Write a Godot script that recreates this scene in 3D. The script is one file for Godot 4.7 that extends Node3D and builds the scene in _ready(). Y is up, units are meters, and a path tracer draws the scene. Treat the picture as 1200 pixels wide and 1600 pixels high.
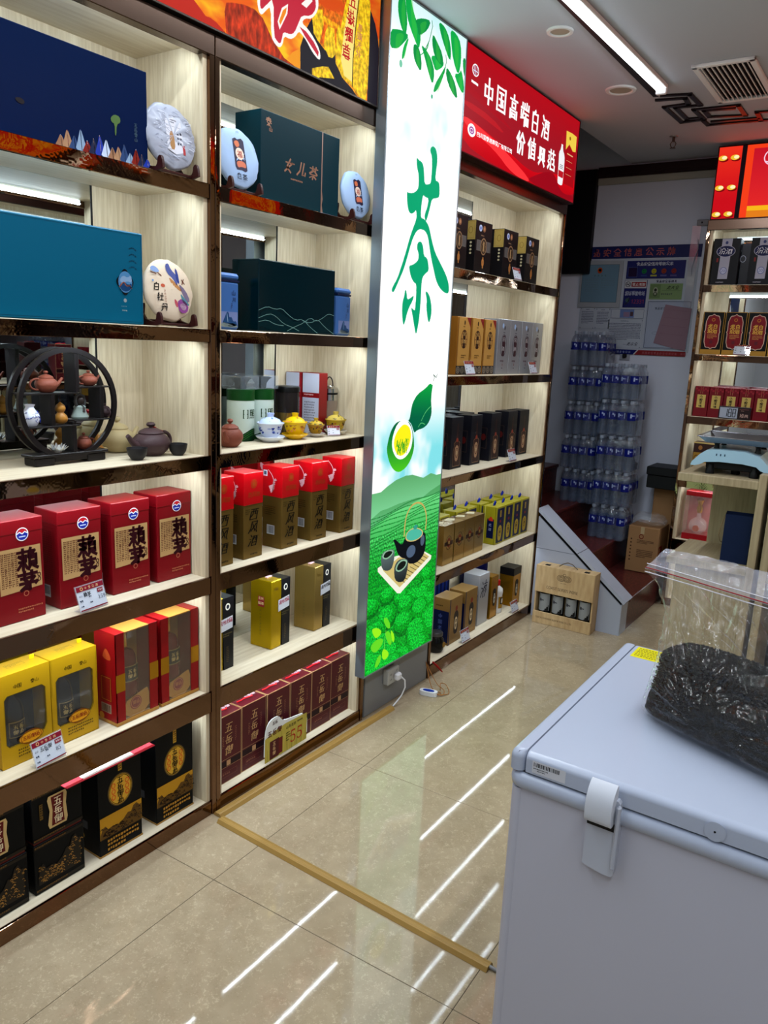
extends Node3D
# A tea and liquor shop: lit display cabinets along the left wall, a tea light box, the stairs with stacked water, a chest freezer in front.
# The left cabinets' front is the plane x = 0; depth runs along -z; the camera stands at z = 0.

var used := {}
var mats := {}
var glyphs := {}
var meshes := {}
var serif: SystemFont
var sans: SystemFont
var M := {}
var keep := {}

const LEV := {"F": 0.051, "E": 0.446, "D": 0.836, "C": 1.222, "B": 1.597, "A": 2.0, "t": 2.385}
const BACK := -5.36
const CEIL := 2.78

const GL := {
	"中": "252b 25e5eb 2beb 808f", "国": "111f 11f1ff 1fff 44c4 48c8 4ccc 848c a9bb", "白": "8153 333f 33d3df 39d9 3fdf",
	"高": "8082 13f3 5558 55b5b8 58b8 2a2f 2aeaee 5c5e 5cbcbe 5ebe", "端": "3133 0464 1619 5649 0b6a b0b4 7174 f1f4 74f4 77f7 a7a9 8a8f 8afafe aaae dade",
	"酒": "1133 0637 0f39 53f3 656f 65e5ef 6fef 8387 c3c8e8 6bdb", "价": "4106 343f a157 a1f6 878b6f c7cf", "值": "4106 343f 63f3 b0b5 757e 75e5ee 78e8 7beb 5efe",
	"典": "333b 33d3db 636b a3ab 37d7 0bfb 5c2f bcef", "范": "03f3 5155 b1b5 1628 0a2b 0f3c 676f 67d7db9b 6fffFc",
	"泰": "22d2 14e4 06f6 8039 96fa 8a8f6d 5a6b ba9b 3f7c 9ccf", "山": "818e 262eee e6ee", "五": "12e2 725f 28c8bf 0fff", "岳": "d032 323a 26c6 966a 0afa 8a8f 3c3fdf dcdf",
	"御": "4105 4518 272f 7154 53a3 57a7 838d 698d 8aaa 6a6e 5eae c2cf c2f2fada", "品": "515651 51b1b6 56b6 18681f 686f 1f6f 98e8ef 989f 9fef",
	"嶽": "8083 3033d3 d0d3 4516 466e4f 1a5c 7595 6797 7999 7b7f 7b9b9f 7f9f a9fa d5db9f dbff e6f7", "獨": "5127 1253 545e3f 1a58 71f1f5 7175f5 a1a5 c1c5 9668 87f7fe 8a8d 8acacd 8dcd a8ae 7ece",
	"尊": "5072 b092 03f3 262c 26d6dc 6466 a4a6 29d9 2cdc 0dfd bccf8f 5e6f", "女": "713abf b56a1f 05f5", "儿": "515a1f a1aefefb", "茶": "03f3 5155 b1b5 8519 85f9 2aea 8a8f 6c2e acee",
	"牡": "2216 2464 303f 0a69 76f6 b1be 6efe", "丹": "313b0f 31d1de 07f7 7496", "賴": "0272 404f 156569 156919 1969 490e 497e a086 82d2a5 95e5ec 959c 97e7 9aea 9cec ac8f cdff",
	"茅": "03f3 5155 b1b5 26d69a 578a 1afaeb 9a9f6e 8b2f", "西": "12f2 252f 25e5ef 2fef 62684b a2a8d8", "凤": "313a0f 31d1dcff 54bd b44d", "福": "3032 0464490b 383f 485a 72f2 848787 84e4e7 87e7 797f 79f9ff b9bf 7cfc 7fff",
	"老": "33c3 8086 06f6 e10f 6aca 696eefec", "汾": "1133 0637 0e39 8056 b0f6 68d8dfbe 985f", "小": "808f6e 440b b4fb", "酿": "0373 141f 14747f 1f7f 3337 5358 1b7b b0b2 828f 82f2f9 86f6 89f9 8fad a9ff",
	"滋": "1133 0637 0e39 63f3 8092 d0c2 93679a6d c4a8ddae 6ebe", "味": "0464 040b 646b 0b6b 84e4 77f7 b0bf b76d b7fd", "经": "3115551a6a 0e6c 71e168 a4f8 8aea babf 6fff", "食": "8006 80f6 8486 56c6cb 565f 58c8 5bcb 5f8d 9aff",
	"安": "8082 1613f3f6 743abf b87c1f 09f9", "全": "8006 80f6 38d8 3bdb 888f 1fff", "信": "4106 343f b0b2 63f3 85e5 87e7 8a8f 8aeaef 8fef", "息": "8152 323a 32d2da 35d5 37d7 3ada 1c0f 4c4fcfce 8b9d dcfe",
	"公": "6015 a0f5 752dcd a9ff", "示": "32d2 06f6 868f6e 4a1e bafe", "牌": "212a0f 5056 2666 2a6a6f b093 838a 83e3ea 86e6 8aea b3bf 7cfc", "用": "313b0f 31d1df 36d6 3ada 818e",
	"等": "4016 2272 b084 92f2 35d5 8488 08f8 2aea b8bf8f 5b7d", "级": "3115551a6a 0e6c 72d2b6e69f 926f a6ff", "禁": "1373 4048 4307 4378 93f3 b0b8 b387 b3f7 3ada 1cfc 8c8f6f 5d3f bdef", "止": "818f 86d6 454f 0fff",
	"吸": "0363 030b 636b 0b6b 72d2b6e69f 926f a6ff", "烟": "1417 6456 303a0f 3a6f 727f 72f2ff 7fff 94d4 b4b8 b88c b8dc", "投": "0464 404f2e 0b69 928476 91d1d5f5 78e87f 7aff", "诉": "2133 05353d5b e183 838a6f 86f6 c6cf acde",
	"举": "3153 8083 d0b3 05f5 552a a5fa 49c9 2cec 878f", "报": "0464 404f2e 0b69 828f 82e2e6a6 89e99f 8aef", "电": "232b 23d3db 2bdb 27d7 808efefb", "话": "2133 05353d5b e183 67f7 b2ba 8a8f 8adadf 8fdf",
	"管": "4016 2272 b084 92f2 8587 1917f7f9 494f 49c9cc 4ccc 4fcf", "理": "1262 1868 0e6d 323d 8289 82e2e9 85e5 89e9 b2be 8beb 7efe", "员": "5155 51b1b5 55b5 373d 37d7dd 898b5f 9dff",
	"贵": "4145 41c1c5 45c5 8088 08f8 3a3e 3acace 8b8d4f aeef", "州": "313a0f 818f d1df 1517 6568 b5b8", "酱": "3037 1224 0735 9061 72e2a6 08f8 1a1f 1aeaef 1fef 6a6c aaac 1dfd", "日": "313f 31d1df 38d8 3fdf",
	"照": "111a 11616a 1565 1a6a 81f1f5c5 a186 878b 87e7eb 8beb 1d0f 5d6f 9daf edff", "绿": "3115551a6a 0e6c 82e2e6 77f7 84e4 b7bf9f 8a9b 7eab eacb bbfe", "天": "22e2 07f7 82870f 87ff", "外": "4107 436a0f 2758 b1bf b7fb",
	"昂": "4146 41c1c6 44c4 46c6 58282d4c 88c8ccbd 888f", "頭": "0151 1418 145458 1858 2a3d 5a4d 0e6e 71f1 a183 848c 84e4ec 87e7 8aea 8cec 9c7f dcff", "四": "131f 13f3ff 1fff 636949 a3a9d9", "川": "313a0f 818d d1df",
	"司": "11e1efbe 14b4 373c 37a7ac 3cac", "厂": "32f2 323a0f", "有": "03f3 710a 575f 57d7dfbf 5ada 5cdc", "限": "111f 11514555 5949 818e 81e1e8 84e4 88e8 8ebc a8ff", 
	"德": "4105 4518 272f 63f3 b0b5 757a 75f5fa a5aa c5ca 7afa 6cfc 6e7d 8d8fcfce fdee", "液": "1133 0637 0e39 a0a2 63f3 8559 686f a597 a5e5aa e9af", "原": "22f2 222a0f 9274 555a 55d5da 57d7 5ada 9a9f 6c4e ccee", "浆": "3037 1224 0735 9061 72e2a6 808f 0a6a3f 9aff e99b",
	"大": "17f7 80870f 87ff", "红": "3115551a6a 0e6c 72f2 b2be 6efe", "龙": "05f5 71650f 959ffefb b1d3 e89c", "心": "272c 545fcfca 8496 c5e9", "消": "1133 0637 0e39 b0b4 7173 f1d4 767f 76f6ff 79f9 7cfc", "费": "33d3d6 36d6 3939e9 606a a0aa 4b4f 4bcbcf 8c8e4f",
	"名": "602539 52d2 d28a0d 5a5f 5adadf 5fdf", "售": "4014 232a 8083 52d2 35c5 37c7 39d9 4b4f 4bcbcf 4fcf", "格": "0464 404f 4508 4568 9073 92d2 d2976b 85da 7b7f 7bebef 7fef", "规": "0464 0767 40471e 496e 8289 82e2e9 b5b9 b97f b9beee", "零": "22d2 14f4 8289 4656 a6b6 685b 98eb 5ccc c87f", "东": "13f3 6028 28e8 808f6e 4b2e aaed",
}
# ---------------------------------------------------------------- helpers: naming and tagging
func numbered(parent: Node, called: String) -> String:
	var key := str(parent.get_instance_id()) + called
	var k: int = used.get(key, 0)
	used[key] = k + 1
	return called if k == 0 else "%s_%03d" % [called, k]

func tag(o: Node, label := "", category := "", group := "", kind := "") -> Node:
	if label: o.set_meta("label", label)
	if category: o.set_meta("category", category)
	if group: o.set_meta("group", group)
	if kind: o.set_meta("kind", kind)
	return o

func thing(called: String, label: String, category: String, at := Vector3.ZERO, turn := 0.0, group := "") -> Node3D:
	var o := Node3D.new()
	o.name = numbered(self, called)
	add_child(o, true)
	o.position = at
	o.rotation.y = turn
	tag(o, label, category, group)
	return o

func part(parent: Node, called: String, mb, m: Material, label := "") -> MeshInstance3D:
	var o := MeshInstance3D.new()
	o.name = numbered(parent, called)
	o.mesh = mb.mesh() if mb is MB else mb
	o.material_override = m
	parent.add_child(o, true)
	if label: o.set_meta("label", label)
	return o

func struct(called: String, mb, m: Material, parent: Node = self) -> MeshInstance3D:
	var o := part(parent, called, mb, m)
	if parent == self: o.set_meta("kind", "structure")
	return o

func copy(o: Node3D, label: String, at: Vector3, turn: float) -> Node3D:
	var c: Node3D = o.duplicate()
	c.name = numbered(self, base_name(o))
	add_child(c, true)
	c.position = at
	c.rotation.y = turn
	c.set_meta("label", label)
	return c

func base_name(o: Node) -> String:
	var s := String(o.name)
	return s.substr(0, s.length() - 4) if s.length() > 4 and s.substr(s.length() - 3).is_valid_int() and s[s.length() - 4] == "_" else s

# ---------------------------------------------------------------- helpers: meshes
class MB:
	var p := PackedVector3Array()
	var n := PackedVector3Array()
	var c := PackedColorArray()
	var u := PackedVector2Array()
	var col := Color.WHITE
	func tri(a: Vector3, b: Vector3, d: Vector3) -> void:
		var nn := (b - a).cross(d - a).normalized()
		tri_n(a, b, d, nn, nn, nn)
	func tri_n(a: Vector3, b: Vector3, d: Vector3, na: Vector3, nb: Vector3, nd: Vector3) -> void:
		p.append(a); p.append(d); p.append(b)
		n.append(na); n.append(nd); n.append(nb)
		c.append(col); c.append(col); c.append(col)
		u.append(Vector2.ZERO); u.append(Vector2.ZERO); u.append(Vector2.ZERO)
	func quad(a: Vector3, b: Vector3, d: Vector3, e: Vector3) -> void:
		tri(a, b, d); tri(a, d, e)
	func quad_uv(a: Vector3, b: Vector3, d: Vector3, e: Vector3) -> void:   # bottom-left, bottom-right, top-right, top-left
		quad(a, b, d, e)
		var k := u.size() - 6
		u[k] = Vector2(0, 1); u[k + 1] = Vector2(1, 0); u[k + 2] = Vector2(1, 1)
		u[k + 3] = Vector2(0, 1); u[k + 4] = Vector2(0, 0); u[k + 5] = Vector2(1, 0)
	func box(at: Vector3, s: Vector3, b := 0.0) -> MB:    # a box about its centre, its edges chamfered by b
		var h := s / 2
		b = minf(b, minf(h.x, minf(h.y, h.z)) * 0.9)
		if b <= 0.0:
			for ax in 3:
				for sg in [-1.0, 1.0]:
					var q := []
					for k in [[-1, -1], [1, -1], [1, 1], [-1, 1]]:
						var v := Vector3.ZERO
						v[ax] = h[ax] * sg
						v[(ax + 1) % 3] = h[(ax + 1) % 3] * k[0]
						v[(ax + 2) % 3] = h[(ax + 2) % 3] * k[1]
						q.append(at + v)
					if sg < 0: q.reverse()
					quad(q[0], q[1], q[2], q[3])
			return self
		for ax in 3:
			var i := (ax + 1) % 3
			var j := (ax + 2) % 3
			for sg in [-1.0, 1.0]:
				var q := []
				for k in [[-1, -1], [1, -1], [1, 1], [-1, 1]]:
					var v := Vector3.ZERO
					v[ax] = h[ax] * sg
					v[i] = (h[i] - b) * k[0]
					v[j] = (h[j] - b) * k[1]
					q.append(at + v)
				if sg < 0: q.reverse()
				quad(q[0], q[1], q[2], q[3])
			for si in [-1.0, 1.0]:      # edges along ax
				for sj in [-1.0, 1.0]:
					var a := Vector3.ZERO
					var d := Vector3.ZERO
					a[i] = h[i] * si; a[j] = (h[j] - b) * sj
					d[i] = (h[i] - b) * si; d[j] = h[j] * sj
					var l := Vector3.ZERO
					l[ax] = h[ax] - b
					if si * sj > 0: quad(at + a - l, at + d - l, at + d + l, at + a + l)
					else: quad(at + a + l, at + d + l, at + d - l, at + a - l)
		for sx in [-1.0, 1.0]:
			for sy in [-1.0, 1.0]:
				for sz in [-1.0, 1.0]:
					var k := Vector3(sx, sy, sz)
					var x := at + Vector3(h.x, h.y - b, h.z - b) * k
					var y := at + Vector3(h.x - b, h.y, h.z - b) * k
					var z := at + Vector3(h.x - b, h.y - b, h.z) * k
					if sx * sy * sz > 0: tri(x, y, z)
					else: tri(x, z, y)
		return self
	func mnmx(a: Vector3, b: Vector3, bev := 0.0) -> MB:
		return box((a + b) / 2, (b - a).abs(), bev)
	func loft(rings: Array, closed := true, cap0 := false, cap1 := false) -> MB:  # rings of equal point counts, upward, counter-clockwise seen from above
		var m: int = rings[0].size()
		var nr := rings.size()
		var nn := []
		for r in nr:
			var row := PackedVector3Array()
			var up: PackedVector3Array = rings[mini(r + 1, nr - 1)]
			var dn: PackedVector3Array = rings[maxi(r - 1, 0)]
			var me: PackedVector3Array = rings[r]
			for k in m:
				var t: Vector3
				if closed: t = me[(k + 1) % m] - me[(k + m - 1) % m]
				else: t = me[mini(k + 1, m - 1)] - me[maxi(k - 1, 0)]
				if t.length() < 1e-7:
					var alt: PackedVector3Array = up if r == 0 else dn
					t = alt[(k + 1) % m] - alt[(k + m - 1) % m]
				row.append(t.cross(up[k] - dn[k]).normalized())
			nn.append(row)
		for r in nr - 1:
			for k in (m if closed else m - 1):
				var k2 := (k + 1) % m
				tri_n(rings[r][k], rings[r][k2], rings[r + 1][k2], nn[r][k], nn[r][k2], nn[r + 1][k2])
				tri_n(rings[r][k], rings[r + 1][k2], rings[r + 1][k], nn[r][k], nn[r + 1][k2], nn[r + 1][k])
		for e in [[cap0, 0, true], [cap1, nr - 1, false]]:
			if e[0]:
				var ring: PackedVector3Array = rings[e[1]]
				var mid := Vector3.ZERO
				for v in ring: mid += v / m
				for k in m:
					if e[2]: tri(mid, ring[(k + 1) % m], ring[k])
					else: tri(mid, ring[k], ring[(k + 1) % m])
		return self
	func lathe(prof: Array, seg := 24, at := Vector3.ZERO) -> MB:    # prof: [radius, height] going up the outside; sharp corners get doubled rings
		var start := 0
		var runs := []
		var run := [prof[0]]
		for k in range(1, prof.size()):
			run.append(prof[k])
			if k < prof.size() - 1:
				var a := Vector2(prof[k][0] - prof[k - 1][0], prof[k][1] - prof[k - 1][1])
				var b := Vector2(prof[k + 1][0] - prof[k][0], prof[k + 1][1] - prof[k][1])
				if a.length() > 1e-6 and b.length() > 1e-6 and absf(a.angle_to(b)) > 0.8:
					runs.append(run)
					run = [prof[k]]
		runs.append(run)
		for r in runs:
			var rings := []
			for q in r:
				var ring := PackedVector3Array()
				for k in seg:
					var a := -TAU * k / seg
					ring.append(at + Vector3(q[0] * cos(a), q[1], q[0] * sin(a)))
				rings.append(ring)
			loft(rings)
		return self
	func tube(pts: Array, rad, seg := 8, closed := false, squash := 1.0) -> MB:
		var m := pts.size()
		var rings := []
		var side := Vector3.ZERO
		for k in m:
			var a: Vector3 = pts[(k + m - 1) % m] if closed else pts[maxi(k - 1, 0)]
			var b: Vector3 = pts[(k + 1) % m] if closed else pts[mini(k + 1, m - 1)]
			var t := (b - a).normalized()
			if side == Vector3.ZERO: side = t.cross(Vector3.UP if absf(t.y) < 0.9 else Vector3.RIGHT)
			side = (side - t * side.dot(t)).normalized()
			var up := side.cross(t)
			var r: float = rad[k] if rad is Array else rad
			var ring := PackedVector3Array()
			for j in seg:
				var w := TAU * j / seg
				ring.append(pts[k] + side * cos(w) * r + up * sin(w) * r * squash)
			ring.reverse()
			rings.append(ring)
		if closed: rings.append(rings[0])
		return loft(rings, true, not closed, not closed)
	func ext(poly: PackedVector2Array, z0: float, z1: float, xf := Transform3D.IDENTITY) -> MB:   # a flat outline given thickness
		if Geometry2D.is_polygon_clockwise(poly):
			poly = poly.duplicate()
			poly.reverse()
		var ix := Geometry2D.triangulate_polygon(poly)
		for k in range(0, ix.size(), 3):
			var a := poly[ix[k]]
			var b := poly[ix[k + 1]]
			var d := poly[ix[k + 2]]
			if (b - a).cross(d - a) < 0:
				var e := b
				b = d
				d = e
			tri(xf * Vector3(a.x, a.y, z1), xf * Vector3(b.x, b.y, z1), xf * Vector3(d.x, d.y, z1))
			tri(xf * Vector3(a.x, a.y, z0), xf * Vector3(d.x, d.y, z0), xf * Vector3(b.x, b.y, z0))
		for k in poly.size():
			var a := poly[k]
			var b := poly[(k + 1) % poly.size()]
			quad(xf * Vector3(a.x, a.y, z0), xf * Vector3(b.x, b.y, z0), xf * Vector3(b.x, b.y, z1), xf * Vector3(a.x, a.y, z1))
		return self
	func moved(xf: Transform3D, from := 0) -> MB:
		for k in range(from, p.size()):
			p[k] = xf * p[k]
			n[k] = (xf.basis * n[k]).normalized()
		return self
	func mesh() -> ArrayMesh:
		var a := []
		a.resize(Mesh.ARRAY_MAX)
		a[Mesh.ARRAY_VERTEX] = p
		a[Mesh.ARRAY_NORMAL] = n
		a[Mesh.ARRAY_COLOR] = c
		a[Mesh.ARRAY_TEX_UV] = u
		var m := ArrayMesh.new()
		m.add_surface_from_arrays(Mesh.PRIMITIVE_TRIANGLES, a)
		return m

func nums(s: String) -> Array:
	var a := []
	for t in s.split(","): a.append(float(t))
	return a

func pts2(s: String, k := 1.0) -> PackedVector2Array:
	var f := nums(s)
	var r := PackedVector2Array()
	for i in range(0, f.size(), 2): r.append(Vector2(f[i], f[i + 1]) * k)
	return r

func smooth2(poly: PackedVector2Array, closed := true) -> PackedVector2Array:   # one pass of corner cutting
	var r := PackedVector2Array()
	var m := poly.size()
	for k in m:
		var a := poly[k]
		var b := poly[(k + 1) % m]
		if not closed and k == m - 1:
			r.append(a)
			break
		if not closed and k == 0: r.append(a)
		r.append(a.lerp(b, 0.25)); r.append(a.lerp(b, 0.75))
	return r

# ---------------------------------------------------------------- helpers: written characters as brush strokes on a 16 by 16 grid
func glyph(ch: String) -> Array:
	if glyphs.has(ch): return glyphs[ch]
	var out := []
	if GL.has(ch):
		for s in String(GL[ch]).split(" ", false):
			var line := PackedVector2Array()
			for k in range(0, s.length() - 1, 2):
				line.append(Vector2(s.substr(k, 1).hex_to_int(), s.substr(k + 1, 1).hex_to_int()) / 15.0)
			out.append(line)
	glyphs[ch] = out
	return out

func strokes(ch: String, x: float, y: float, sx: float, sy: float, w: float, thin := 0.7, slant := 0.0) -> Array:   # quads of the strokes
	var out := []
	for line: PackedVector2Array in glyph(ch):
		for k in line.size() - 1:
			var a := Vector2(x + (line[k].x + slant * (0.5 - line[k].y)) * sx, y + line[k].y * sy)
			var b := Vector2(x + (line[k + 1].x + slant * (0.5 - line[k + 1].y)) * sx, y + line[k + 1].y * sy)
			var t := (b - a).normalized()
			if t == Vector2.ZERO: continue
			var hw := w * 0.5 * (thin if absf(t.x) > 0.9 else 1.0)
			var s := Vector2(-t.y, t.x) * hw
			a -= t * hw * 0.8
			b += t * hw * 0.8
			out.append(PackedVector2Array([a + s, b + s, b - s, a - s]))
	return out

# ---------------------------------------------------------------- helpers: flat print on a face, in centimetres from its top left corner
class Ink:
	var mb := MB.new()
	var o: Vector3
	var r: Vector3
	var d: Vector3
	var nn: Vector3
	var e := 0.0003
	var host
	func _init(h, origin: Vector3, right: Vector3, down: Vector3) -> void:
		host = h
		o = origin; r = right; d = down
		nn = down.cross(right).normalized()
	func up() -> Ink:
		e += 0.00022
		return self
	func at(q: Vector2) -> Vector3:
		return o + r * (q.x * 0.01) + d * (q.y * 0.01) + nn * e
	func poly(q: PackedVector2Array, col: Color) -> Ink:
		mb.col = col.srgb_to_linear()
		var ix := Geometry2D.triangulate_polygon(q)
		for k in range(0, ix.size(), 3):
			face(at(q[ix[k]]), at(q[ix[k + 1]]), at(q[ix[k + 2]]))
		return self
	func face(a: Vector3, b: Vector3, c: Vector3) -> void:
		if (b - a).cross(c - a).dot(nn) < 0: mb.tri_n(a, c, b, nn, nn, nn)
		else: mb.tri_n(a, b, c, nn, nn, nn)
	func rect(x: float, y: float, w: float, h: float, col: Color) -> Ink:
		mb.col = col.srgb_to_linear()
		var a := at(Vector2(x, y))
		var b := at(Vector2(x + w, y))
		var c := at(Vector2(x + w, y + h))
		var f := at(Vector2(x, y + h))
		mb.tri_n(f, c, b, nn, nn, nn)
		mb.tri_n(f, b, a, nn, nn, nn)
		return self
	func disc(x: float, y: float, rx: float, ry: float, col: Color, seg := 20) -> Ink:
		var q := PackedVector2Array()
		for k in seg: q.append(Vector2(x + rx * cos(TAU * k / seg), y + ry * sin(TAU * k / seg)))
		return poly(q, col)
	func ring(x: float, y: float, rx: float, ry: float, t: float, col: Color, seg := 24) -> Ink:
		for k in seg:
			var a := TAU * k / seg
			var b := TAU * (k + 1) / seg
			quad2(Vector2(x + rx * cos(a), y + ry * sin(a)), Vector2(x + rx * cos(b), y + ry * sin(b)), Vector2(x + (rx - t) * cos(b), y + (ry - t) * sin(b)), Vector2(x + (rx - t) * cos(a), y + (ry - t) * sin(a)), col)
		return self
	func quad2(a: Vector2, b: Vector2, c: Vector2, f: Vector2, col: Color) -> void:
		mb.col = col.srgb_to_linear()
		face(at(a), at(b), at(c))
		face(at(a), at(c), at(f))
	func line(q: PackedVector2Array, w: float, col: Color) -> Ink:
		for k in q.size() - 1:
			var t := (q[k + 1] - q[k]).normalized()
			var s := Vector2(-t.y, t.x) * w / 2
			quad2(q[k] + s - t * w * 0.3, q[k + 1] + s + t * w * 0.3, q[k + 1] - s + t * w * 0.3, q[k] - s - t * w * 0.3, col)
		return self
	func frame(x: float, y: float, w: float, h: float, t: float, col: Color) -> Ink:
		rect(x, y, w, t, col); rect(x, y + h - t, w, t, col); rect(x, y + t, t, h - 2 * t, col); rect(x + w - t, y + t, t, h - 2 * t, col)
		return self
	func txt(s: String, x: float, y: float, size: float, col: Color, w := 0.0, dx := 0.0, dy := 0.0, thin := 0.8, slant := 0.0, tall := 1.0) -> Ink:   # (dx, dy): step from one character to the next
		if dx == 0.0 and dy == 0.0: dx = size * 1.12
		if w == 0.0: w = size * 0.09
		for k in s.length():
			for q in host.strokes(s[k], x + dx * k, y + dy * k, size, size * tall, w, thin, slant):
				quad2(q[0], q[1], q[2], q[3], col)
		return self
	func dashes(x: float, y: float, w: float, h: float, rows: int, col: Color, sd := 1, along := 1.0) -> Ink:    # lines of print too small to read
		var rng := RandomNumberGenerator.new()
		rng.seed = sd
		var lh := h / rows
		for k in rows:
			var px := x
			var stop := x + w * (along if k < rows - 1 else along * 0.6)
			while px < stop:
				var l := lh * rng.randf_range(0.35, 0.6)
				rect(px, y + lh * k + lh * rng.randf_range(0.0, 0.1), l, lh * rng.randf_range(0.4, 0.6), col)
				px += l + lh * 0.2
		return self
	func bars(x: float, y: float, w: float, h: float, n: int, col: Color, sd := 5) -> Ink:
		var rng := RandomNumberGenerator.new()
		rng.seed = sd
		var px := x
		while px < x + w - 0.02:
			var l := w / n * rng.randf_range(0.3, 1.2)
			rect(px, y, minf(l, x + w - px), h, col)
			px += l + w / n * rng.randf_range(0.4, 1.0)
		return self
	func latin(s: String, x: float, y: float, h: float, col: Color, font: Font, stretch := 1.0) -> float:   # a line of lettering, x and y at its lower left; h the capitals' height
		var t := TextMesh.new()
		t.text = s
		t.font = font
		t.font_size = 64
		t.pixel_size = 0.01
		t.depth = 0.0
		t.curve_step = 3.0
		t.horizontal_alignment = HORIZONTAL_ALIGNMENT_LEFT
		t.vertical_alignment = VERTICAL_ALIGNMENT_BOTTOM
		var a := t.get_mesh_arrays()
		if a.is_empty() or a[0] == null: return x
		var v: PackedVector3Array = a[Mesh.ARRAY_VERTEX]
		var ix = a[Mesh.ARRAY_INDEX]
		if ix == null or ix.size() == 0: ix = range(v.size())
		var lo := Vector2(1e9, 1e9)
		var hi := Vector2(-1e9, -1e9)
		for q in v:
			lo = lo.min(Vector2(q.x, q.y)); hi = hi.max(Vector2(q.x, q.y))
		var k := h / maxf(hi.y - lo.y, 0.001)
		mb.col = col.srgb_to_linear()
		for i in range(0, ix.size(), 3):
			var w := []
			for j in 3: w.append(at(Vector2(x + (v[ix[i + j]].x - lo.x) * k * stretch, y - (v[ix[i + j]].y - lo.y) * k)))
			face(w[0], w[1], w[2])
		return x + (hi.x - lo.x) * k * stretch

# ---------------------------------------------------------------- helpers: painted pictures for the lit signs and surface grain
class Canvas:
	var im: Image
	var W: int
	var H: int
	func _init(w: int, h: int, col: Color) -> void:
		W = w; H = h
		im = Image.create(w, h, false, Image.FORMAT_RGBA8)
		im.fill(col)
	func poly(q: PackedVector2Array, col: Color, low = null, y0 := 0.0, y1 := 1.0) -> Canvas:   # filled outline; with low, a gradient from col at y0 to low at y1
		var t := int(H)
		var b := 0
		for v in q:
			t = mini(t, int(floor(v.y))); b = maxi(b, int(ceil(v.y)))
		t = maxi(t, 0); b = mini(b, H - 1)
		var brush: Image
		if low == null and col.a < 1.0:
			brush = Image.create(W, 1, false, Image.FORMAT_RGBA8)
			brush.fill(col)
		for y in range(t, b + 1):
			var yc := y + 0.5
			var xs := []
			for k in q.size():
				var a := q[k]
				var c := q[(k + 1) % q.size()]
				if (a.y <= yc) != (c.y <= yc): xs.append(a.x + (yc - a.y) / (c.y - a.y) * (c.x - a.x))
			xs.sort()
			var cc := col if low == null else col.lerp(low, clampf((yc - y0) / (y1 - y0), 0, 1))
			for k in range(0, xs.size() - 1, 2):
				var xa := clampi(roundi(xs[k]), 0, W)
				var xb := clampi(roundi(xs[k + 1]), 0, W)
				if xb > xa:
					if brush: im.blend_rect(brush, Rect2i(0, 0, xb - xa, 1), Vector2i(xa, y))
					else: im.fill_rect(Rect2i(xa, y, xb - xa, 1), cc)
		return self
	func disc(x: float, y: float, rx: float, ry: float, col: Color) -> Canvas:
		var q := PackedVector2Array()
		for k in 32: q.append(Vector2(x + rx * cos(TAU * k / 32), y + ry * sin(TAU * k / 32)))
		return poly(q, col)
	func ring(x: float, y: float, rx: float, ry: float, t: float, col: Color) -> Canvas:
		for k in 32:
			var a := TAU * k / 32
			var b := TAU * (k + 1) / 32
			poly(PackedVector2Array([Vector2(x + rx * cos(a), y + ry * sin(a)), Vector2(x + rx * cos(b), y + ry * sin(b)), Vector2(x + (rx - t) * cos(b), y + (ry - t) * sin(b)), Vector2(x + (rx - t) * cos(a), y + (ry - t) * sin(a))]), col)
		return self
	func line(q: PackedVector2Array, w: float, col: Color) -> Canvas:
		for k in q.size() - 1:
			var t := (q[k + 1] - q[k]).normalized()
			var s := Vector2(-t.y, t.x) * w / 2
			poly(PackedVector2Array([q[k] + s, q[k + 1] + s, q[k + 1] - s, q[k] - s]), col)
			if w > 3: disc(q[k + 1].x, q[k + 1].y, w / 2, w / 2, col)
		return self
	func grain(rc: Rect2i, f: float, amount: float, sd: int, fy := 1.0, mask = null, tol := 0.3) -> Canvas:   # light and dark mottling
		var no := FastNoiseLite.new()
		no.seed = sd
		no.frequency = f
		no.fractal_octaves = 3
		for y in range(maxi(rc.position.y, 0), mini(rc.end.y, H)):
			for x in range(maxi(rc.position.x, 0), mini(rc.end.x, W)):
				var c := im.get_pixel(x, y)
				if mask != null and absf(c.r - mask.r) + absf(c.g - mask.g) + absf(c.b - mask.b) > tol: continue
				var k := 1.0 + amount * no.get_noise_2d(x, y * fy)
				im.set_pixel(x, y, Color(minf(c.r * k, 1), minf(c.g * k, 1), minf(c.b * k, 1)))
		return self
	func tex() -> ImageTexture:
		im.generate_mipmaps()
		return ImageTexture.create_from_image(im)

func mat(col: Color, rough := 0.6, metal := 0.0, spec := 0.33) -> StandardMaterial3D:
	var key := "%s %.3f %.3f %.3f" % [col.to_html(), rough, metal, spec]
	if mats.has(key): return mats[key]
	var m := StandardMaterial3D.new()
	m.albedo_color = col
	m.roughness = rough
	m.metallic = metal
	m.metallic_specular = spec
	mats[key] = m
	return m

func ink_mat(rough := 0.45, metal := 0.0) -> StandardMaterial3D:
	var key := "ink %.2f %.2f" % [rough, metal]
	if mats.has(key): return mats[key]
	var m := StandardMaterial3D.new()
	m.vertex_color_use_as_albedo = true
	m.roughness = rough
	m.metallic = metal
	m.metallic_specular = 0.3
	m.cull_mode = BaseMaterial3D.CULL_DISABLED
	mats[key] = m
	return m

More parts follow.
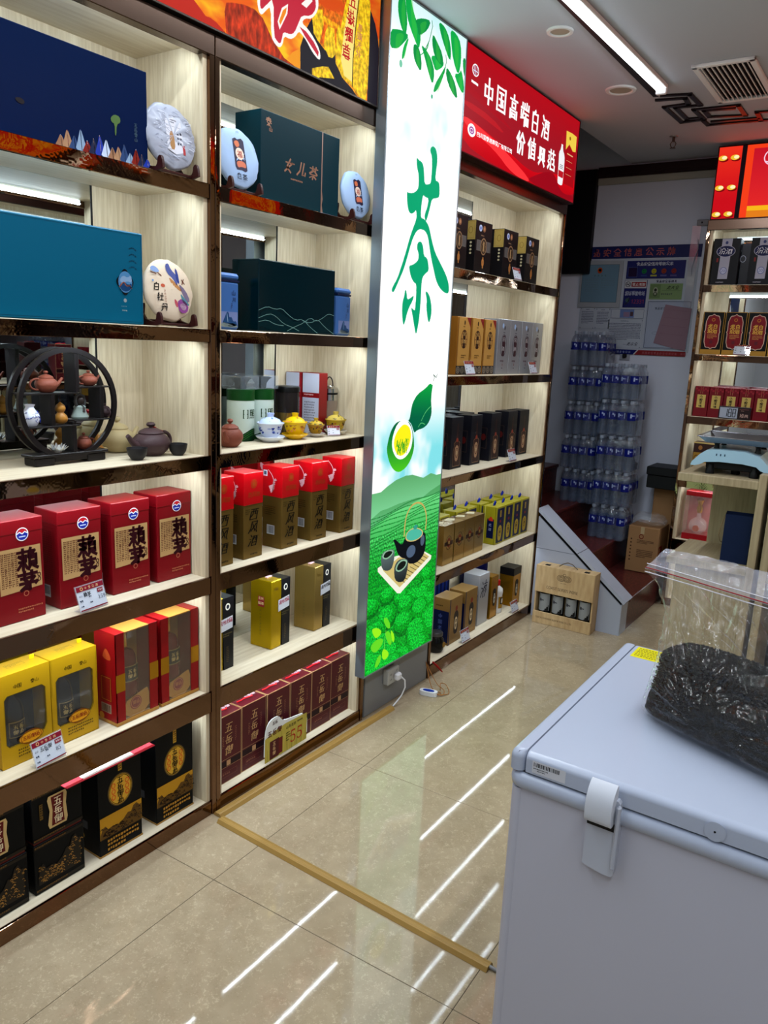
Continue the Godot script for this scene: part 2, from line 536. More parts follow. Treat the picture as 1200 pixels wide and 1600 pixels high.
func glow(col: Color, energy: float, tex: Texture2D = null) -> StandardMaterial3D:
	var m := StandardMaterial3D.new()
	m.albedo_color = Color(0.42, 0.42, 0.42) if tex else col
	m.albedo_texture = tex
	m.roughness = 0.4
	m.metallic_specular = 0.12
	m.emission_enabled = true
	m.emission = col
	if tex:
		m.emission = Color.WHITE
		m.emission_operator = BaseMaterial3D.EMISSION_OP_MULTIPLY
		m.emission_texture = tex
	m.emission_energy_multiplier = energy
	return m

func film(col: Color, alpha: float, rough := 0.05, spec := 0.5) -> StandardMaterial3D:
	var m := StandardMaterial3D.new()
	m.albedo_color = Color(col.r, col.g, col.b, alpha)
	m.transparency = BaseMaterial3D.TRANSPARENCY_ALPHA
	m.roughness = rough
	m.metallic_specular = spec
	m.cull_mode = BaseMaterial3D.CULL_DISABLED
	return m

func noise_tex(w: int, f: float, oct: int, sd: int, lo: Color, hi: Color, normal := 0.0, typ := FastNoiseLite.TYPE_SIMPLEX_SMOOTH) -> ImageTexture:
	var no := FastNoiseLite.new()
	no.noise_type = typ
	no.seed = sd
	no.frequency = f
	no.fractal_octaves = oct
	var g := no.get_seamless_image(w, w)
	g.convert(Image.FORMAT_RGBA8)
	if normal > 0.0:
		g.bump_map_to_normal_map(normal)
	else:
		var lut := []
		for k in 256: lut.append(lo.lerp(hi, k / 255.0))
		var data := g.get_data()
		for k in range(0, data.size(), 4):
			var c: Color = lut[data[k]]
			data[k] = int(c.r * 255); data[k + 1] = int(c.g * 255); data[k + 2] = int(c.b * 255); data[k + 3] = 255
		g = Image.create_from_data(w, w, false, Image.FORMAT_RGBA8, data)
	g.generate_mipmaps()
	return ImageTexture.create_from_image(g)

func wood_tex(lo: Color, hi: Color, sd: int) -> ImageTexture:      # fine upright grain
	var w := 256
	var im := Image.create(w, w, false, Image.FORMAT_RGBA8)
	var a := FastNoiseLite.new()
	a.seed = sd
	a.frequency = 0.09
	a.fractal_octaves = 4
	var b := FastNoiseLite.new()
	b.seed = sd + 7
	b.frequency = 0.02
	for y in w:
		for x in w:
			var ang := TAU * y / w
			var k := 0.5 + 0.55 * a.get_noise_3d(x * 1.6, 4 * cos(ang), 4 * sin(ang)) + 0.35 * b.get_noise_3d(x, 8 * cos(ang), 8 * sin(ang))
			im.set_pixel(x, y, lo.lerp(hi, clampf(k, 0, 1)))
	im.generate_mipmaps()
	return ImageTexture.create_from_image(im)

func triplanar(m: StandardMaterial3D, scale: float, world := true) -> StandardMaterial3D:
	m.uv1_triplanar = true
	m.uv1_world_triplanar = world
	m.uv1_scale = Vector3.ONE * scale
	return m
const CAM_POS := Vector3(1.748, 1.5764, 0.0)
var CAM_BASIS := Basis.from_euler(Vector3(-0.212606805, 0.585798538, 0.044274496))
const E_CEIL := 4.0
const E_CEIL2 := 4.2
const E_SHELF := 0.17
const E_SIGN := 0.5

func _ready() -> void:
	var cam := Camera3D.new()
	cam.name = "camera"
	cam.transform = Transform3D(CAM_BASIS, CAM_POS)
	cam.fov = rad_to_deg(2.0 * atan(800.0 / 1220.0))
	cam.near = 0.02
	cam.far = 60.0
	cam.current = true
	add_child(cam)
	var env := Environment.new()
	env.background_mode = Environment.BG_COLOR
	env.background_color = Color(0.0, 0.0, 0.0)
	env.tonemap_mode = Environment.TONE_MAPPER_LINEAR
	env.tonemap_exposure = 1.0
	env.sdfgi_enabled = true
	env.ssao_enabled = true
	env.ssil_enabled = true
	var we := WorldEnvironment.new()
	we.name = "world_environment"
	we.environment = env
	add_child(we)
	make_materials()
	make_room()
	make_cabinets()
	make_signs()
	make_left_cartons()
	make_teaware()
	make_far_cartons()
	make_right_cartons()
	make_back()
	make_counter()
	make_freezer()
	make_floor_things()
# ---------------------------------------------------------------- the materials that many things share
func make_materials() -> void:
	serif = SystemFont.new(); serif.font_names = ["Droid Serif"]
	sans = SystemFont.new(); sans.font_names = ["Droid Sans"]
	M.wood = mat(Color(1, 1, 1), 0.5).duplicate()
	M.wood.albedo_texture = wood_tex(Color(0.74, 0.67, 0.55), Color(0.88, 0.83, 0.72), 3)
	triplanar(M.wood, 2.6)
	M.wood_board = mat(Color(1, 1, 1), 0.42).duplicate()
	M.wood_board.albedo_texture = wood_tex(Color(0.77, 0.71, 0.6), Color(0.88, 0.84, 0.75), 12)
	triplanar(M.wood_board, 1.7)
	M.bronze = mat(Color(0.47, 0.36, 0.28), 0.05, 1.0).duplicate()
	M.bronze.normal_enabled = true
	M.bronze.normal_texture = noise_tex(256, 0.006, 2, 9, Color.BLACK, Color.WHITE, 9.0)
	M.bronze.normal_scale = 0.5
	triplanar(M.bronze, 0.9)
	M.brown_metal = mat(Color(0.24, 0.19, 0.16), 0.3, 0.6)
	M.mirror = mat(Color(0.82, 0.84, 0.84), 0.012, 1.0)
	M.white = mat(Color(0.86, 0.86, 0.87), 0.5)
	M.plaster = mat(Color(0.8, 0.8, 0.81), 0.85).duplicate()
	M.plaster.normal_enabled = true
	M.plaster.normal_texture = noise_tex(256, 0.05, 4, 21, Color.BLACK, Color.WHITE, 2.0)
	M.plaster.normal_scale = 0.15
	triplanar(M.plaster, 1.2)
	M.led = glow(Color(0.88, 0.95, 1.0), 3.0)
	M.ink = ink_mat(0.45)
	M.foil = ink_mat(0.32, 0.75)
	M.matte_ink = ink_mat(0.8)
	M.black_card = mat(Color(0.025, 0.03, 0.04), 0.45)
	M.acrylic = film(Color(0.9, 0.95, 1.0), 0.12, 0.03)
	M.clay_red = mat(Color(0.46, 0.24, 0.18), 0.55).duplicate()
	M.clay_dark = mat(Color(0.25, 0.18, 0.19), 0.5).duplicate()
	M.clay_black = mat(Color(0.13, 0.125, 0.135), 0.5)
	M.ebony = mat(Color(0.075, 0.06, 0.065), 0.38)
	var fine := noise_tex(256, 0.12, 3, 33, Color.BLACK, Color.WHITE, 3.0)
	for m in [M.clay_red, M.clay_dark]:
		m.normal_enabled = true
		m.normal_texture = fine
		m.normal_scale = 0.35
		triplanar(m, 6.0, false)
	M.rosewood = mat(Color(0.2, 0.07, 0.06), 0.4)
	M.cardboard = mat(Color(0.56, 0.42, 0.28), 0.85)

# ---------------------------------------------------------------- the room
func make_room() -> void:
	# floor: polished beige tiles, 0.8 m square, turned a little against the cabinets
	var floor_node := Node3D.new()
	floor_node.name = "floor"
	add_child(floor_node)
	tag(floor_node, "polished beige marbled floor tiles with thin dark joints", "floor", "", "structure")
	var grout := MB.new().mnmx(Vector3(-1.6, -0.12, -6.6), Vector3(2.9, -0.0015, 2.4))
	part(floor_node, "joints", grout, mat(Color(0.2, 0.18, 0.16), 0.8))
	var tm := mat(Color(1, 1, 1), 0.045, 0.0, 0.46).duplicate() as StandardMaterial3D
	var fl := Canvas.new(512, 512, Color(0.66, 0.6, 0.5))
	var na := FastNoiseLite.new()
	na.seed = 4; na.frequency = 0.012; na.fractal_octaves = 5; na.domain_warp_enabled = true; na.domain_warp_amplitude = 40.0
	var nb := FastNoiseLite.new()
	nb.noise_type = FastNoiseLite.TYPE_CELLULAR; nb.seed = 8; nb.frequency = 0.05; nb.domain_warp_enabled = true; nb.domain_warp_amplitude = 30.0; nb.domain_warp_frequency = 0.05
	var ia := na.get_seamless_image(512, 512)
	var ib := nb.get_seamless_image(512, 512)
	nb.seed = 19; nb.frequency = 0.2; nb.domain_warp_frequency = 0.12; nb.domain_warp_amplitude = 22.0
	var ic := nb.get_seamless_image(512, 512)
	for y in 512:
		for x in 512:
			var k := ia.get_pixel(x, y).r
			var f := ib.get_pixel(x, y).r
			var g := ic.get_pixel(x, y).r
			var v := clampf(0.46 + 0.3 * (k - 0.5) + 0.22 * (f - 0.4) + (0.42 if g > 0.66 else 0.0) - (0.14 if g < 0.22 else 0.0), 0, 1)
			fl.im.set_pixel(x, y, Color(0.55, 0.485, 0.385).lerp(Color(0.735, 0.67, 0.56), v))
	tm.albedo_texture = fl.tex()
	var tile := MB.new().box(Vector3(0, -0.004, 0), Vector3(0.7985, 0.008, 0.7985), 0.0008).mesh()
	var turn := 0.025
	for i in range(0, 4):
		for k in range(-2, 8):
			var t := part(floor_node, "tile", tile, tm)
			var l := Vector3(-0.4 + 0.8 * i, 0, 0.4 - 0.8 * k)
			t.position = Vector3(0.285, 0, 0.16) + Basis(Vector3.UP, turn) * l
			t.rotation.y = turn
	triplanar(tm, 0.9)

	# ceiling: white board, cut out over the stairs
	var cm := mat(Color(0.68, 0.69, 0.73), 0.7)
	var cl := MB.new().mnmx(Vector3(-0.0, CEIL, -5.36), Vector3(2.9, CEIL + 0.1, 2.4))
	cl.mnmx(Vector3(-0.6, CEIL, -4.345), Vector3(0.0, CEIL + 0.1, 2.4))
	var ce := struct("ceiling", cl, cm)
	tag(ce, "white painted ceiling with a dark fretwork border", "ceiling", "", "structure")
	var wm: Material = M.plaster
	struct("wall_left", MB.new().mnmx(Vector3(-0.42, -0.1, -4.33), Vector3(-0.3, CEIL + 0.1, 2.4)), wm).set_meta("label", "plain wall behind the left display cabinets")
	struct("wall_pillar", MB.new().mnmx(Vector3(-0.3, 0, -3.07), Vector3(-0.002, CEIL, -2.552), 0.003), mat(Color(0.52, 0.53, 0.54), 0.35)).set_meta("label", "grey panelled pillar behind the tall tea light box")
	struct("wall_back", MB.new().mnmx(Vector3(-2.3, -0.1, BACK - 0.12), Vector3(2.95, 3.7, BACK)), mat(Color(0.74, 0.76, 0.82), 0.8)).set_meta("label", "grey white back wall above the stairs")
	struct("wall_stair", MB.new().mnmx(Vector3(-2.4, -0.1, BACK - 0.1), Vector3(-2.3, 3.7, -4.3)).mnmx(Vector3(-2.4, -0.1, -4.43), Vector3(-0.42, 3.7, -4.33)), wm).set_meta("label", "side wall of the dark stairwell")
	struct("ceiling_stairwell", MB.new().mnmx(Vector3(-2.4, 3.6, BACK - 0.1), Vector3(0.1, 3.7, -4.3)).mnmx(Vector3(0.0, CEIL + 0.1, BACK), Vector3(0.06, 3.6, -4.3)), mat(Color(0.45, 0.45, 0.47), 0.8)).set_meta("label", "higher ceiling over the stairs")
	struct("wall_right", MB.new().mnmx(Vector3(2.82, -0.1, BACK - 0.1), Vector3(2.95, CEIL + 0.1, 2.4)), mat(Color(0.72, 0.72, 0.74), 0.7)).set_meta("label", "pale wall opposite the cabinets")
	struct("wall_front", MB.new().mnmx(Vector3(-0.5, -0.1, 2.3), Vector3(2.95, CEIL + 0.1, 2.45)), mat(Color(0.7, 0.7, 0.72), 0.7)).set_meta("label", "wall at the front of the shop")
	struct("trim_1", MB.new().mnmx(Vector3(-0.212, 2.703, BACK), Vector3(0.62, 2.768, BACK + 0.03), 0.004).mnmx(Vector3(-0.212, 2.72, BACK + 0.03), Vector3(0.62, 2.75, BACK + 0.036)), mat(Color(0.12, 0.045, 0.06), 0.5)).set_meta("label", "dark maroon trim board along the top of the back wall")
	struct("trim_2", MB.new().mnmx(Vector3(-0.212, 2.66, BACK), Vector3(0.62, 2.703, BACK + 0.02), 0.004), mat(Color(0.6, 0.6, 0.56), 0.6)).set_meta("label", "pale trim strip under the maroon trim board")
	make_ceiling_things()

func make_ceiling_things() -> void:
	var dark := mat(Color(0.1, 0.075, 0.08), 0.45)
	# LED strip
	var led := thing("ceiling_led_strip", "long white LED batten on the ceiling, lit, running towards the camera", "ceiling light", Vector3(0.575, CEIL, -3.9), -0.02)
	part(led, "housing", MB.new().mnmx(Vector3(-0.03, -0.018, 0), Vector3(0.03, 0, 4.9), 0.003), M.white)
	var tube := MB.new()
	var arc := []
	for k in 7: arc.append(Vector2(cos(PI * k / 6.0), -sin(PI * k / 6.0)))
	for k in 6:
		tube.quad(Vector3(arc[k].x * 0.02, -0.018 + arc[k].y * 0.017, 0.01), Vector3(arc[k].x * 0.02, -0.018 + arc[k].y * 0.017, 4.9), Vector3(arc[k + 1].x * 0.02, -0.018 + arc[k + 1].y * 0.017, 4.9), Vector3(arc[k + 1].x * 0.02, -0.018 + arc[k + 1].y * 0.017, 0.01))
	part(led, "led_tube", tube, glow(Color(0.93, 0.97, 1.0), 9.0))
	area_light(led, Vector3(0, -0.045, 2.45), Vector2(4.8, 0.04), Vector3(-PI / 2, PI / 2, 0), E_CEIL, Color(0.93, 0.97, 1.0))
	part(led, "end_cap", MB.new().mnmx(Vector3(-0.024, -0.04, -0.012), Vector3(0.024, 0, 0.01), 0.004), M.white)
	tag(part(self, "trim_3", MB.new().mnmx(Vector3(0.505, CEIL - 0.012, -4.02), Vector3(0.528, CEIL, 1.6)), dark), "dark strip on the ceiling beside the LED batten", "trim", "", "structure")
	# one more batten over the freezer, out of the frame, that light the room
	for k in 1:
		var l2 := thing("ceiling_led_strip", "LED batten on the ceiling over the freezer and the far aisle", "ceiling light", Vector3(2.0, CEIL, -2.9), 0.0)
		part(l2, "housing", MB.new().mnmx(Vector3(-0.03, -0.018, 0), Vector3(0.03, 0, 4.2), 0.003), M.white)
		part(l2, "led_tube", MB.new().mnmx(Vector3(-0.018, -0.034, 0.01), Vector3(0.018, -0.018, 4.2), 0.004), glow(Color(0.93, 0.97, 1.0), 4.0))
		area_light(l2, Vector3(0, -0.045, 2.1), Vector2(4.1, 0.04), Vector3(-PI / 2, PI / 2, 0), E_CEIL2, Color(0.93, 0.97, 1.0))
	# fretwork
	var fret := MB.new()
	for s in ["0.500,-3.95 0.570,-4.16", "0.500,-4.02 0.575,-4.02"]: pass
	for s in ["655,490 792,480 808,508 690,524 775,600 885,585 835,537 1055,515 1090,565 912,572 886,541 1030,531", "680,468 815,460 868,515 745,527 800,583 870,577", "880,590 905,613 1168,590 1147,549 1230,543", "928,596 1150,578", "1165,590 1240,584"]:
		var prev = null
		for q in s.split(" "):
			var c: PackedStringArray = q.split(",")
			var here := ceiling_point(820.0 + float(c[0]) / 3.158, float(c[1]) / 3.158)
			if prev != null:
				var a: Vector2 = prev
				var t := (here - a).normalized() * 0.011
				var w := Vector2(-t.y, t.x)
				var pl := PackedVector2Array([a - t + w, here + t + w, here + t - w, a - t - w])
				fret.ext(pl, 0, 0.008, Transform3D(Basis(Vector3(1, 0, 0), Vector3(0, 0, 1), Vector3(0, -1, 0)), Vector3(0, CEIL, 0)))
			prev = here
	tag(part(self, "ceiling_fretwork", fret, mat(Color(0.09, 0.05, 0.055), 0.35)), "dark interlocking fretwork strips on the ceiling beside the air vent", "ceiling ornament")
	# downlights
	for k in 2:
		var dl := thing("downlight", ["small round unlit downlight nearer the top edge of the picture", "larger round unlit downlight beside the end of the LED batten"][k], "downlight", [Vector3(0.401, CEIL, -3.106), Vector3(0.391, CEIL, -3.884)][k], 0.0, "")
		var r: float = [0.05, 0.068][k]
		part(dl, "rim", MB.new().lathe([[r * 0.72, -0.002], [r * 0.8, -0.008], [r, -0.007], [r * 1.04, 0.0]], 32), mat(Color(0.82, 0.82, 0.82), 0.3))
		part(dl, "diffuser", MB.new().lathe([[0.0005, -0.003], [r * 0.74, -0.003]], 32), mat(Color(0.6, 0.57, 0.5), 0.4))
	# air vent
	var v := thing("air_vent", "white slatted air conditioning vent in the ceiling", "air vent", Vector3(0.875, CEIL, -3.97), 0.0)
	var fr := MB.new()
	fr.mnmx(Vector3(-0.125, -0.014, -0.275), Vector3(-0.1, 0, 0.275), 0.003).mnmx(Vector3(0.1, -0.014, -0.275), Vector3(0.125, 0, 0.275), 0.003)
	fr.mnmx(Vector3(-0.125, -0.014, -0.275), Vector3(0.125, 0, -0.25), 0.003).mnmx(Vector3(-0.125, -0.014, 0.25), Vector3(0.125, 0, 0.275), 0.003)
	part(v, "frame", fr, M.white)
	part(v, "backing", MB.new().mnmx(Vector3(-0.1, -0.001, -0.25), Vector3(0.1, 0, 0.25)), mat(Color(0.02, 0.02, 0.02), 0.9))
	for k in 10:
		var sl := part(v, "slat", MB.new().box(Vector3.ZERO, Vector3(0.0035, 0.013, 0.5)), M.white)
		sl.position = Vector3(-0.09 + 0.02 * k, -0.008, 0)
		sl.rotation.z = 0.35
	# sprinkler
	var sp := thing("sprinkler", "small metal sprinkler head hanging from the ceiling", "sprinkler", Vector3(0.404, CEIL, -4.795))
	part(sp, "rose", MB.new().lathe([[0.001, -0.004], [0.022, -0.004], [0.024, 0]], 20), mat(Color(0.6, 0.6, 0.6), 0.3, 0.8))
	part(sp, "pipe", MB.new().lathe([[0.001, -0.03], [0.008, -0.03], [0.008, 0]], 12), mat(Color(0.35, 0.3, 0.27), 0.3, 0.9))
	var yoke := MB.new().tube([Vector3(-0.008, -0.028, 0), Vector3(-0.016, -0.04, 0), Vector3(-0.01, -0.055, 0), Vector3(0, -0.06, 0), Vector3(0.01, -0.055, 0), Vector3(0.016, -0.04, 0), Vector3(0.008, -0.028, 0)], 0.0025, 6)
	part(sp, "yoke", yoke, mat(Color(0.35, 0.3, 0.27), 0.3, 0.9))
	part(sp, "deflector", MB.new().lathe([[0.001, -0.064], [0.016, -0.064], [0.016, -0.061], [0.001, -0.061]], 16), mat(Color(0.35, 0.3, 0.27), 0.3, 0.9))

func ceiling_point(px: float, py: float) -> Vector2:    # where a strip of the fretwork runs on the ceiling (x, z)
	var dir := CAM_BASIS * Vector3((px - 600.0) / 1220.0, -(py - 800.0) / 1220.0, -1.0)
	var t := (CEIL - CAM_POS.y) / dir.y
	return Vector2(CAM_POS.x + dir.x * t, CAM_POS.z + dir.z * t)

func area_light(parent: Node, at: Vector3, size: Vector2, rot: Vector3, energy: float, col: Color) -> AreaLight3D:
	var l := AreaLight3D.new()
	l.name = numbered(parent, "lamp_light")
	parent.add_child(l, true)
	l.position = at
	l.rotation = rot
	l.area_size = size
	l.light_energy = energy
	l.light_color = col
	l.area_range = 12.0
	l.area_attenuation = 2.0
	l.shadow_enabled = true
	return l
# ---------------------------------------------------------------- display cabinets
# local frame: x along the front from the left end, y up, z = 0 the front plane, the inside towards -z
func cabinet(called: String, label: String, at: Vector3, turn: float, L: float, levels: Array, heights: Array, top: float, strip_l: float, strip_r: float, deep := 0.285) -> Node3D:
	var c := thing(called, label, "display cabinet", at, turn, "")
	var post := MB.new()
	post.mnmx(Vector3(-0.018, 0, -0.03), Vector3(0, top, 0.004), 0.0015)
	part(c, "post", post, M.bronze)
	post = MB.new()
	post.mnmx(Vector3(L, 0, -0.03), Vector3(L + 0.018, top, 0.004), 0.0015)
	part(c, "post", post, M.bronze)
	for s in 2:
		var x: float = [0.0, L - 0.016][s]
		part(c, "side_panel", MB.new().mnmx(Vector3(x, 0.0, -deep), Vector3(x + 0.016, top, -0.008), 0.001), M.wood)
	part(c, "back_panel", MB.new().mnmx(Vector3(0.0, 0.0, -deep - 0.015), Vector3(L, top, -deep)), M.wood)
	part(c, "mirror", MB.new().mnmx(Vector3(strip_l, levels[0], -deep), Vector3(L - strip_r, top - 0.06, -deep + 0.004)), M.mirror)
	part(c, "mirror_edge", MB.new().mnmx(Vector3(L - strip_r, levels[0], -deep), Vector3(L - strip_r + 0.006, top - 0.06, -deep + 0.005)), mat(Color(0.05, 0.05, 0.055), 0.4))
	part(c, "top_beam", MB.new().mnmx(Vector3(-0.016, top - 0.056, -0.03), Vector3(L + 0.016, top, 0.006), 0.002), M.bronze_beam)
	part(c, "top_panel", MB.new().mnmx(Vector3(0, top - 0.03, -deep), Vector3(L, top, -0.03)), M.wood_board)
	for k in levels.size():
		var y: float = levels[k]
		part(c, "shelf", MB.new().mnmx(Vector3(0.016, y - 0.022, -deep + 0.004), Vector3(L - 0.016, y - 0.001, -0.009), 0.0012), M.wood_board)
		part(c, "fascia", MB.new().mnmx(Vector3(0.0, y - heights[k], -0.012), Vector3(L, y - 0.003, 0.0), 0.0012), M.bronze)
	for k in levels.size():
		var y: float = (levels[k + 1] if k < levels.size() - 1 else top - 0.008) - 0.024
		part(c, "led_tube", MB.new().mnmx(Vector3(0.05, y - 0.01, -0.04), Vector3(L - 0.05, y, -0.03), 0.003), M.led)
		area_light(c, Vector3(L / 2, y - 0.013, -0.036), Vector2(L - 0.1, 0.006), Vector3(-1.05, 0, 0), E_SHELF, Color(0.9, 0.96, 1.0))
	return c

func make_cabinets() -> void:
	M.bronze_beam = mat(Color(0.36, 0.29, 0.25), 0.22, 0.9)
	var lv := [LEV.F, LEV.E, LEV.D, LEV.C, LEV.B, LEV.A]
	var hs := [0.052, 0.074, 0.058, 0.046, 0.04, 0.043]
	cabinet("display_cabinet", "bronze framed wooden display cabinet at the left edge holding the round tea rack", Vector3(0, 0, -0.86), PI / 2, 0.806, lv, hs, 2.385, 0.19, 0.19)
	cabinet("display_cabinet", "bronze framed wooden display cabinet left of the tall tea light box", Vector3(0, 0, -1.704), PI / 2, 0.81, lv, hs, 2.385, 0.03, 0.25)
	cabinet("display_cabinet", "five shelf wooden display cabinet under the white lettered red light box", Vector3(0, 0, -3.09), PI / 2, 1.21, [0.061, 0.511, 0.979, 1.446, 1.917], [0.06, 0.05, 0.045, 0.045, 0.045], 2.365, 0.05, 0.55)
	cabinet("display_cabinet", "display cabinet at the right edge below the studded red door light box", Vector3(0.603, 0, -5.05), 0.0, 1.25, lv, hs, 2.362, 0.1, 0.7)
# ---------------------------------------------------------------- lit signs
func light_box(called: String, label: String, at: Vector3, turn: float, w: float, h: float, d: float, tex: Texture2D, energy: float, lamp_col: Color, lamp_energy: float, edge: Color) -> Node3D:
	# local frame: x right, y up from the lower left corner, front at z = 0, body towards -z
	var s := thing(called, label, "light box", at, turn)
	var f := MB.new()
	var t := 0.006
	f.mnmx(Vector3(0, 0, -d), Vector3(t, h, 0.001), 0.001).mnmx(Vector3(w - t, 0, -d), Vector3(w, h, 0.001), 0.001)
	f.mnmx(Vector3(t, 0, -d), Vector3(w - t, t, 0.001), 0.001).mnmx(Vector3(t, h - t, -d), Vector3(w - t, h, 0.001), 0.001)
	f.mnmx(Vector3(t, t, -d), Vector3(w - t, h - t, -d + 0.004))
	part(s, "frame", f, mat(edge, 0.3, 0.7))
	var m := MB.new()
	m.quad_uv(Vector3(t, t, -0.002), Vector3(w - t, t, -0.002), Vector3(w - t, h - t, -0.002), Vector3(t, h - t, -0.002))
	part(s, "lit_sign_face", m, glow(Color.WHITE, energy, tex))
	area_light(s, Vector3(w / 2, h / 2, 0.006), Vector2(w - 0.02, h - 0.02), Vector3(0, PI, 0), lamp_energy, lamp_col)
	return s

func tea_texture() -> ImageTexture:
	var c := Canvas.new(440, 2048, Color(1, 1, 1))
	var sx := 440.0 / 1000.0
	var sy := 2048.0 / 4667.0
	var P := func(s: String) -> PackedVector2Array:
		var q := pts2(s)
		for k in q.size(): q[k] = Vector2(q[k].x * sx, q[k].y * sy)
		return q
	var no := FastNoiseLite.new()
	no.seed = 5; no.frequency = 0.0045; no.fractal_octaves = 3
	# sky
	for y in range(0, 1520):
		for x in range(0, 440, 4):
			var n1 := no.get_noise_2d(x * 1.3, y)
			var t := 0.0
			if y < 420: t = clampf(0.3 * (1.0 - y / 160.0), 0, 1) + clampf((n1 + 0.1) * 0.7 * (1.0 - absf(y - 330) / 180.0), 0, 0.5) * (0.4 + x / 440.0)
			elif y > 1150: t = clampf((y - 1150) / 160.0, 0, 1) * clampf(0.75 + n1 * 1.3 + (0.25 if x > 200 else 0.0) - clampf((y - 1330) / 160.0, 0, 0.6), 0, 1)
			c.im.fill_rect(Rect2i(x, y, 4, 1), Color(1, 1, 1).lerp(Color(0.5, 0.87, 0.9), t))
	# hills and terraced fields
	c.poly(P.call("0,3262 119,3262,195,3232,320,3194,451,3177,554,3180,718,3223,835,3198,923,3222,1000,3221,1000,3500,0,3500".replace(" ", ",")), Color(0.36, 0.66, 0.42), Color(0.5, 0.83, 0.6), 1395, 1520)
	c.poly(P.call("0,3450,130,3402,224,3398,369,3383,521,3377,625,3373,734,3379,842,3345,1010,3307,1000,3600,0,3600"), Color(0.3, 0.62, 0.36), Color(0.4, 0.75, 0.5), 1450, 1560)
	c.poly(P.call("0,3520,300,3440,700,3390,1000,3380,1000,4667,0,4667"), Color(0.42, 0.83, 0.5), Color(0.06, 0.62, 0.16), 1500, 1700)
	for k in 24:      # planted rows, closer together with distance
		var y := 1512.0 + 9.0 * k + k * k * 0.28
		var q := PackedVector2Array()
		var b := PackedVector2Array()
		for j in 12:
			var x := 440.0 * j / 11.0
			var yy := y - 40.0 * (x / 440.0) * (1.0 - k / 30.0) + 5.0 * sin(x * 0.02 + k)
			q.append(Vector2(x, yy))
			b.append(Vector2(x, yy + 3.5 + k * 0.22))
		b.reverse()
		q.append_array(b)
		c.poly(q, Color(0.04, 0.42 + 0.003 * k, 0.14, 0.6))
	var rng := RandomNumberGenerator.new()
	rng.seed = 11
	for k in 34:      # clipped round bushes
		var y := 1760.0 + 290.0 * k / 34.0
		var x := rng.randf_range(-20, 460)
		var r := 42.0 + 40.0 * k / 34.0
		c.disc(x, y + r * 0.5, r * 1.05, r * 0.75, Color(0.01, 0.36, 0.08, 0.6))
		c.disc(x, y + r * 0.3, r, r * 0.62, Color(0.03, 0.6, 0.13))
		c.disc(x - r * 0.15, y + r * 0.12, r * 0.75, r * 0.4, Color(0.08, 0.76, 0.22, 0.8))
	c.grain(Rect2i(0, 1500, 440, 548), 0.11, 0.6, 3, 1.0, Color(0.06, 0.58, 0.16), 0.6)
	# young leaves in the corner
	var ls := ["235,4262,276,4264,331,4328,338,4375,292,4361,246,4304", "71,4311,117,4306,183,4330,219,4374,172,4399,124,4394", "261,4387,319,4384,367,4458,364,4527,310,4490", "335,4379,390,4425,412,4492,380,4512", "65,4463,94,4423,173,4409,248,4432,227,4484,133,4523", "231,4534,262,4515,343,4580,304,4618,245,4608", "133,4640,168,4563,224,4547,220,4610,174,4644"]
	c.line(P.call("264,4560,265,4447,276,4371"), 2.0, Color(0.5, 0.85, 0.3))
	for k in ls.size(): c.poly(smooth2(smooth2(P.call(ls[k]))), [Color(0.4, 0.85, 0.15), Color(0.6, 0.93, 0.12)][k % 2])
	# bamboo tray, teapot and two cups
	c.poly(P.call("123,3837,354,3793,561,3806,801,3840,922,3900,915,3929,458,4116,414,4105,125,3866"), Color(0.93, 0.93, 0.86))
	c.poly(P.call("197,3872,406,3813,802,3855,883,3902,445,4064"), Color(0.8, 0.72, 0.45))
	for k in 9: c.line(P.call("%d,%d,%d,%d" % [520 + 42 * k, 4040 - 16 * k, 420 + 42 * k, 3990 - 16 * k]), 2.0, Color(0.15, 0.12, 0.06))
	c.line(smooth2(smooth2(P.call("474,3659,477,3560,496,3487,544,3437,594,3416,665,3412,741,3443,788,3504,806,3566,800,3654"), false), false), 6.5, Color(0.78, 0.66, 0.36))
	c.poly(smooth2(P.call("318,3658,342,3654,395,3687,423,3711,465,3715,487,3666,764,3668,804,3695,818,3787,802,3855,750,3895,661,3916,551,3892,530,3849,441,3820,385,3771,355,3708")), Color(0.05, 0.06, 0.09))
	c.disc(590 * sx, 3800 * sy, 30, 22, Color(0.5, 0.62, 0.78, 0.55))
	c.disc(760 * sx, 3740 * sy, 14, 20, Color(0.55, 0.66, 0.8, 0.5))
	c.poly(smooth2(P.call("490,3665,520,3625,596,3610,668,3618,760,3655,762,3700,677,3724,587,3722,510,3700")), Color(0.82, 0.72, 0.45))
	c.poly(smooth2(P.call("504,3665,527,3630,596,3618,668,3626,745,3659,748,3695,677,3716,587,3714,524,3692")), Color(0.3, 0.72, 0.62))
	c.disc(640 * sx, 3610 * sy, 14, 8, Color(0.2, 0.6, 0.52))
	for q in ["157,3771,178,3729,249,3720,332,3732,351,3759,341,3838,312,3888,246,3888,180,3859", "349,3897,375,3845,441,3830,530,3849,558,3874,548,3950,519,4023,441,4024,370,3988"]: c.poly(smooth2(P.call(q)), Color(0.36, 0.42, 0.42), Color(0.12, 0.14, 0.15), 1650, 1760)
	for q in ["170,3770,195,3730,266,3722,340,3744,310,3780,239,3797", "362,3906,395,3855,469,3838,548,3862,525,3916,433,3940"]: c.poly(smooth2(P.call(q)), Color(0.55, 0.72, 0.6))
	for q in ["190,3768,212,3738,266,3732,322,3748,297,3770,240,3784", "385,3906,410,3866,469,3852,528,3870,507,3909,433,3924"]: c.poly(smooth2(P.call(q)), Color(0.08, 0.1, 0.09))
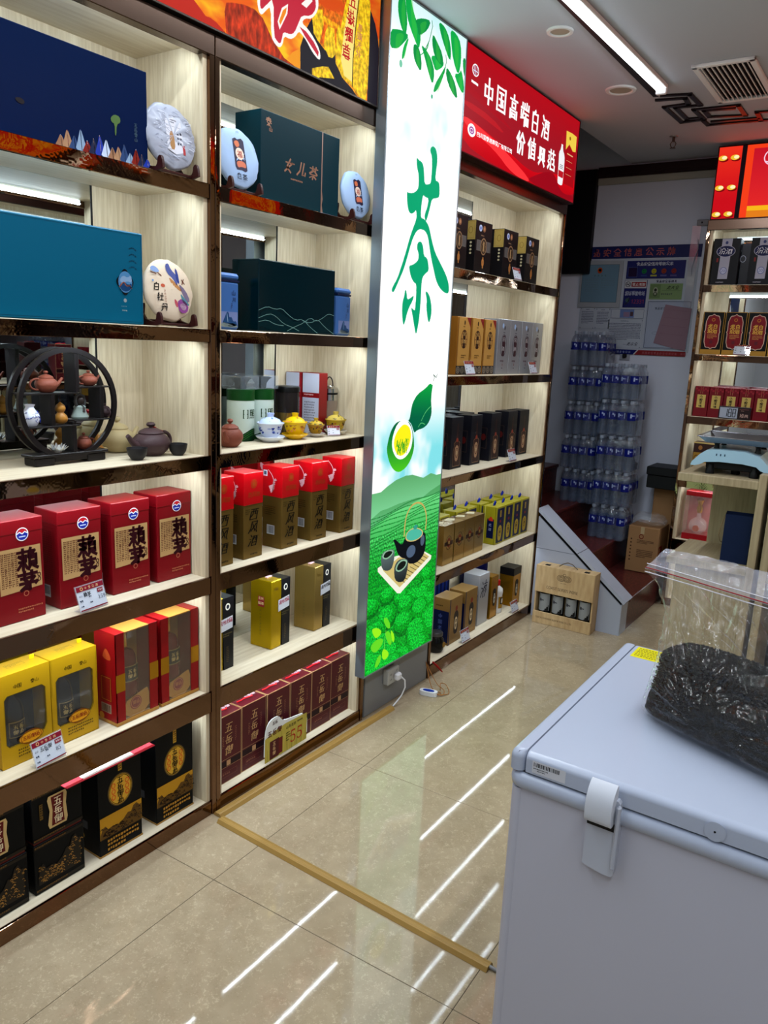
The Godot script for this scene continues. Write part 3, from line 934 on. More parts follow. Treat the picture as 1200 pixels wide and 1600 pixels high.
	# leaf and cup emblem
	c.poly(smooth2(P.call("792,2469,783,2505,748,2482,681,2522,563,2564,501,2624,484,2677,470,2748,446,2755,499,2785,529,2832,549,2856,590,2836,677,2828,746,2800,786,2746,793,2700,769,2597")), Color(0.03, 0.62, 0.25), Color(0.0, 0.38, 0.25), 1100, 1200)
	c.line(P.call("792,2469,806,2437,786,2418,834,2442,850,2414"), 2.0, Color(0.1, 0.3, 0.2))
	c.line(smooth2(smooth2(P.call("640,2770,700,2700,780,2660"), false), false), 2.0, Color(0.4, 0.85, 0.5))
	c.line(smooth2(smooth2(P.call("600,2815,640,2780,700,2800"), false), false), 2.0, Color(0.4, 0.85, 0.5))
	c.poly(smooth2(P.call("323,2753,268,2771,217,2820,184,2896,173,2956,202,3029,247,3087,298,3124,364,3140,445,3117,509,3068,546,3007,557,2944,520,2832,481,2775,413,2758")), Color(0.0, 0.4, 0.22), Color(0.3, 0.78, 0.12), 1230, 1375)
	c.poly(smooth2(P.call("380,2742,301,2770,251,2845,236,2918,262,2982,314,3031,381,3047,454,3026,509,2977,528,2914,518,2841,483,2793,430,2755")), Color(1, 1, 1))
	c.poly(smooth2(P.call("382,2781,328,2810,283,2851,263,2902,276,2956,320,3005,378,3019,443,2998,488,2938,504,2876,485,2820,441,2789")), Color(0.98, 0.93, 0.1))
	for k in 40:
		var gx := rng.randf_range(0.29, 0.47) * 440
		var gy := rng.randf_range(2905, 2985) * sy
		c.line(PackedVector2Array([Vector2(gx, gy + 12), Vector2(gx + rng.randf_range(-5, 5), gy - 10)]), 2.5, Color(0.15, 0.62, 0.15))
	# leaves hanging from the top
	var hang := ["81,43,75,99,98,160,138,210,180,231,195,171,185,97,135,-30", "143,-35,186,110,236,171,300,222,350,265,371,178,335,118,271,75,195,-52", "288,98,390,57,490,42,450,110,384,156,333,180,321,130", "0,245,96,218,152,209,225,217,158,280,92,332,0,353", "225,221,179,267,151,325,146,383,173,361,196,297", "287,241,279,286,304,344,393,392,393,311,347,244", "376,221,420,273,484,358,553,430,571,341,523,272,439,231", "505,255,583,228,666,227,694,253,657,290,578,328,550,295", "524,108,514,163,551,234,620,266,691,269,662,193,590,147", "591,13,614,65,680,135,776,217,785,149,749,68,674,16", "755,9,777,90,815,186,907,274,938,166,919,54,846,10", "729,258,728,320,806,393,919,432,880,342,802,284", "727,243,660,324,587,406,561,473,616,444,667,376,701,312", "844,272,905,327,994,376,1003,308,944,212,922,250", "961,132,971,205,1006,259,1006,130", "479,167,440,238,353,300,412,268,462,224"]
	c.line(P.call("500,35,513,68,479,167,411,261"), 2.5, Color(0.05, 0.45, 0.2))
	c.line(P.call("712,186,725,228,701,312"), 2.5, Color(0.05, 0.45, 0.2))
	for k in hang.size():
		var q: PackedVector2Array = smooth2(P.call(hang[k]))
		c.poly(q, [Color(0.02, 0.6, 0.26), Color(0.04, 0.66, 0.28), Color(0.02, 0.55, 0.25)][k % 3])
		var mid := Vector2.ZERO
		for v in q: mid += v / q.size()
		var hl := PackedVector2Array()
		for v in q: hl.append(mid + (v - mid) * Vector2(0.45, 0.8) + Vector2(4, 3))
		c.poly(hl, Color(0.35, 0.8, 0.25, 0.35))
	c.disc(138 * sx, 407 * sy, 8, 10, Color(0.45, 0.75, 0.62))
	c.disc(551 * sx, 499 * sy, 5, 6, Color(0.1, 0.6, 0.4))
	# the large brushed character
	var g := Color(0.02, 0.62, 0.42)
	c.poly(smooth2(P.call("388,926,419,940,462,944,487,968,499,1016,513,1083,572,1072,597,1059,601,1014,603,954,595,879,569,855,567,834,588,815,618,811,648,825,669,864,673,914,663,959,657,1029,703,1031,723,1048,731,1130,697,1144,626,1160,608,1211,592,1257,560,1327,544,1317,535,1292,543,1265,563,1236,582,1165,528,1164,501,1153,488,1196,482,1257,484,1312,530,1312,582,1337,613,1368,658,1451,713,1525,796,1589,881,1654,938,1715,955,1771,943,1803,878,1797,797,1764,743,1713,708,1652,667,1584,627,1499,601,1431,561,1393,508,1385,465,1393,432,1412,394,1458,365,1513,331,1594,289,1685,238,1758,184,1835,165,1850,146,1841,154,1816,213,1752,255,1671,304,1572,345,1473,383,1400,424,1334,424,1292,413,1268,394,1288,357,1304,325,1298,304,1268,290,1221,285,1168,308,1174,358,1168,406,1147,434,1119,429,1038,398,986")), g)
	c.poly(smooth2(P.call("454,1494,473,1476,508,1471,537,1501,553,1565,599,1574,620,1607,635,1660,592,1682,550,1713,540,1758,542,1848,537,1975,523,2058,500,2132,470,2070,441,1999,410,1933,450,1953,471,1954,472,1853,471,1769,431,1759,391,1727,368,1686,358,1652,403,1643,453,1620,482,1595,477,1552,454,1528")), g)
	c.poly(smooth2(P.call("321,1814,343,1836,354,1888,399,1872,445,1848,427,1892,388,1934,358,1985,341,2039,320,2069,303,2023,292,1962,295,1901,314,1865")), g)
	c.poly(smooth2(P.call("599,1806,643,1818,679,1857,704,1920,704,1985,679,2036,654,2006,626,1920,630,1869")), g)
	return c.tex()

func red_texture() -> ImageTexture:
	var c := Canvas.new(1280, 419, Color(0.62, 0.08, 0.13))
	c.poly(pts2("0,0,1280,0,1280,300,0,200"), Color(0.72, 0.04, 0.1), Color(0.58, 0.11, 0.16), 0, 300)
	c.poly(smooth2(smooth2(pts2("0,280,187,292,419,325,715,372,900,330,1209,300,1280,290,1280,419,0,419"))), Color(0.9, 0.03, 0.09), Color(0.72, 0.02, 0.08), 280, 419)
	c.poly(smooth2(smooth2(pts2("0,275,187,296,419,335,760,419,500,419,300,350,0,310"))), Color(0.98, 0.2, 0.22))
	c.poly(smooth2(smooth2(pts2("640,419,760,372,900,326,1000,320,1100,400,1280,380,1280,419"))), Color(0.6, 0.03, 0.1))
	c.poly(smooth2(pts2("0,150,300,190,500,240,300,215,0,180")), Color(0.66, 0.06, 0.12))
	c.poly(smooth2(pts2("0,215,250,225,420,270,200,250,0,238")), Color(0.72, 0.1, 0.14))
	var w := Color(1, 1, 1)
	var put := func(s: String, xs: Array, ys: Array, sx: float, sy: float) -> void:
		for k in s.length():
			for q in strokes(s[k], xs[k] - sx / 2, ys[k] - sy / 2, sx, sy, 15.5, 0.6): c.poly(q, w)
	put.call("中国高端白酒", [210, 333, 462, 585, 706, 838], [133, 132, 132, 133, 132, 131], 84.0, 98.0)
	put.call("价值典范", [565, 693, 816, 942], [262, 262, 264, 260], 84.0, 94.0)
	c.ring(83, 85, 30, 24, 5, w)
	for k in 3: c.line(pts2("%d,66,%d,104" % [70 + k * 13, 70 + k * 13]), 4, Color(0.85, 0.9, 1))
	c.line(pts2("62,88,104,88"), 4, Color(0.85, 0.9, 1))
	c.poly(pts2("52,128,112,130,112,140,52,138"), w)
	c.disc(80, 321, 36, 26, w)
	c.disc(80, 321, 23, 15, Color(0.62, 0.3, 0.6))
	c.ring(80, 321, 14, 9, 3, w)
	var small := "四川国泰酒原浆厂有限公司"
	for k in small.length():
		for q in strokes(small[k], 128.0 + 29.5 * k, 313.0 + 0.0 * k, 25, 19, 3.6, 0.8): c.poly(q, w)
	# bottle and carton
	c.poly(pts2("1108,83,1160,78,1254,82,1264,344,1126,344"), Color(0.66, 0.04, 0.09))
	c.poly(pts2("1108,83,1190,79,1254,82,1256,160,1215,165,1162,140,1117,176"), Color(0.95, 0.82, 0.3))
	c.disc(1165, 110, 12, 9, Color(0.6, 0.4, 0.1))
	for k in 4: c.line(pts2("1140,%d,1220,%d" % [190 + 34 * k, 190 + 34 * k]), [6, 2, 2, 2][k], Color(0.9, 0.72, 0.5))
	c.poly(smooth2(pts2("1056,130,1076,130,1078,186,1108,205,1116,250,1112,340,1106,360,1046,360,1040,340,1036,250,1030,205,1054,186")), Color(0.96, 0.96, 0.97))
	c.poly(pts2("1056,118,1076,118,1078,160,1054,160"), Color(0.7, 0.08, 0.12))
	c.poly(pts2("1042,290,1112,290,1110,322,1044,322"), Color(0.75, 0.1, 0.15))
	for k in 3: c.line(pts2("1055,%d,1098,%d" % [262 + k * 8, 262 + k * 8]), 3, Color(0.3, 0.3, 0.35))
	return c.tex()

func mountain_texture() -> ImageTexture:
	var c := Canvas.new(1640, 390, Color(0.95, 0.5, 0.1))
	var no := FastNoiseLite.new()
	no.seed = 3; no.frequency = 0.006; no.fractal_octaves = 4
	for y in range(0, 390, 2):
		for x in range(0, 1640, 4):
			var k := no.get_noise_2d(x * 0.7, y * 1.8)
			var col := Color(0.93, 0.38, 0.06).lerp(Color(1.0, 0.78, 0.1), clampf(0.45 + k * 1.4 - (0.25 if y < 170 else 0.0), 0, 1))
			if x > 1200 and y < 200: col = col.lerp(Color(0.82, 0.25, 0.12), 0.5)
			c.im.fill_rect(Rect2i(x, y, 4, 2), col)
	c.poly(pts2("0,300,60,250,160,290,260,240,420,310,500,390,0,390"), Color(0.72, 0.18, 0.08))
	c.poly(pts2("500,390,560,330,640,350,700,310,800,370,819,369,841,373,876,388,882,392"), Color(0.75, 0.16, 0.1))
	c.poly(pts2("873,335,880,310,905,302,952,291,996,289,1030,300,1074,343,1130,380,1190,390,880,390"), Color(0.7, 0.2, 0.08))
	c.grain(Rect2i(870, 285, 330, 105), 0.05, 0.5, 5, 0.4, Color(0.7, 0.2, 0.08), 0.2)
	c.poly(smooth2(pts2("1130,390,1180,340,1240,325,1300,350,1330,390")), Color(0.95, 0.6, 0.1))
	c.poly(pts2("1206,325,1230,270,1261,226,1276,250,1290,280,1334,299,1345,265,1383,270,1390,320,1435,356,1488,374,1543,403,1438,410,1209,410"), Color(0.12, 0.1, 0.13))
	var y1 := Color(0.95, 0.76, 0.12)
	for s in ["1331,243,1345,222,1378,219,1390,291,1372,310,1350,312,1325,284", "1261,218,1290,190,1313,184,1322,224,1302,286,1271,266", "1267,370,1321,349,1352,342,1386,369,1307,386,1292,399,1268,396", "1390,230,1402,200,1424,215,1415,300,1396,300"]: c.poly(pts2(s), y1)
	c.poly(pts2("1470,40,1430,140,1404,242,1391,313,1427,353,1487,365,1552,396,1570,399,1582,311,1582,188,1579,77,1555,30"), y1)
	c.poly(pts2("1480,30,1520,40,1497,177,1487,286,1485,352,1440,345,1419,301,1431,212"), Color(0.99, 0.9, 0.5))
	c.grain(Rect2i(1240, 20, 350, 370), 0.05, 0.4, 15, 0.8, y1, 0.5)
	c.line(pts2("1518,40,1512,73,1497,177,1487,286,1487,365"), 5, Color(0.3, 0.2, 0.05))
	c.poly(pts2("1580,95,1612,130,1632,170,1640,200,1640,390,1579,390,1581,235"), Color(0.13, 0.11, 0.15))
	var red := Color(0.75, 0.1, 0.12)
	var at := [Vector2(1475, 100), Vector2(1465, 156), Vector2(1457, 212), Vector2(1448, 268)]
	var s1 := "五嶽獨尊"
	for k in 4:
		for q in strokes(s1[k], at[k].x - 21, at[k].y - 23, 42, 44, 5.5, 0.8): c.poly(q, red)
	var s2 := "昂頭天外"
	for k in 4:
		for q in strokes(s2[k], 1510 - k * 2, 160 + 27 * k, 26, 22, 3.0, 0.8): c.poly(q, Color(0.8, 0.5, 0.35))
	# brushed character, red with a white edge
	c.poly(smooth2(pts2("1006,246,1007,269,1014,290,1027,294,1043,277,1066,257,1069,340,1088,355,1108,358,1122,345,1128,318,1156,320,1180,306,1197,284,1212,288,1234,298,1265,323,1300,337,1310,328,1303,303,1271,278,1240,262,1211,255,1225,238,1261,228,1290,195,1293,169,1284,151,1300,120,1280,60,1230,40,1180,60,1120,90,1060,120,1010,180")), Color(1, 0.98, 0.95))
	c.poly(smooth2(pts2("1023,240,1017,266,1024,281,1046,260,1078,229,1081,333,1098,344,1111,346,1118,329,1124,307,1155,306,1176,295,1196,259,1210,234,1254,222,1279,195,1278,170,1266,157,1285,125,1265,75,1230,55,1180,75,1120,105,1070,135,1025,190")), Color(0.78, 0.16, 0.24))
	c.poly(pts2("1200,269,1233,273,1272,291,1299,313,1296,327,1265,310,1227,288"), Color(0.78, 0.16, 0.24))
	c.poly(pts2("1116,244,1144,224,1142,252,1107,308,1097,288"), Color(1, 0.98, 0.95))
	c.poly(pts2("1121,249,1138,236,1135,252,1110,294,1104,285"), Color(0.96, 0.55, 0.12))
	c.poly(pts2("1206,203,1252,162,1262,177,1232,206"), Color(1, 0.98, 0.95))
	return c.tex()

func gate_texture() -> ImageTexture:
	var c := Canvas.new(640, 410, Color(0.85, 0.1, 0.1))
	c.poly(pts2("0,0,160,0,160,410,0,410"), Color(0.95, 0.2, 0.12), Color(0.8, 0.05, 0.1), 0, 300)
	c.poly(pts2("142,0,160,0,160,410,142,410"), Color(1.0, 0.3, 0.16))
	c.poly(pts2("126,0,152,0,152,410,126,410"), Color(0.08, 0.04, 0.06))
	c.poly(pts2("152,0,640,0,640,410,152,410"), Color(0.97, 0.25, 0.1))
	c.poly(pts2("190,22,640,22,640,345,190,345"), Color(0.78, 0.08, 0.16), Color(0.9, 0.15, 0.15), 20, 345)
	c.poly(pts2("190,345,640,345,640,385,190,385"), Color(0.98, 0.72, 0.1))
	c.poly(pts2("190,372,640,372,640,410,190,410"), Color(0.9, 0.5, 0.1))
	for k in 3:
		for j in 2:
			var x: float = 24.0 + 66.0 * j
			var y := [62.0, 232.0, 385.0][k] as float
			c.disc(x + 6, y + 10, 25, 13, Color(0.5, 0.02, 0.04))
			c.disc(x, y, 24, 15, Color(0.95, 0.75, 0.2))
			c.disc(x + 8, y - 2, 14, 10, Color(1, 0.97, 0.75))
	c.ring(290, 78, 44, 44, 6, Color(1, 0.85, 0.95))
	c.line(smooth2(smooth2(pts2("268,60,290,50,288,80,275,105,262,100"), false), false), 6, Color(1, 0.85, 0.95))
	c.line(smooth2(smooth2(pts2("290,50,315,62,318,95,300,108"), false), false), 6, Color(1, 0.85, 0.95))
	return c.tex()

func make_signs() -> void:
	light_box("mountain_light_box", "glowing orange mountain light box with a yellow carved stone above the left cabinets", Vector3(0.02, 2.387, -0.86), PI / 2, 1.592, 0.39, 0.06, mountain_texture(), 0.85, Color(1.0, 0.5, 0.15), E_SIGN * 0.12, Color(0.2, 0.17, 0.15))
	light_box("tea_light_box", "tall glowing white light box with a large green tea character and tea fields", Vector3(0.055, 0.229, -2.455), PI / 2, 0.55, 2.548, 0.045, tea_texture(), 1.0, Color(0.85, 1.0, 0.95), E_SIGN, Color(0.55, 0.6, 0.63))
	light_box("liquor_light_box", "glowing red light box with white characters above the five shelf cabinet", Vector3(0.05, 2.358, -3.01), PI / 2, 1.275, 0.418, 0.05, red_texture(), 0.95, Color(1.0, 0.2, 0.22), E_SIGN * 0.1, Color(0.25, 0.05, 0.06))
	light_box("gate_light_box", "glowing red door light box with gold studs at the right edge", Vector3(0.595, 2.362, -5.045), 0.0, 0.64, 0.4, 0.05, gate_texture(), 0.95, Color(1.0, 0.25, 0.15), E_SIGN * 0.08, Color(0.2, 0.05, 0.05))
# ---------------------------------------------------------------- cartons on the shelves
# local frame of everything on a shelf: front towards +z, x to the right, the base at y = 0
func left(xf: float, z: float, y: float, d: float) -> Vector3:     # a place in the left cabinets: front face at x = xf, middle at z
	return Vector3(xf - d / 2, y, z)

func carton(called: String, label: String, cat: String, group: String, w: float, h: float, d: float, m: Material, bev := 0.0015) -> Node3D:
	var o := thing(called, label, cat, Vector3.ZERO, PI / 2, group)
	part(o, "carton", MB.new().mnmx(Vector3(-w / 2, 0, -d / 2), Vector3(w / 2, h, d / 2), bev), m)
	return o

func front(w: float, h: float, d: float) -> Ink: return Ink.new(self, Vector3(-w / 2, h, d / 2), Vector3.RIGHT, Vector3.DOWN)
func side(w: float, h: float, d: float) -> Ink: return Ink.new(self, Vector3(-w / 2, h, -d / 2), Vector3(0, 0, 1), Vector3.DOWN)
func right_side(w: float, h: float, d: float) -> Ink: return Ink.new(self, Vector3(w / 2, h, d / 2), Vector3(0, 0, -1), Vector3.DOWN)
func top(w: float, h: float, d: float) -> Ink: return Ink.new(self, Vector3(-w / 2, h, -d / 2), Vector3.RIGHT, Vector3(0, 0, 1))

func row(o: Node3D, labels: Array, xf: float, y: float, d: float, zs: Array, jitter := 0.02, sd := 1) -> void:   # the first place takes o itself, the others copies
	var rng := RandomNumberGenerator.new()
	rng.seed = sd
	for k in zs.size():
		var at := left(xf + rng.randf_range(-0.003, 0.003), zs[k], y, d)
		var turn := PI / 2 + rng.randf_range(-jitter, jitter)
		if k == 0:
			o.position = at
			o.rotation.y = turn
			o.set_meta("label", labels[0])
		else:
			copy(o, labels[k], at, turn)

func price_tag(label: String, at: Vector3, turn: float, s := 1.0, name_chars := "", price := "55", group := "price tags") -> Node3D:
	var t := thing("price_tag", label, "price tag", at, turn, group)
	var w := 0.092 * s
	var h := 0.066 * s
	var lean := Basis(Vector3.RIGHT, -0.3)
	var off := Vector3(0, 0.004, 0.0)
	var holder := MB.new()
	holder.box(Vector3(0, h / 2, 0), Vector3(w + 0.006 * s, h + 0.006 * s, 0.0035), 0.001)
	holder.moved(Transform3D(lean, off))
	part(t, "holder", holder, M.acrylic)
	var foot := MB.new().box(Vector3(0, 0.0015, -0.012 * s), Vector3(w, 0.002, 0.03 * s), 0.0005)
	part(t, "foot", foot, M.acrylic)
	var card := MB.new().box(Vector3(0, h / 2, 0), Vector3(w, h, 0.0012))
	card.moved(Transform3D(lean, off))
	part(t, "card", card, mat(Color(0.85, 0.88, 0.93), 0.5))
	var k := Ink.new(self, Vector3(-w / 2, h, 0.002), Vector3.RIGHT, Vector3.DOWN)
	var c := s
	var maroon := Color(0.5, 0.1, 0.17)
	k.rect(0, 0, 9.2 * c, 1.35 * c, maroon).rect(0, 6.25 * c, 9.2 * c, 0.3 * c, maroon)
	k.rect(6.7 * c, 1.7 * c, 2.0 * c, 1.1 * c, maroon)
	k.up()
	k.ring(1.7 * c, 0.68 * c, 0.5 * c, 0.45 * c, 0.15 * c, Color(0.9, 0.75, 0.5), 12)
	k.txt("中泰名酒", 2.7 * c, 0.3 * c, 0.75 * c, Color(0.9, 0.75, 0.55), 0.0, 1.3 * c)
	k.txt("零售价", 6.9 * c, 1.95 * c, 0.55 * c, Color(0.9, 0.85, 0.85))
	var ink := Color(0.18, 0.2, 0.3)
	k.txt("品名", 0.4 * c, 2.3 * c, 0.5 * c, ink)
	k.txt("规格", 0.4 * c, 3.7 * c, 0.5 * c, ink)
	k.dashes(0.4 * c, 3.6 * c, 1.3 * c, 0.7 * c, 1, ink, 2)
	k.dashes(3.6 * c, 3.0 * c, 1.4 * c, 0.7 * c, 1, ink, 3)
	k.dashes(3.6 * c, 4.6 * c, 1.4 * c, 0.7 * c, 1, ink, 4)
	k.dashes(0.4 * c, 5.1 * c, 1.3 * c, 0.7 * c, 1, ink, 5)
	k.txt(name_chars, 2.0 * c, 1.8 * c, 1.15 * c, Color(0.05, 0.05, 0.1), 0.13 * c, 1.25 * c)
	if price: k.latin(price, 6.6 * c, 4.6 * c, 1.1 * c, Color(0.1, 0.12, 0.25), serif)
	k.mb.moved(Transform3D(lean, off))
	part(t, "card_print", k.mb, M.ink)
	return t

func make_left_cartons() -> void:
	var gold := Color(0.78, 0.62, 0.3)
	# ---- row D, first cabinet: red boxes with gold labels
	var w := 0.132; var h := 0.268; var d := 0.105
	var o := carton("liquor_box", "", "liquor box", "red boxes with large dark characters on gold labels", w, h, d, mat(Color(0.48, 0.025, 0.07), 0.36))
	part(o, "lid", MB.new().mnmx(Vector3(-w / 2 - 0.001, h - 0.036, -d / 2 - 0.001), Vector3(w / 2 + 0.001, h + 0.001, d / 2 + 0.001), 0.002), mat(Color(0.5, 0.03, 0.075), 0.34))
	var k := front(w, h, d)
	k.e = 0.0014
	var dark := Color(0.19, 0.03, 0.05)
	k.poly(pts2("0.9,7.2,12.3,7.2,12.4,18.3,0.9,18.9"), Color(0.75, 0.6, 0.4))
	k.disc(7.5, 3.9, 1.75, 1.75, Color(0.95, 0.93, 0.95)).up()
	k.disc(7.5, 3.9, 1.5, 1.5, Color(0.1, 0.16, 0.62)).up()
	k.poly(pts2("6.1,3.5,6.5,2.7,7.5,2.4,8.5,2.7,8.9,3.5,8.2,3.1,7.5,3.6,6.8,3.1"), Color(0.75, 0.1, 0.15))
	k.line(pts2("6.1,3.7,6.8,3.3,7.5,3.8,8.2,3.3,8.9,3.7"), 0.28, Color(0.95, 0.95, 0.98))
	k.line(pts2("6.7,4.5,8.3,4.5"), 0.3, Color(0.8, 0.85, 0.98))
	k.txt("賴", 5.9, 7.9, 5.4, dark, 0.84, 0, 0.01, 0.9)
	k.txt("茅", 5.9, 13.6, 5.0, dark, 0.95, 0, 0.01, 0.9)
	for c in 5:
		k.dashes(1.4 + c * 0.92, 8.2, 0.55, 9.2, 17, Color(0.35, 0.14, 0.1), 20 + c)
		k.ring(1.7 + c * 0.92, 9.6 + 1.5 * ((c * 2) % 5), 0.34, 0.36, 0.12, Color(0.35, 0.14, 0.1), 10)
	k.ring(11.6, 15.3, 0.5, 0.6, 0.22, dark, 12).ring(11.6, 16.5, 0.5, 0.6, 0.22, dark, 12)
	k.ring(7.8, 19.6, 0.75, 0.75, 0.2, Color(0.72, 0.4, 0.3), 14)
	k.dashes(5.4, 23.2, 6.6, 1.5, 2, Color(0.72, 0.42, 0.3), 8)
	part(o, "front_label", k.mb, M.ink)
	k = side(w, h, d)
	k.frame(2.2, 4.6, 6.2, 17, 0.07, Color(0.36, 0.02, 0.05))
	for c in 5: k.dashes(2.9 + c, 5.6, 0.6, 14.5, 24, Color(0.36, 0.02, 0.05), 40 + c)
	k.rect(2.0, 20.9, 4.0, 3.4, Color(0.72, 0.74, 0.76)).up()
	k.bars(2.3, 21.2, 3.4, 2.4, 16, Color(0.2, 0.2, 0.22))
	part(o, "side_print", k.mb, M.ink)
	row(o, ["red liquor box with a gold label, cut by the picture's edge", "red liquor box with a gold label, behind the price tag on the red box shelf", "red liquor box with a gold label, second from the cabinet's right panel", "red liquor box with a gold label, close to the cabinet's right panel"], -0.07, LEV.D, d, [-1.078, -1.256, -1.42, -1.58], 0.03, 3)
	price_tag("price card in front of the second red liquor box", Vector3(-0.012, LEV.D, -1.25), PI / 2 + 0.12, 1.0, "賴茅", "159")

	# ---- row E: two yellow window boxes, two red window boxes
	w = 0.146; h = 0.258; d = 0.082
	o = thing("liquor_box", "", "liquor box", Vector3.ZERO, PI / 2, "yellow boxes with a window on the bottle")
	var ym := mat(Color(0.72, 0.56, 0.03), 0.4)
	var win := pts2("-0.058,0.19,-0.05,0.2,0.048,0.2,0.058,0.19,0.058,0.086,0.05,0.07,0.028,0.066,0.02,0.056,-0.05,0.056,-0.058,0.066")
	part(o, "carton", window_box(w, h, d, 0.004, win), ym)
	part(o, "window", MB.new().ext(win, d / 2 - 0.004, d / 2 - 0.003), film(Color(0.5, 0.6, 0.7), 0.03, 0.03))
	part(o, "liner", MB.new().mnmx(Vector3(-w / 2 + 0.005, 0.004, -d / 2 + 0.004), Vector3(w / 2 - 0.005, h - 0.005, -d / 2 + 0.006)), mat(Color(0.1, 0.115, 0.14), 0.5))
	k = front(w, h, d)
	var bk := Color(0.2, 0.16, 0.02)
	k.txt("中国", 4.1, 3.2, 1.1, bk, 0.12, 1.2)
	k.txt("泰山", 9.0, 3.2, 1.1, bk, 0.12, 1.2)
	var frame_line := PackedVector2Array()
	for v in win: frame_line.append(Vector2((v.x + w / 2) * 100, (h - v.y) * 100))
	frame_line.append(frame_line[0])
	k.line(frame_line, 0.16, Color(0.35, 0.28, 0.05))
	k.dashes(4.6, 21.6, 8.2, 2.6, 3, Color(0.4, 0.3, 0.05), 4)
	part(o, "front_print", k.mb, M.ink)
	var lab := Ink.new(self, Vector3(-w / 2, h, d / 2 + 0.001), Vector3.RIGHT, Vector3.DOWN)
	lab.disc(8.3, 19.2, 3.6, 1.7, Color(0.45, 0.28, 0.05)).up()
	lab.disc(8.3, 19.2, 3.35, 1.45, Color(0.87, 0.6, 0.1)).up()
	lab.ring(8.3, 19.2, 3.0, 2.0, 0.2, Color(0.55, 0.3, 0.05))
	lab.txt("五岳御品", 5.8, 18.5, 1.2, Color(0.55, 0.12, 0.05), 0.16, 1.25)
	part(o, "oval_label", lab.mb, M.ink)
	k = top(w, h, d)
	k.frame(5, 2.4, 5, 2.2, 0.12, Color(0.5, 0.42, 0.15)).dashes(5.3, 2.8, 4.4, 1.4, 2, Color(0.5, 0.42, 0.15), 6)
	part(o, "top_print", k.mb, M.ink)
	part(o, "pull_tab", MB.new().box(Vector3(w / 2 - 0.018, h + 0.006, -0.01), Vector3(0.014, 0.012, 0.004), 0.001), mat(Color(0.9, 0.75, 0.02), 0.4))
	var bt := part(o, "bottle", MB.new().lathe([[0.001, 0], [0.029, 0], [0.032, 0.006], [0.033, 0.05], [0.031, 0.11], [0.025, 0.135], [0.013, 0.15], [0.011, 0.165], [0.012, 0.18], [0.001, 0.183]], 20, Vector3(-0.018, 0.03, -0.0)), mat(Color(0.05, 0.055, 0.06), 0.12))
	part(bt, "bottle_label", bottle_label(-0.018, 0.04, 0.0331, -0.0, 0.095, 0.045), M.ink)
	row(o, ["yellow liquor box with a window, at the left edge behind the lower price card", "yellow liquor box with a window, next to the red window boxes"], -0.068, LEV.E, d, [-1.07, -1.218], 0.015, 5)
	price_tag("price card in front of the two yellow liquor boxes", Vector3(-0.01, LEV.E, -1.1), PI / 2 + 0.1, 1.0, "五岳御", "85")

	w = 0.154; h = 0.285; d = 0.095
	o = thing("liquor_box", "", "liquor box", Vector3.ZERO, PI / 2, "red boxes open in front on a red bottle")
	var rm := mat(Color(0.55, 0.03, 0.06), 0.35)
	var gm := mat(Color(0.66, 0.47, 0.2), 0.4)
	var f := MB.new()
	f.mnmx(Vector3(-w / 2, 0.01, -d / 2), Vector3(-w / 2 + 0.004, h, d / 2), 0.001).mnmx(Vector3(w / 2 - 0.004, 0.01, -d / 2), Vector3(w / 2, h, d / 2), 0.001)
	f.mnmx(Vector3(-w / 2, 0.01, d / 2 - 0.003), Vector3(-w / 2 + 0.032, h, d / 2), 0.001).mnmx(Vector3(w / 2 - 0.032, 0.01, d / 2 - 0.003), Vector3(w / 2, h, d / 2), 0.001)
	part(o, "red_frame", f, rm)
	part(o, "base", MB.new().mnmx(Vector3(-w / 2 - 0.001, 0, -d / 2 - 0.001), Vector3(w / 2 + 0.001, 0.01, d / 2 + 0.001), 0.001), gm)
	part(o, "back", MB.new().mnmx(Vector3(-w / 2 + 0.004, 0.01, -d / 2), Vector3(w / 2 - 0.004, h - 0.003, -d / 2 + 0.003)), gm)
	part(o, "top", MB.new().mnmx(Vector3(-w / 2 + 0.033, h - 0.004, -d / 2), Vector3(w / 2 - 0.033, h, d / 2), 0.001).mnmx(Vector3(-w / 2 + 0.004, h - 0.006, -d / 2), Vector3(w / 2 - 0.004, h - 0.004, d / 2 - 0.004)), gm)
	part(o, "red_top_flap", MB.new().mnmx(Vector3(-w / 2, h - 0.003, -d / 2), Vector3(-w / 2 + 0.033, h + 0.0005, d / 2), 0.001), rm)
	part(o, "red_top_flap", MB.new().mnmx(Vector3(w / 2 - 0.033, h - 0.003, -d / 2), Vector3(w / 2, h + 0.0005, d / 2), 0.001), rm)
	part(o, "window", MB.new().mnmx(Vector3(-w / 2 + 0.032, 0.012, d / 2 - 0.0025), Vector3(w / 2 - 0.032, h - 0.004, d / 2 - 0.0015)), film(Color(1, 0.95, 0.85), 0.02, 0.03))
	part(o, "gold_front", MB.new().ext(smooth2(pts2("-0.045,0.01,0.045,0.01,0.045,0.085,0.02,0.08,-0.01,0.07,-0.045,0.062")), d / 2 - 0.008, d / 2 - 0.005), gm)
	bt = part(o, "bottle", MB.new().lathe([[0.001, 0], [0.036, 0], [0.04, 0.01], [0.038, 0.06], [0.034, 0.12], [0.028, 0.135], [0.012, 0.142], [0.011, 0.15]], 24, Vector3(-0.012, 0.07, 0)), mat(Color(0.33, 0.02, 0.05), 0.08))
	part(bt, "cap", MB.new().lathe([[0.0115, 0.0], [0.013, 0.002], [0.013, 0.03], [0.012, 0.033], [0.012, 0.045], [0.001, 0.046]], 16, Vector3(-0.012, 0.219, 0)), mat(Color(0.8, 0.6, 0.2), 0.25, 0.9))
	part(bt, "bottle_label", bottle_label(-0.012, 0.0, 0.0395, 0.0, 0.145, 0.05), M.ink)
	k = front(w, h, d)
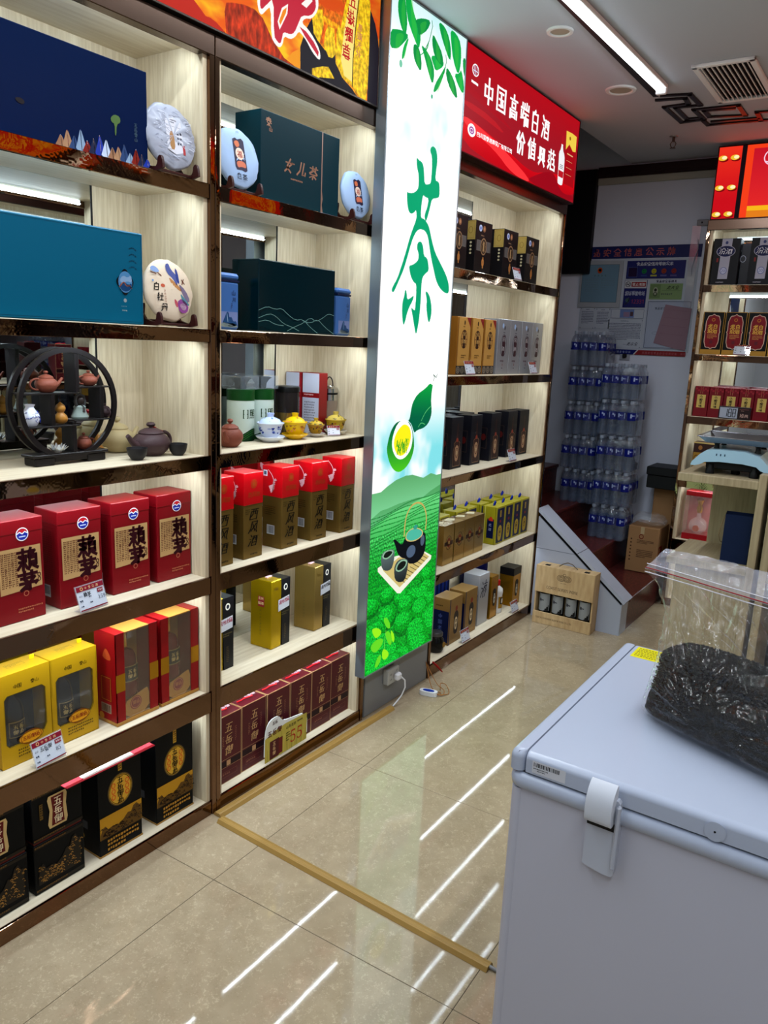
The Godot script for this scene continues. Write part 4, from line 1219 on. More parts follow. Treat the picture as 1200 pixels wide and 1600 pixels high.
	k.rect(0, 12.6, 3.2, 5.4, Color(0.72, 0.52, 0.12))
	part(o, "gold_band", k.mb, M.foil)
	k = front(w, h, d)
	k.rect(w * 100 - 3.2, 12.6, 3.2, 5.4, Color(0.72, 0.52, 0.12))
	part(o, "gold_band", k.mb, M.foil)
	k = Ink.new(self, Vector3(-w / 2, h, d / 2 - 0.0047), Vector3.RIGHT, Vector3.DOWN)
	k.disc(7.2, 23.4, 2.1, 2.1, Color(0.48, 0.14, 0.16)).up()
	k.ring(7.2, 23.4, 1.8, 1.8, 0.15, Color(0.75, 0.5, 0.3)).txt("御品", 6.0, 22.6, 1.2, Color(0.75, 0.5, 0.3))
	part(o, "seal", k.mb, M.ink)
	k = side(w, h, d)
	k.poly(smooth2(pts2("3.6,8.2,4.2,6.2,5.2,5.0,6.2,5.6,7.4,7.4,7.2,8.6")), Color(0.75, 0.3, 0.14))
	k.rect(2.4, 13.6, 5, 8, Color(0.5, 0.1, 0.05)).rect(2.5, 22.4, 4.5, 2.8, Color(0.6, 0.5, 0.42)).up()
	k.frame(2.8, 14, 4.2, 7.2, 0.12, Color(0.75, 0.5, 0.12)).bars(2.8, 22.7, 3.9, 2.2, 14, Color(0.3, 0.2, 0.15))
	k.disc(2.6, 26.6, 1.1, 1.1, Color(0.75, 0.5, 0.15))
	part(o, "side_print", k.mb, M.ink)
	row(o, ["red liquor box showing a red bottle in its window, beside the yellow boxes", "red liquor box showing a red bottle in its window, next to the cabinet panel"], -0.038, LEV.E, d, [-1.405, -1.569], 0.012, 6)

	# ---- row F: two black boxes in two tiers, two tall black boxes
	w = 0.155; h = 0.3; d = 0.1
	var black := mat(Color(0.02, 0.026, 0.034), 0.4, 0.0, 0.22)
	o = thing("liquor_box", "", "liquor box", Vector3.ZERO, PI / 2, "black two tier boxes with a gold landscape")
	part(o, "lower_tier", MB.new().mnmx(Vector3(-w / 2, 0, -d / 2), Vector3(w / 2, 0.152, d / 2), 0.002), black)
	part(o, "tier_band", MB.new().mnmx(Vector3(-w / 2 + 0.004, 0.152, -d / 2 + 0.004), Vector3(w / 2 - 0.004, 0.162, d / 2 - 0.004)), mat(Color(0.35, 0.1, 0.08), 0.4))
	part(o, "upper_tier", MB.new().mnmx(Vector3(-w / 2 + 0.001, 0.16, -d / 2 + 0.001), Vector3(w / 2 - 0.001, h, d / 2 - 0.001), 0.002), black)
	k = front(w, h, d)
	for y in [0.25, 13.0, 15.2, 28.4]:
		k.rect(0.2, y, 15.1, 0.9, Color(0.13, 0.09, 0.05))
		k.up()
		k.dashes(0.3, y + 0.1, 15, 0.8, 1, Color(0.4, 0.27, 0.1), 9, 1.0)
	k.poly(pts2("4.6,3.1,5.0,2.0,10.2,2.0,10.6,3.1,10.2,6.0,10.6,10.4,10.2,11.8,5.0,11.8,4.6,10.4,5.2,6.5"), Color(0.8, 0.68, 0.45)).up()
	k.poly(pts2("5.7,2.5,9.6,2.5,9.3,6.5,9.6,11.2,5.7,11.2,6.1,6.5"), Color(0.36, 0.05, 0.06)).up()
	k.txt("五岳御", 6.6, 2.9, 2.3, Color(0.92, 0.85, 0.7), 0.3, 0, 2.75)
	k.rect(2.2, 3.2, 1.0, 4.6, Color(0.4, 0.3, 0.1))
	k.up()
	k.dashes(2.35, 3.4, 0.7, 4.3, 6, Color(0.1, 0.08, 0.05), 3)
	landscape(k, 1.0, 17.0, 13.2, 10.2, Color(0.62, 0.45, 0.2), Color(0.13, 0.09, 0.05), 6)
	part(o, "front_print", k.mb, M.ink)
	k = side(w, h, d)
	k.disc(2.0, 25.5, 0.9, 0.9, Color(0.6, 0.48, 0.2)).rect(2.4, 14.6, 5, 0.9, Color(0.25, 0.18, 0.1))
	part(o, "side_print", k.mb, M.ink)
	row(o, ["black two tier liquor box cut by the left edge of the picture, lowest shelf", "black two tier liquor box with a red upright label, lowest shelf"], -0.037, LEV.F, d, [-0.955, -1.129], 0.0, 8)

	w = 0.152; h = 0.3; d = 0.1
	o = carton("liquor_box", "", "liquor box", "tall black boxes with an orange oval label", w, h, d, black, 0.002)
	part(o, "gold_foot", MB.new().mnmx(Vector3(-w / 2 - 0.001, 0, -d / 2 - 0.001), Vector3(w / 2 + 0.001, 0.005, d / 2 + 0.001)), mat(Color(0.62, 0.46, 0.22), 0.4))
	k = front(w, h, d)
	k.rect(7.0, 0.1, 1.3, 4.4, Color(0.78, 0.6, 0.18))
	k.disc(7.6, 10.6, 4.4, 5.2, Color(0.35, 0.27, 0.12), 28).up()
	k.disc(7.6, 10.6, 4.0, 4.8, Color(0.86, 0.66, 0.2), 28).ring(7.6, 10.6, 3.9, 4.7, 0.25, Color(0.55, 0.36, 0.08)).up()
	k.dashes(7.2, 0.5, 0.9, 3.8, 5, Color(0.25, 0.18, 0.02), 4)
	for s in [-1, 1]:
		for j in 3: k.ring(7.6 + s * 2.4, 8.6 + 1.9 * j, 0.75, 0.9, 0.3, Color(0.85, 0.35, 0.1), 10)
	k.up()
	k.txt("五岳御品", 6.55, 6.3, 2.0, Color(0.1, 0.05, 0.03), 0.3, 0, 2.2)
	k.rect(0.2, 17.2, 14.8, 7.0, Color(0.72, 0.52, 0.1)).up()
	landscape(k, 0.3, 17.6, 14.6, 6.6, Color(0.06, 0.04, 0.015), Color(0.36, 0.25, 0.06), 11)
	k.rect(0.2, 24.2, 14.8, 0.25, Color(0.1, 0.07, 0.02)).up()
	k.dashes(2.6, 25.0, 10.5, 4.2, 3, Color(0.7, 0.5, 0.16), 7)
	part(o, "front_print", k.mb, M.ink)
	k = side(w, h, d)
	k.disc(1.8, 25.3, 0.9, 0.9, Color(0.65, 0.5, 0.2)).rect(2, 20.0, 2.4, 2.6, Color(0.3, 0.31, 0.33))
	part(o, "side_print", k.mb, M.ink)
	row(o, ["tall black liquor box with an orange oval label, second from the cabinet's right panel", "tall black liquor box with an orange oval label, against the cabinet's right panel"], -0.037, LEV.F, d, [-1.332, -1.54], 0.012, 9)
	var sheet := thing("red_card", "thin red and white card lying on top of the black boxes under the shelf", "card", left(0.006, -1.28, 0.3565, 0.1), PI / 2)
	part(sheet, "sheet", MB.new().box(Vector3(0, 0.0015, 0), Vector3(0.3, 0.003, 0.1), 0.0008), mat(Color(0.72, 0.14, 0.2), 0.5))
	part(sheet, "white_edge", MB.new().box(Vector3(-0.01, 0.0038, -0.002), Vector3(0.17, 0.0012, 0.098)), mat(Color(0.9, 0.85, 0.82), 0.5))

	# ---- second cabinet, row D: tall boxes, red above gold
	w = 0.092; h = 0.297; d = 0.092
	o = thing("liquor_box", "", "liquor box", Vector3.ZERO, PI / 2, "tall red and gold liquor boxes")
	part(o, "gold_carton", MB.new().mnmx(Vector3(-w / 2, 0, -d / 2), Vector3(w / 2, 0.187, d / 2), 0.0015), mat(Color(0.42, 0.33, 0.14), 0.38, 0.5))
	part(o, "red_cap", MB.new().mnmx(Vector3(-w / 2 - 0.001, 0.187, -d / 2 - 0.001), Vector3(w / 2 + 0.001, h, d / 2 + 0.001), 0.0015), mat(Color(0.72, 0.015, 0.06), 0.3))
	k = front(w, h, d)
	k.e = 0.0014
	k.ring(4.7, 3.9, 1.4, 1.5, 0.3, Color(0.62, 0.25, 0.08)).disc(4.7, 3.9, 0.8, 0.9, Color(0.62, 0.25, 0.08))
	k.txt("西凤酒", 2.0, 6.6, 1.7, Color(0.62, 0.22, 0.08), 0.2, 1.9)
	k.txt("西凤酒", 2.9, 12.2, 3.9, Color(0.04, 0.03, 0.02), 0.42, -0.1, 4.6, 0.6, 0.3)
	k.dashes(0.8, 12.4, 1.8, 2.0, 3, Color(0.25, 0.19, 0.08), 2).dashes(3.2, 28.0, 5.0, 1.0, 1, Color(0.22, 0.17, 0.06), 3)
	part(o, "front_print", k.mb, M.ink)
	k = side(w, h, d)
	k.e = 0.0014
	k.rect(0.5, 1.6, 1.9, 2.2, Color(0.8, 0.84, 0.9)).up()
	k.rect(0.8, 2.0, 1.2, 1.3, Color(0.25, 0.3, 0.4))
	var pk := Color(0.95, 0.78, 0.82)
	k.line(smooth2(smooth2(pts2("2.8,1.4,4.4,2.8,5.4,4.6,5.6,6.6,5.0,8.6"), false), false), 0.3, pk)
	for j in 9: k.poly(smooth2(pts2("5.0,4.6,6.4,4.2,6.9,4.9,5.6,5.2")), pk) if j == 0 else k.line(pts2("%.1f,%.1f,%.1f,%.1f" % [5.4 - 0.05 * j, 4.2 + 0.55 * j, 6.7 - 0.1 * absf(j - 4) - 0.2 * j, 3.6 + 0.7 * j]), 0.34, pk)
	for j in 6: k.line(pts2("%.1f,%.1f,%.1f,%.1f" % [5.5, 6.4 + 0.3 * j, 3.2 + 0.2 * j, 7.4 + 0.42 * j]), 0.36, pk)
	k.dashes(1.2, 14.4, 5.0, 3.6, 5, Color(0.26, 0.2, 0.08), 12)
	k.rect(2.4, 21.4, 3.6, 3.4, Color(0.75, 0.76, 0.78)).up()
	k.bars(2.7, 21.7, 3.0, 2.7, 14, Color(0.3, 0.32, 0.36))
	part(o, "side_print", k.mb, M.ink)
	row(o, ["tall red and gold liquor box half hidden by the cabinet post", "tall red and gold liquor box, second from the cabinet post", "tall red and gold liquor box, in the middle of its row", "tall red and gold liquor box, second from the tea light box", "tall red and gold liquor box, nearest the tea light box"], -0.056, LEV.D, d, [-1.772, -1.916, -2.106, -2.273, -2.446], 0.05, 14)

	# ---- row E: gold and navy boxes with a hand-written slip
	w = 0.108; h = 0.263; d = 0.1
	var styles := [[Color(0.72, 0.6, 0.04), "slim gold and navy liquor box cut off by the cabinet post", -1.802, Color(0.65, 0.2, 0.3)], [Color(0.72, 0.6, 0.04), "bright yellow gold and navy liquor box in the middle of its shelf", -2.1, Color(0.65, 0.2, 0.3)], [Color(0.62, 0.51, 0.26), "pale gold and navy liquor box with black writing on its slip", -2.35, Color(0.1, 0.1, 0.12)]]
	for j in 3:
		var st: Array = styles[j]
		o = thing("liquor_box", st[1], "liquor box", left(-0.09, st[2], LEV.E, d), PI / 2 + [0.0, 0.05, 0.06][j], "gold and navy boxes with a slip")
		part(o, "gold_carton", MB.new().mnmx(Vector3(-w / 2, 0, -d / 2), Vector3(w / 2 - 0.05, h, d / 2), 0.002), mat(st[0], 0.26, 0.7))
		part(o, "navy_carton", MB.new().ext(PackedVector2Array([Vector2(w / 2 - 0.045, 0), Vector2(w / 2, 0), Vector2(w / 2, h - 0.003), Vector2(w / 2 - 0.053, h - 0.003)]), -d / 2, d / 2 + 0.001), mat(Color(0.045, 0.05, 0.075), 0.35))
		k = front(w, h, d)
		k.e = 0.0016
		k.disc(8.0, 3.6, 1.15, 1.25, Color(0.88, 0.87, 0.82)).up()
		k.disc(8.0, 3.6, 0.65, 0.75, Color(0.12, 0.14, 0.2))
		k.txt("贵州", 1.3, 2.6, 1.1, Color(0.35, 0.26, 0.05), 0.13, 1.2)
		k.poly(pts2("3.8,7.9,10.3,7.2,10.3,11.6,3.8,12.4"), Color(0.8, 0.82, 0.86)).up()
		k.txt("贵州老酱", 4.1, 8.3, 1.5, st[3], 0.2, 1.5, -0.16)
		k.dashes(5.8, 13.0, 4.2, 1.6, 2, Color(0.4, 0.36, 0.25), 3).dashes(7.4, 18.0, 0.9, 6.0, 9, Color(0.35, 0.3, 0.2), 5)
		part(o, "front_print", k.mb, M.ink)
		k = side(w, h, d)
		if j == 1:
			k.rect(3.6, 6.4, 3.0, 4.0, Color(0.5, 0.06, 0.14)).up()
			k.txt("贵州", 3.8, 6.6, 1.1, Color(0.9, 0.8, 0.6), 0.13, 1.3).txt("酱酒", 3.8, 8.4, 1.1, Color(0.9, 0.8, 0.6), 0.13, 1.3)
		for q in 8: k.txt("天山大公老白酒示"[q], 4.4, 11.4 + 1.3 * q, 0.9, Color(0.25, 0.2, 0.03), 0.1)
		part(o, "side_print", k.mb, M.ink)
		part(o, "pull_ribbon", MB.new().box(Vector3(-0.012, h + 0.002, 0), Vector3(0.03, 0.004, 0.012), 0.001), mat(Color(0.85, 0.7, 0.75), 0.5))

	# ---- row F: six maroon boxes and a sale card
	w = 0.125; h = 0.253; d = 0.085
	o = carton("liquor_box", "", "liquor box", "maroon boxes with gold edges on the lowest shelf", w, h, d, mat(Color(0.3, 0.045, 0.09), 0.36), 0.001)
	k = front(w, h, d)
	var ed := Color(0.72, 0.56, 0.4)
	k.frame(0, 0, 12.5, 25.3, 0.22, ed)
	k.txt("五岳御", 4.9, 3.0, 3.2, Color(0.78, 0.62, 0.42), 0.38, 0, 4.3, 0.6, 0.15)
	k.dashes(3.3, 7.5, 0.7, 4.6, 7, Color(0.55, 0.36, 0.28), 2).dashes(9.4, 5.5, 0.6, 5.6, 8, Color(0.5, 0.3, 0.25), 4)
	k.line(pts2("0.3,16.4,12.2,16.4"), 0.12, ed)
	k.rect(0.3, 17.0, 11.9, 2.2, Color(0.13, 0.03, 0.06)).up()
	k.rect(5.3, 17.1, 1.9, 2.0, ed).line(pts2("0.3,19.4,12.2,19.4"), 0.1, ed)
	k.frame(2.0, 21.2, 8.4, 2.0, 0.1, Color(0.5, 0.3, 0.25)).dashes(2.4, 21.6, 7.6, 1.3, 1, Color(0.5, 0.3, 0.25), 6, 1.0)
	part(o, "front_print", k.mb, M.ink)
	k = side(w, h, d)
	k.frame(0, 0, 8.5, 25.3, 0.22, ed)
	part(o, "side_print", k.mb, M.ink)
	k = top(w, h, d)
	k.frame(0, 0, 12.5, 8.5, 0.2, ed).txt("五岳御", 6.2, 2.4, 1.7, Color(0.85, 0.75, 0.78), 0.2, 1.8)
	part(o, "top_print", k.mb, M.ink)
	var rb := MB.new()
	rb.tube([Vector3(-0.045, h, 0.0), Vector3(-0.035, h + 0.006, 0.01), Vector3(-0.01, h + 0.004, 0.004), Vector3(0.02, h + 0.005, 0.012), Vector3(0.03, h + 0.001, 0.0)], 0.0028, 6)
	part(o, "red_ribbon", rb, mat(Color(0.85, 0.06, 0.1), 0.4))
	keep.maroon = o
	row(o, ["maroon liquor box with gold edges, against the cabinet post", "maroon liquor box with gold edges, second from the cabinet post", "maroon liquor box behind the left half of the yellow sale card", "maroon liquor box behind the right half of the yellow sale card", "maroon liquor box just right of the yellow sale card", "maroon liquor box nearest the pillar"], -0.045, LEV.F, d, [-1.786, -1.916, -2.046, -2.176, -2.304, -2.432], 0.0, 21)
	var pc := thing("sale_card", "yellow sale card reading 55 in front of the maroon boxes", "sale card", left(-0.016, -2.062, LEV.F, 0.0), PI / 2 + 0.02)
	var out := smooth2(pts2("-0.125,0.002,0.125,0.002,0.125,0.117,-0.0,0.134,-0.025,0.14,-0.045,0.166,-0.075,0.17,-0.105,0.158,-0.122,0.12"))
	part(pc, "board", MB.new().ext(out, -0.003, 0.0), mat(Color(0.88, 0.9, 0.9), 0.4))
	k = Ink.new(self, Vector3(-0.125, 0.17, 0), Vector3.RIGHT, Vector3.DOWN)
	k.poly(pts2("0.4,7.0,6,5.6,12,5.0,24.6,5.6,24.6,16.6,0.4,16.6"), Color(0.72, 0.66, 0.28)).up()
	for j in 26: k.line(pts2("%.1f,16.5,%.1f,%.1f" % [0.9 + j * 0.92, 0.6 + j * 0.95 + 0.6 * sin(j * 2.3), 9.6 + 2.4 * sin(j * 1.7)]), 0.16, [Color(0.8, 0.68, 0.22), Color(0.5, 0.5, 0.12), Color(0.88, 0.8, 0.4)][j % 3])
	k.up()
	k.rect(3.0, 9.0, 5.2, 7.2, Color(0.3, 0.06, 0.09)).rect(8.0, 9.4, 2.2, 6.4, Color(0.4, 0.1, 0.1)).up()
	k.txt("五岳御", 4.7, 9.6, 1.5, Color(0.85, 0.7, 0.5), 0.2, 0, 1.9)
	k.txt("五岳御", 1.8, 4.6, 2.2, Color(0.35, 0.05, 0.08), 0.34, 2.7)
	k.txt("五岳", 4.4, 1.4, 1.3, Color(0.3, 0.12, 0.1), 0.18, 1.5)
	k.txt("山东老酒", 12.2, 6.4, 1.2, Color(0.25, 0.2, 0.05), 0.16, 1.5)
	k.dashes(18.8, 6.5, 5.4, 1.2, 1, Color(0.25, 0.2, 0.05), 4, 1.0)
	k.dashes(12.2, 9.0, 2.2, 4.0, 4, Color(0.3, 0.25, 0.08), 5)
	k.e += 0.0004
	k.latin("55", 14.8, 14.2, 5.0, Color(0.68, 0.1, 0.1), serif, 1.0)
	part(pc, "card_print", k.mb, M.ink)

func window_box(w: float, h: float, d: float, t: float, win: PackedVector2Array) -> MB:
	var m := MB.new()
	m.mnmx(Vector3(-w / 2, 0, -d / 2), Vector3(-w / 2 + t, h, d / 2), 0.001).mnmx(Vector3(w / 2 - t, 0, -d / 2), Vector3(w / 2, h, d / 2), 0.001)
	m.mnmx(Vector3(-w / 2, 0, -d / 2), Vector3(w / 2, t, d / 2), 0.001).mnmx(Vector3(-w / 2, h - t, -d / 2), Vector3(w / 2, h, d / 2), 0.001)
	m.mnmx(Vector3(-w / 2, 0, -d / 2), Vector3(w / 2, h, -d / 2 + t))
	var lo := Vector2(1e9, 1e9)
	var hi := -lo
	for v in win:
		lo = lo.min(v); hi = hi.max(v)
	# the front around the window: side strips, then what is left above and below it
	for q in Geometry2D.clip_polygons(PackedVector2Array([Vector2(-w / 2, 0), Vector2(0, 0), Vector2(0, h), Vector2(-w / 2, h)]), win): m.ext(q, d / 2 - 0.002, d / 2)
	for q in Geometry2D.clip_polygons(PackedVector2Array([Vector2(0, 0), Vector2(w / 2, 0), Vector2(w / 2, h), Vector2(0, h)]), win): m.ext(q, d / 2 - 0.002, d / 2)
	return m

func bottle_label(x: float, _z: float, r: float, zc: float, y: float, h: float) -> MB:   # a label on the front of a round bottle
	var m := MB.new()
	for step in [[0.0006, Color(0.5, 0.42, 0.22), 0.75, h], [0.0009, Color(0.07, 0.06, 0.06), 0.66, h - 0.006]]:
		m.col = step[1].srgb_to_linear()
		var n := 8
		for k in n:
			var a: float = -step[2] + 2 * step[2] * k / n
			var b: float = -step[2] + 2 * step[2] * (k + 1) / n
			var rr: float = r + step[0]
			var y0: float = y - step[3] / 2
			var y1: float = y + step[3] / 2
			m.quad(Vector3(x + rr * sin(a), y0, zc + rr * cos(a)), Vector3(x + rr * sin(b), y0, zc + rr * cos(b)), Vector3(x + rr * sin(b), y1, zc + rr * cos(b)), Vector3(x + rr * sin(a), y1, zc + rr * cos(a)))
	var c := ["五", "岳", "御", "品"]
	m.col = Color(0.75, 0.65, 0.4).srgb_to_linear()
	for k in 4:
		for q in strokes(c[k], [-0.014, 0.002][k % 2] as float, [-0.014, 0.001][k / 2] as float, 0.012, 0.012, 0.0016):
			var p3 := []
			for v in q:
				var a: float = v.x / r
				p3.append(Vector3(x + (r + 0.0012) * sin(a), y - v.y, zc + (r + 0.0012) * cos(a)))
			m.quad(p3[0], p3[3], p3[2], p3[1])
	return m

func landscape(k: Ink, x: float, y: float, w: float, h: float, ink: Color, soft: Color, sd: int) -> void:     # printed hills, rocks and pines
	var rng := RandomNumberGenerator.new()
	rng.seed = sd
	var peak := [Vector2(0.0, 0.75), Vector2(0.05, 0.45), Vector2(0.12, 0.4), Vector2(0.18, 0.6), Vector2(0.3, 0.55), Vector2(0.42, 0.62), Vector2(0.55, 0.5), Vector2(0.66, 0.28), Vector2(0.74, 0.32), Vector2(0.8, 0.08), Vector2(0.88, 0.02), Vector2(0.95, 0.2), Vector2(1, 0.18), Vector2(1, 1), Vector2(0, 1)]
	var q := PackedVector2Array()
	for v in peak: q.append(Vector2(x + v.x * w, y + v.y * h))
	k.poly(q, soft).up()
	for j in 110:
		var u := rng.randf()
		var v := rng.randf()
		var ridge := 0.6 - 0.5 * smoothstep(0.5, 0.9, u) - 0.2 * smoothstep(0.2, 0.0, u)
		v = ridge + (0.97 - ridge) * v
		var a := Vector2(x + u * w, y + v * h)
		var l := w * rng.randf_range(0.015, 0.05)
		k.line(PackedVector2Array([a, a + Vector2(l * 0.7, -l * 0.5), a + Vector2(l * 1.3, l * 0.3)]), w * rng.randf_range(0.006, 0.018), ink)
# ---------------------------------------------------------------- gift boxes, tea cakes and teaware
func tea_cake(label: String, at: Vector3, paper: Color, design: int, r := 0.09) -> void:
	var o := thing("tea_cake", label, "tea cake", at, PI / 2, "wrapped tea cakes on stands")
	var prof := [[0.001, -0.016], [r * 0.7, -0.014], [r * 0.95, -0.006], [r, 0.002], [r * 0.93, 0.013], [r * 0.6, 0.019], [0.001, 0.02]]
	var m := MB.new()
	var rng := RandomNumberGenerator.new()
	rng.seed = design * 7 + 2
	var rings := []
	for q in prof:
		var ring := PackedVector3Array()
		for k in 40:
			var a := -TAU * k / 40
			var e: float = 1.0 + (0.012 * sin(a * 9 + design) + rng.randf_range(-0.012, 0.012)) * (q[0] / r)
			ring.append(Vector3(q[0] * e * cos(a), q[1] + rng.randf_range(-1, 1) * (0.0035 if design == 0 else 0.001) * (q[0] / r), q[0] * e * sin(a)))
		rings.append(ring)
	m.loft(rings)
	var tilt := Basis(Vector3.RIGHT, PI / 2 - 0.16)
	var off := Vector3(0, r * 0.99 + 0.012, 0.0)
	m.moved(Transform3D(tilt, off))
	part(o, "paper_wrapper", m, mat(paper, 0.55 if design != 0 else 0.25))
	var face := Basis(Vector3.RIGHT, -0.16)
	var k := Ink.new(self, Vector3(-r, r, 0.0195), Vector3.RIGHT * (r / 0.092), Vector3.DOWN * (r / 0.092))
	if design == 0:       # crumpled clear wrapping over a white label
		k.poly(pts2("6.6,5.2,9.4,4.4,12.4,5.2,12.6,13.4,9.4,14.4,6.6,13.4"), Color(0.8, 0.8, 0.84)).up()
		k.line(pts2("6.9,6.8,12.2,6.8"), 0.1, Color(0.5, 0.5, 0.56))
		k.poly(smooth2(pts2("7.6,9.5,8.5,7.8,9.4,9.5,9.4,13.2,7.6,13.2")), Color(0.62, 0.45, 0.26))
		k.dashes(8.4, 4.9, 2.4, 1.2, 2, Color(0.3, 0.3, 0.36), 3)
		k.dashes(10.4, 8.0, 1.5, 4.2, 3, Color(0.2, 0.2, 0.26), 6)
		k.rect(12.2, 11.4, 0.9, 2.6, Color(0.62, 0.14, 0.16))
		for j in 90:
			var a := rng.randf_range(0, TAU)
			var q := Vector2(9.2 + rng.randf_range(3.0, 7.6) * cos(a), 9.2 + rng.randf_range(3.5, 7.6) * sin(a))
			var t := Vector2(rng.randf_range(0.5, 1.4), rng.randf_range(-0.5, 0.3))
			if absf(q.x - 9.6) > 3.6 or absf(q.y - 9.4) > 5.2: k.line(PackedVector2Array([q, q + t, q + t * 1.8 + Vector2(0, 0.25)]), rng.randf_range(0.08, 0.22), [Color(0.78, 0.8, 0.86), Color(0.46, 0.48, 0.55), Color(0.55, 0.57, 0.64)][j % 3])
	elif design == 1:     # bird and flowers
		k.dashes(2.2, 6.6, 1.2, 1.2, 1, Color(0.4, 0.55, 0.75), 3)
		k.poly(smooth2(pts2("1.6,3.6,3.0,2.6,4.6,3.2,5.4,4.4,3.2,4.6")), Color(0.55, 0.66, 0.85))
		for c in [["7.6,2.0,9.0,1.4,9.6,3.2,11.8,5.0,11.6,8.4,10.2,6.0,8.0,4.4", 0.32, 0.36, 0.6], ["11.2,2.4,12.2,3.6,12.6,7.6,11.4,6.6", 0.2, 0.26, 0.55], ["8.4,5.4,10.6,6.8,13.6,9.2,12.6,9.6,9.4,7.6", 0.72, 0.5, 0.3], ["12.0,7.0,14.6,9.0,16.0,12.2,14.6,12.6,12.8,9.6", 0.45, 0.4, 0.5], ["12.2,9.8,14.0,11.6,15.8,13.8,13.0,13.2", 0.3, 0.5, 0.55], ["10.6,12.8,12.8,11.4,15.2,13.6,14.2,15.8,11.4,16.0", 0.5, 0.25, 0.5], ["11.4,13.4,13.4,12.8,14.4,14.4,12.6,15.4", 0.85, 0.7, 0.8], ["9.8,11.6,11.2,13.0,10.6,14.6,9.8,13.4", 0.7, 0.3, 0.35]]: k.poly(smooth2(pts2(c[0])), Color(c[1], c[2], c[3]))
		for q in ["2.0,4.6,4.0,5.0", "4.6,4.6,5.8,5.4", "13.4,6.0,14.4,7.2", "14.2,5.8,13.4,7.4"]: k.line(pts2(q), 0.3, Color(0.4, 0.2, 0.15))
		k.txt("白牡丹", 2.4, 7.4, 2.2, Color(0.08, 0.07, 0.08), 0.32, 1.1, 3.0, 0.7, 0.2)
		k.disc(6.0, 8.2, 0.8, 0.5, Color(0.75, 0.35, 0.25))
		k.dashes(6.2, 9.4, 0.4, 4.2, 9, Color(0.6, 0.4, 0.3), 2).frame(2.4, 11.0, 3.4, 3.2, 0.1, Color(0.8, 0.7, 0.6))
	else:                 # dark upright panel
		k.poly(pts2("6.2,4.4,7.4,3.8,8.2,4.2,10.0,3.6,11.0,4.2,11.6,13.0,10.6,13.6,9.0,13.2,7.0,13.4,6.4,12.6"), Color(0.16, 0.13, 0.22)).up()
		k.disc(8.8, 8.4, 1.8, 1.8, Color(0.9, 0.8, 0.72)).poly(smooth2(pts2("6.6,5.0,8.6,4.4,9.2,6.0,8.0,6.6,7.2,6.4")), Color(0.78, 0.42, 0.26)).poly(smooth2(pts2("7.0,11.0,9.0,10.4,11.0,10.8,11.2,12.4,9.2,12.2,7.4,12.8")), Color(0.78, 0.42, 0.3)).up()
		k.txt("福", 7.8, 7.4, 2.0, Color(0.65, 0.2, 0.15), 0.22)
		k.txt("白茶", 6.7, 14.2, 1.9, Color(0.15, 0.16, 0.22), 0.22, 2.5)
		k.txt("大白", 8.0, 1.6, 0.6, Color(0.4, 0.45, 0.55), 0.1)
	k.mb.moved(Transform3D(face, off))
	part(o, "wrapper_print", k.mb, M.ink)
	var s := thing("cake_stand", "dark red stand under the " + " ".join(label.replace("round ", "").split(" ").slice(0, 11)), "stand", at, PI / 2, "cake stands")
	for sx in [-1.0, 1.0]:
		var leg := MB.new()
		leg.ext(smooth2(pts2("0.052,0,-0.045,0,-0.042,0.02,-0.03,0.06,-0.022,0.06,-0.028,0.022,0.022,0.008,0.03,0.018,0.032,0.034,0.044,0.038,0.05,0.022")), -0.004, 0.004, Transform3D(Basis(Vector3(0, 0, 1), Vector3(0, 1, 0), Vector3(-1, 0, 0)), Vector3(sx * 0.062, 0, 0)))
		part(s, "leg", leg, M.rosewood)
	part(s, "bar", MB.new().mnmx(Vector3(-0.062, 0.008, -0.034), Vector3(0.062, 0.018, -0.026), 0.002).mnmx(Vector3(-0.062, 0.002, 0.018), Vector3(0.062, 0.009, 0.026), 0.002), M.rosewood)

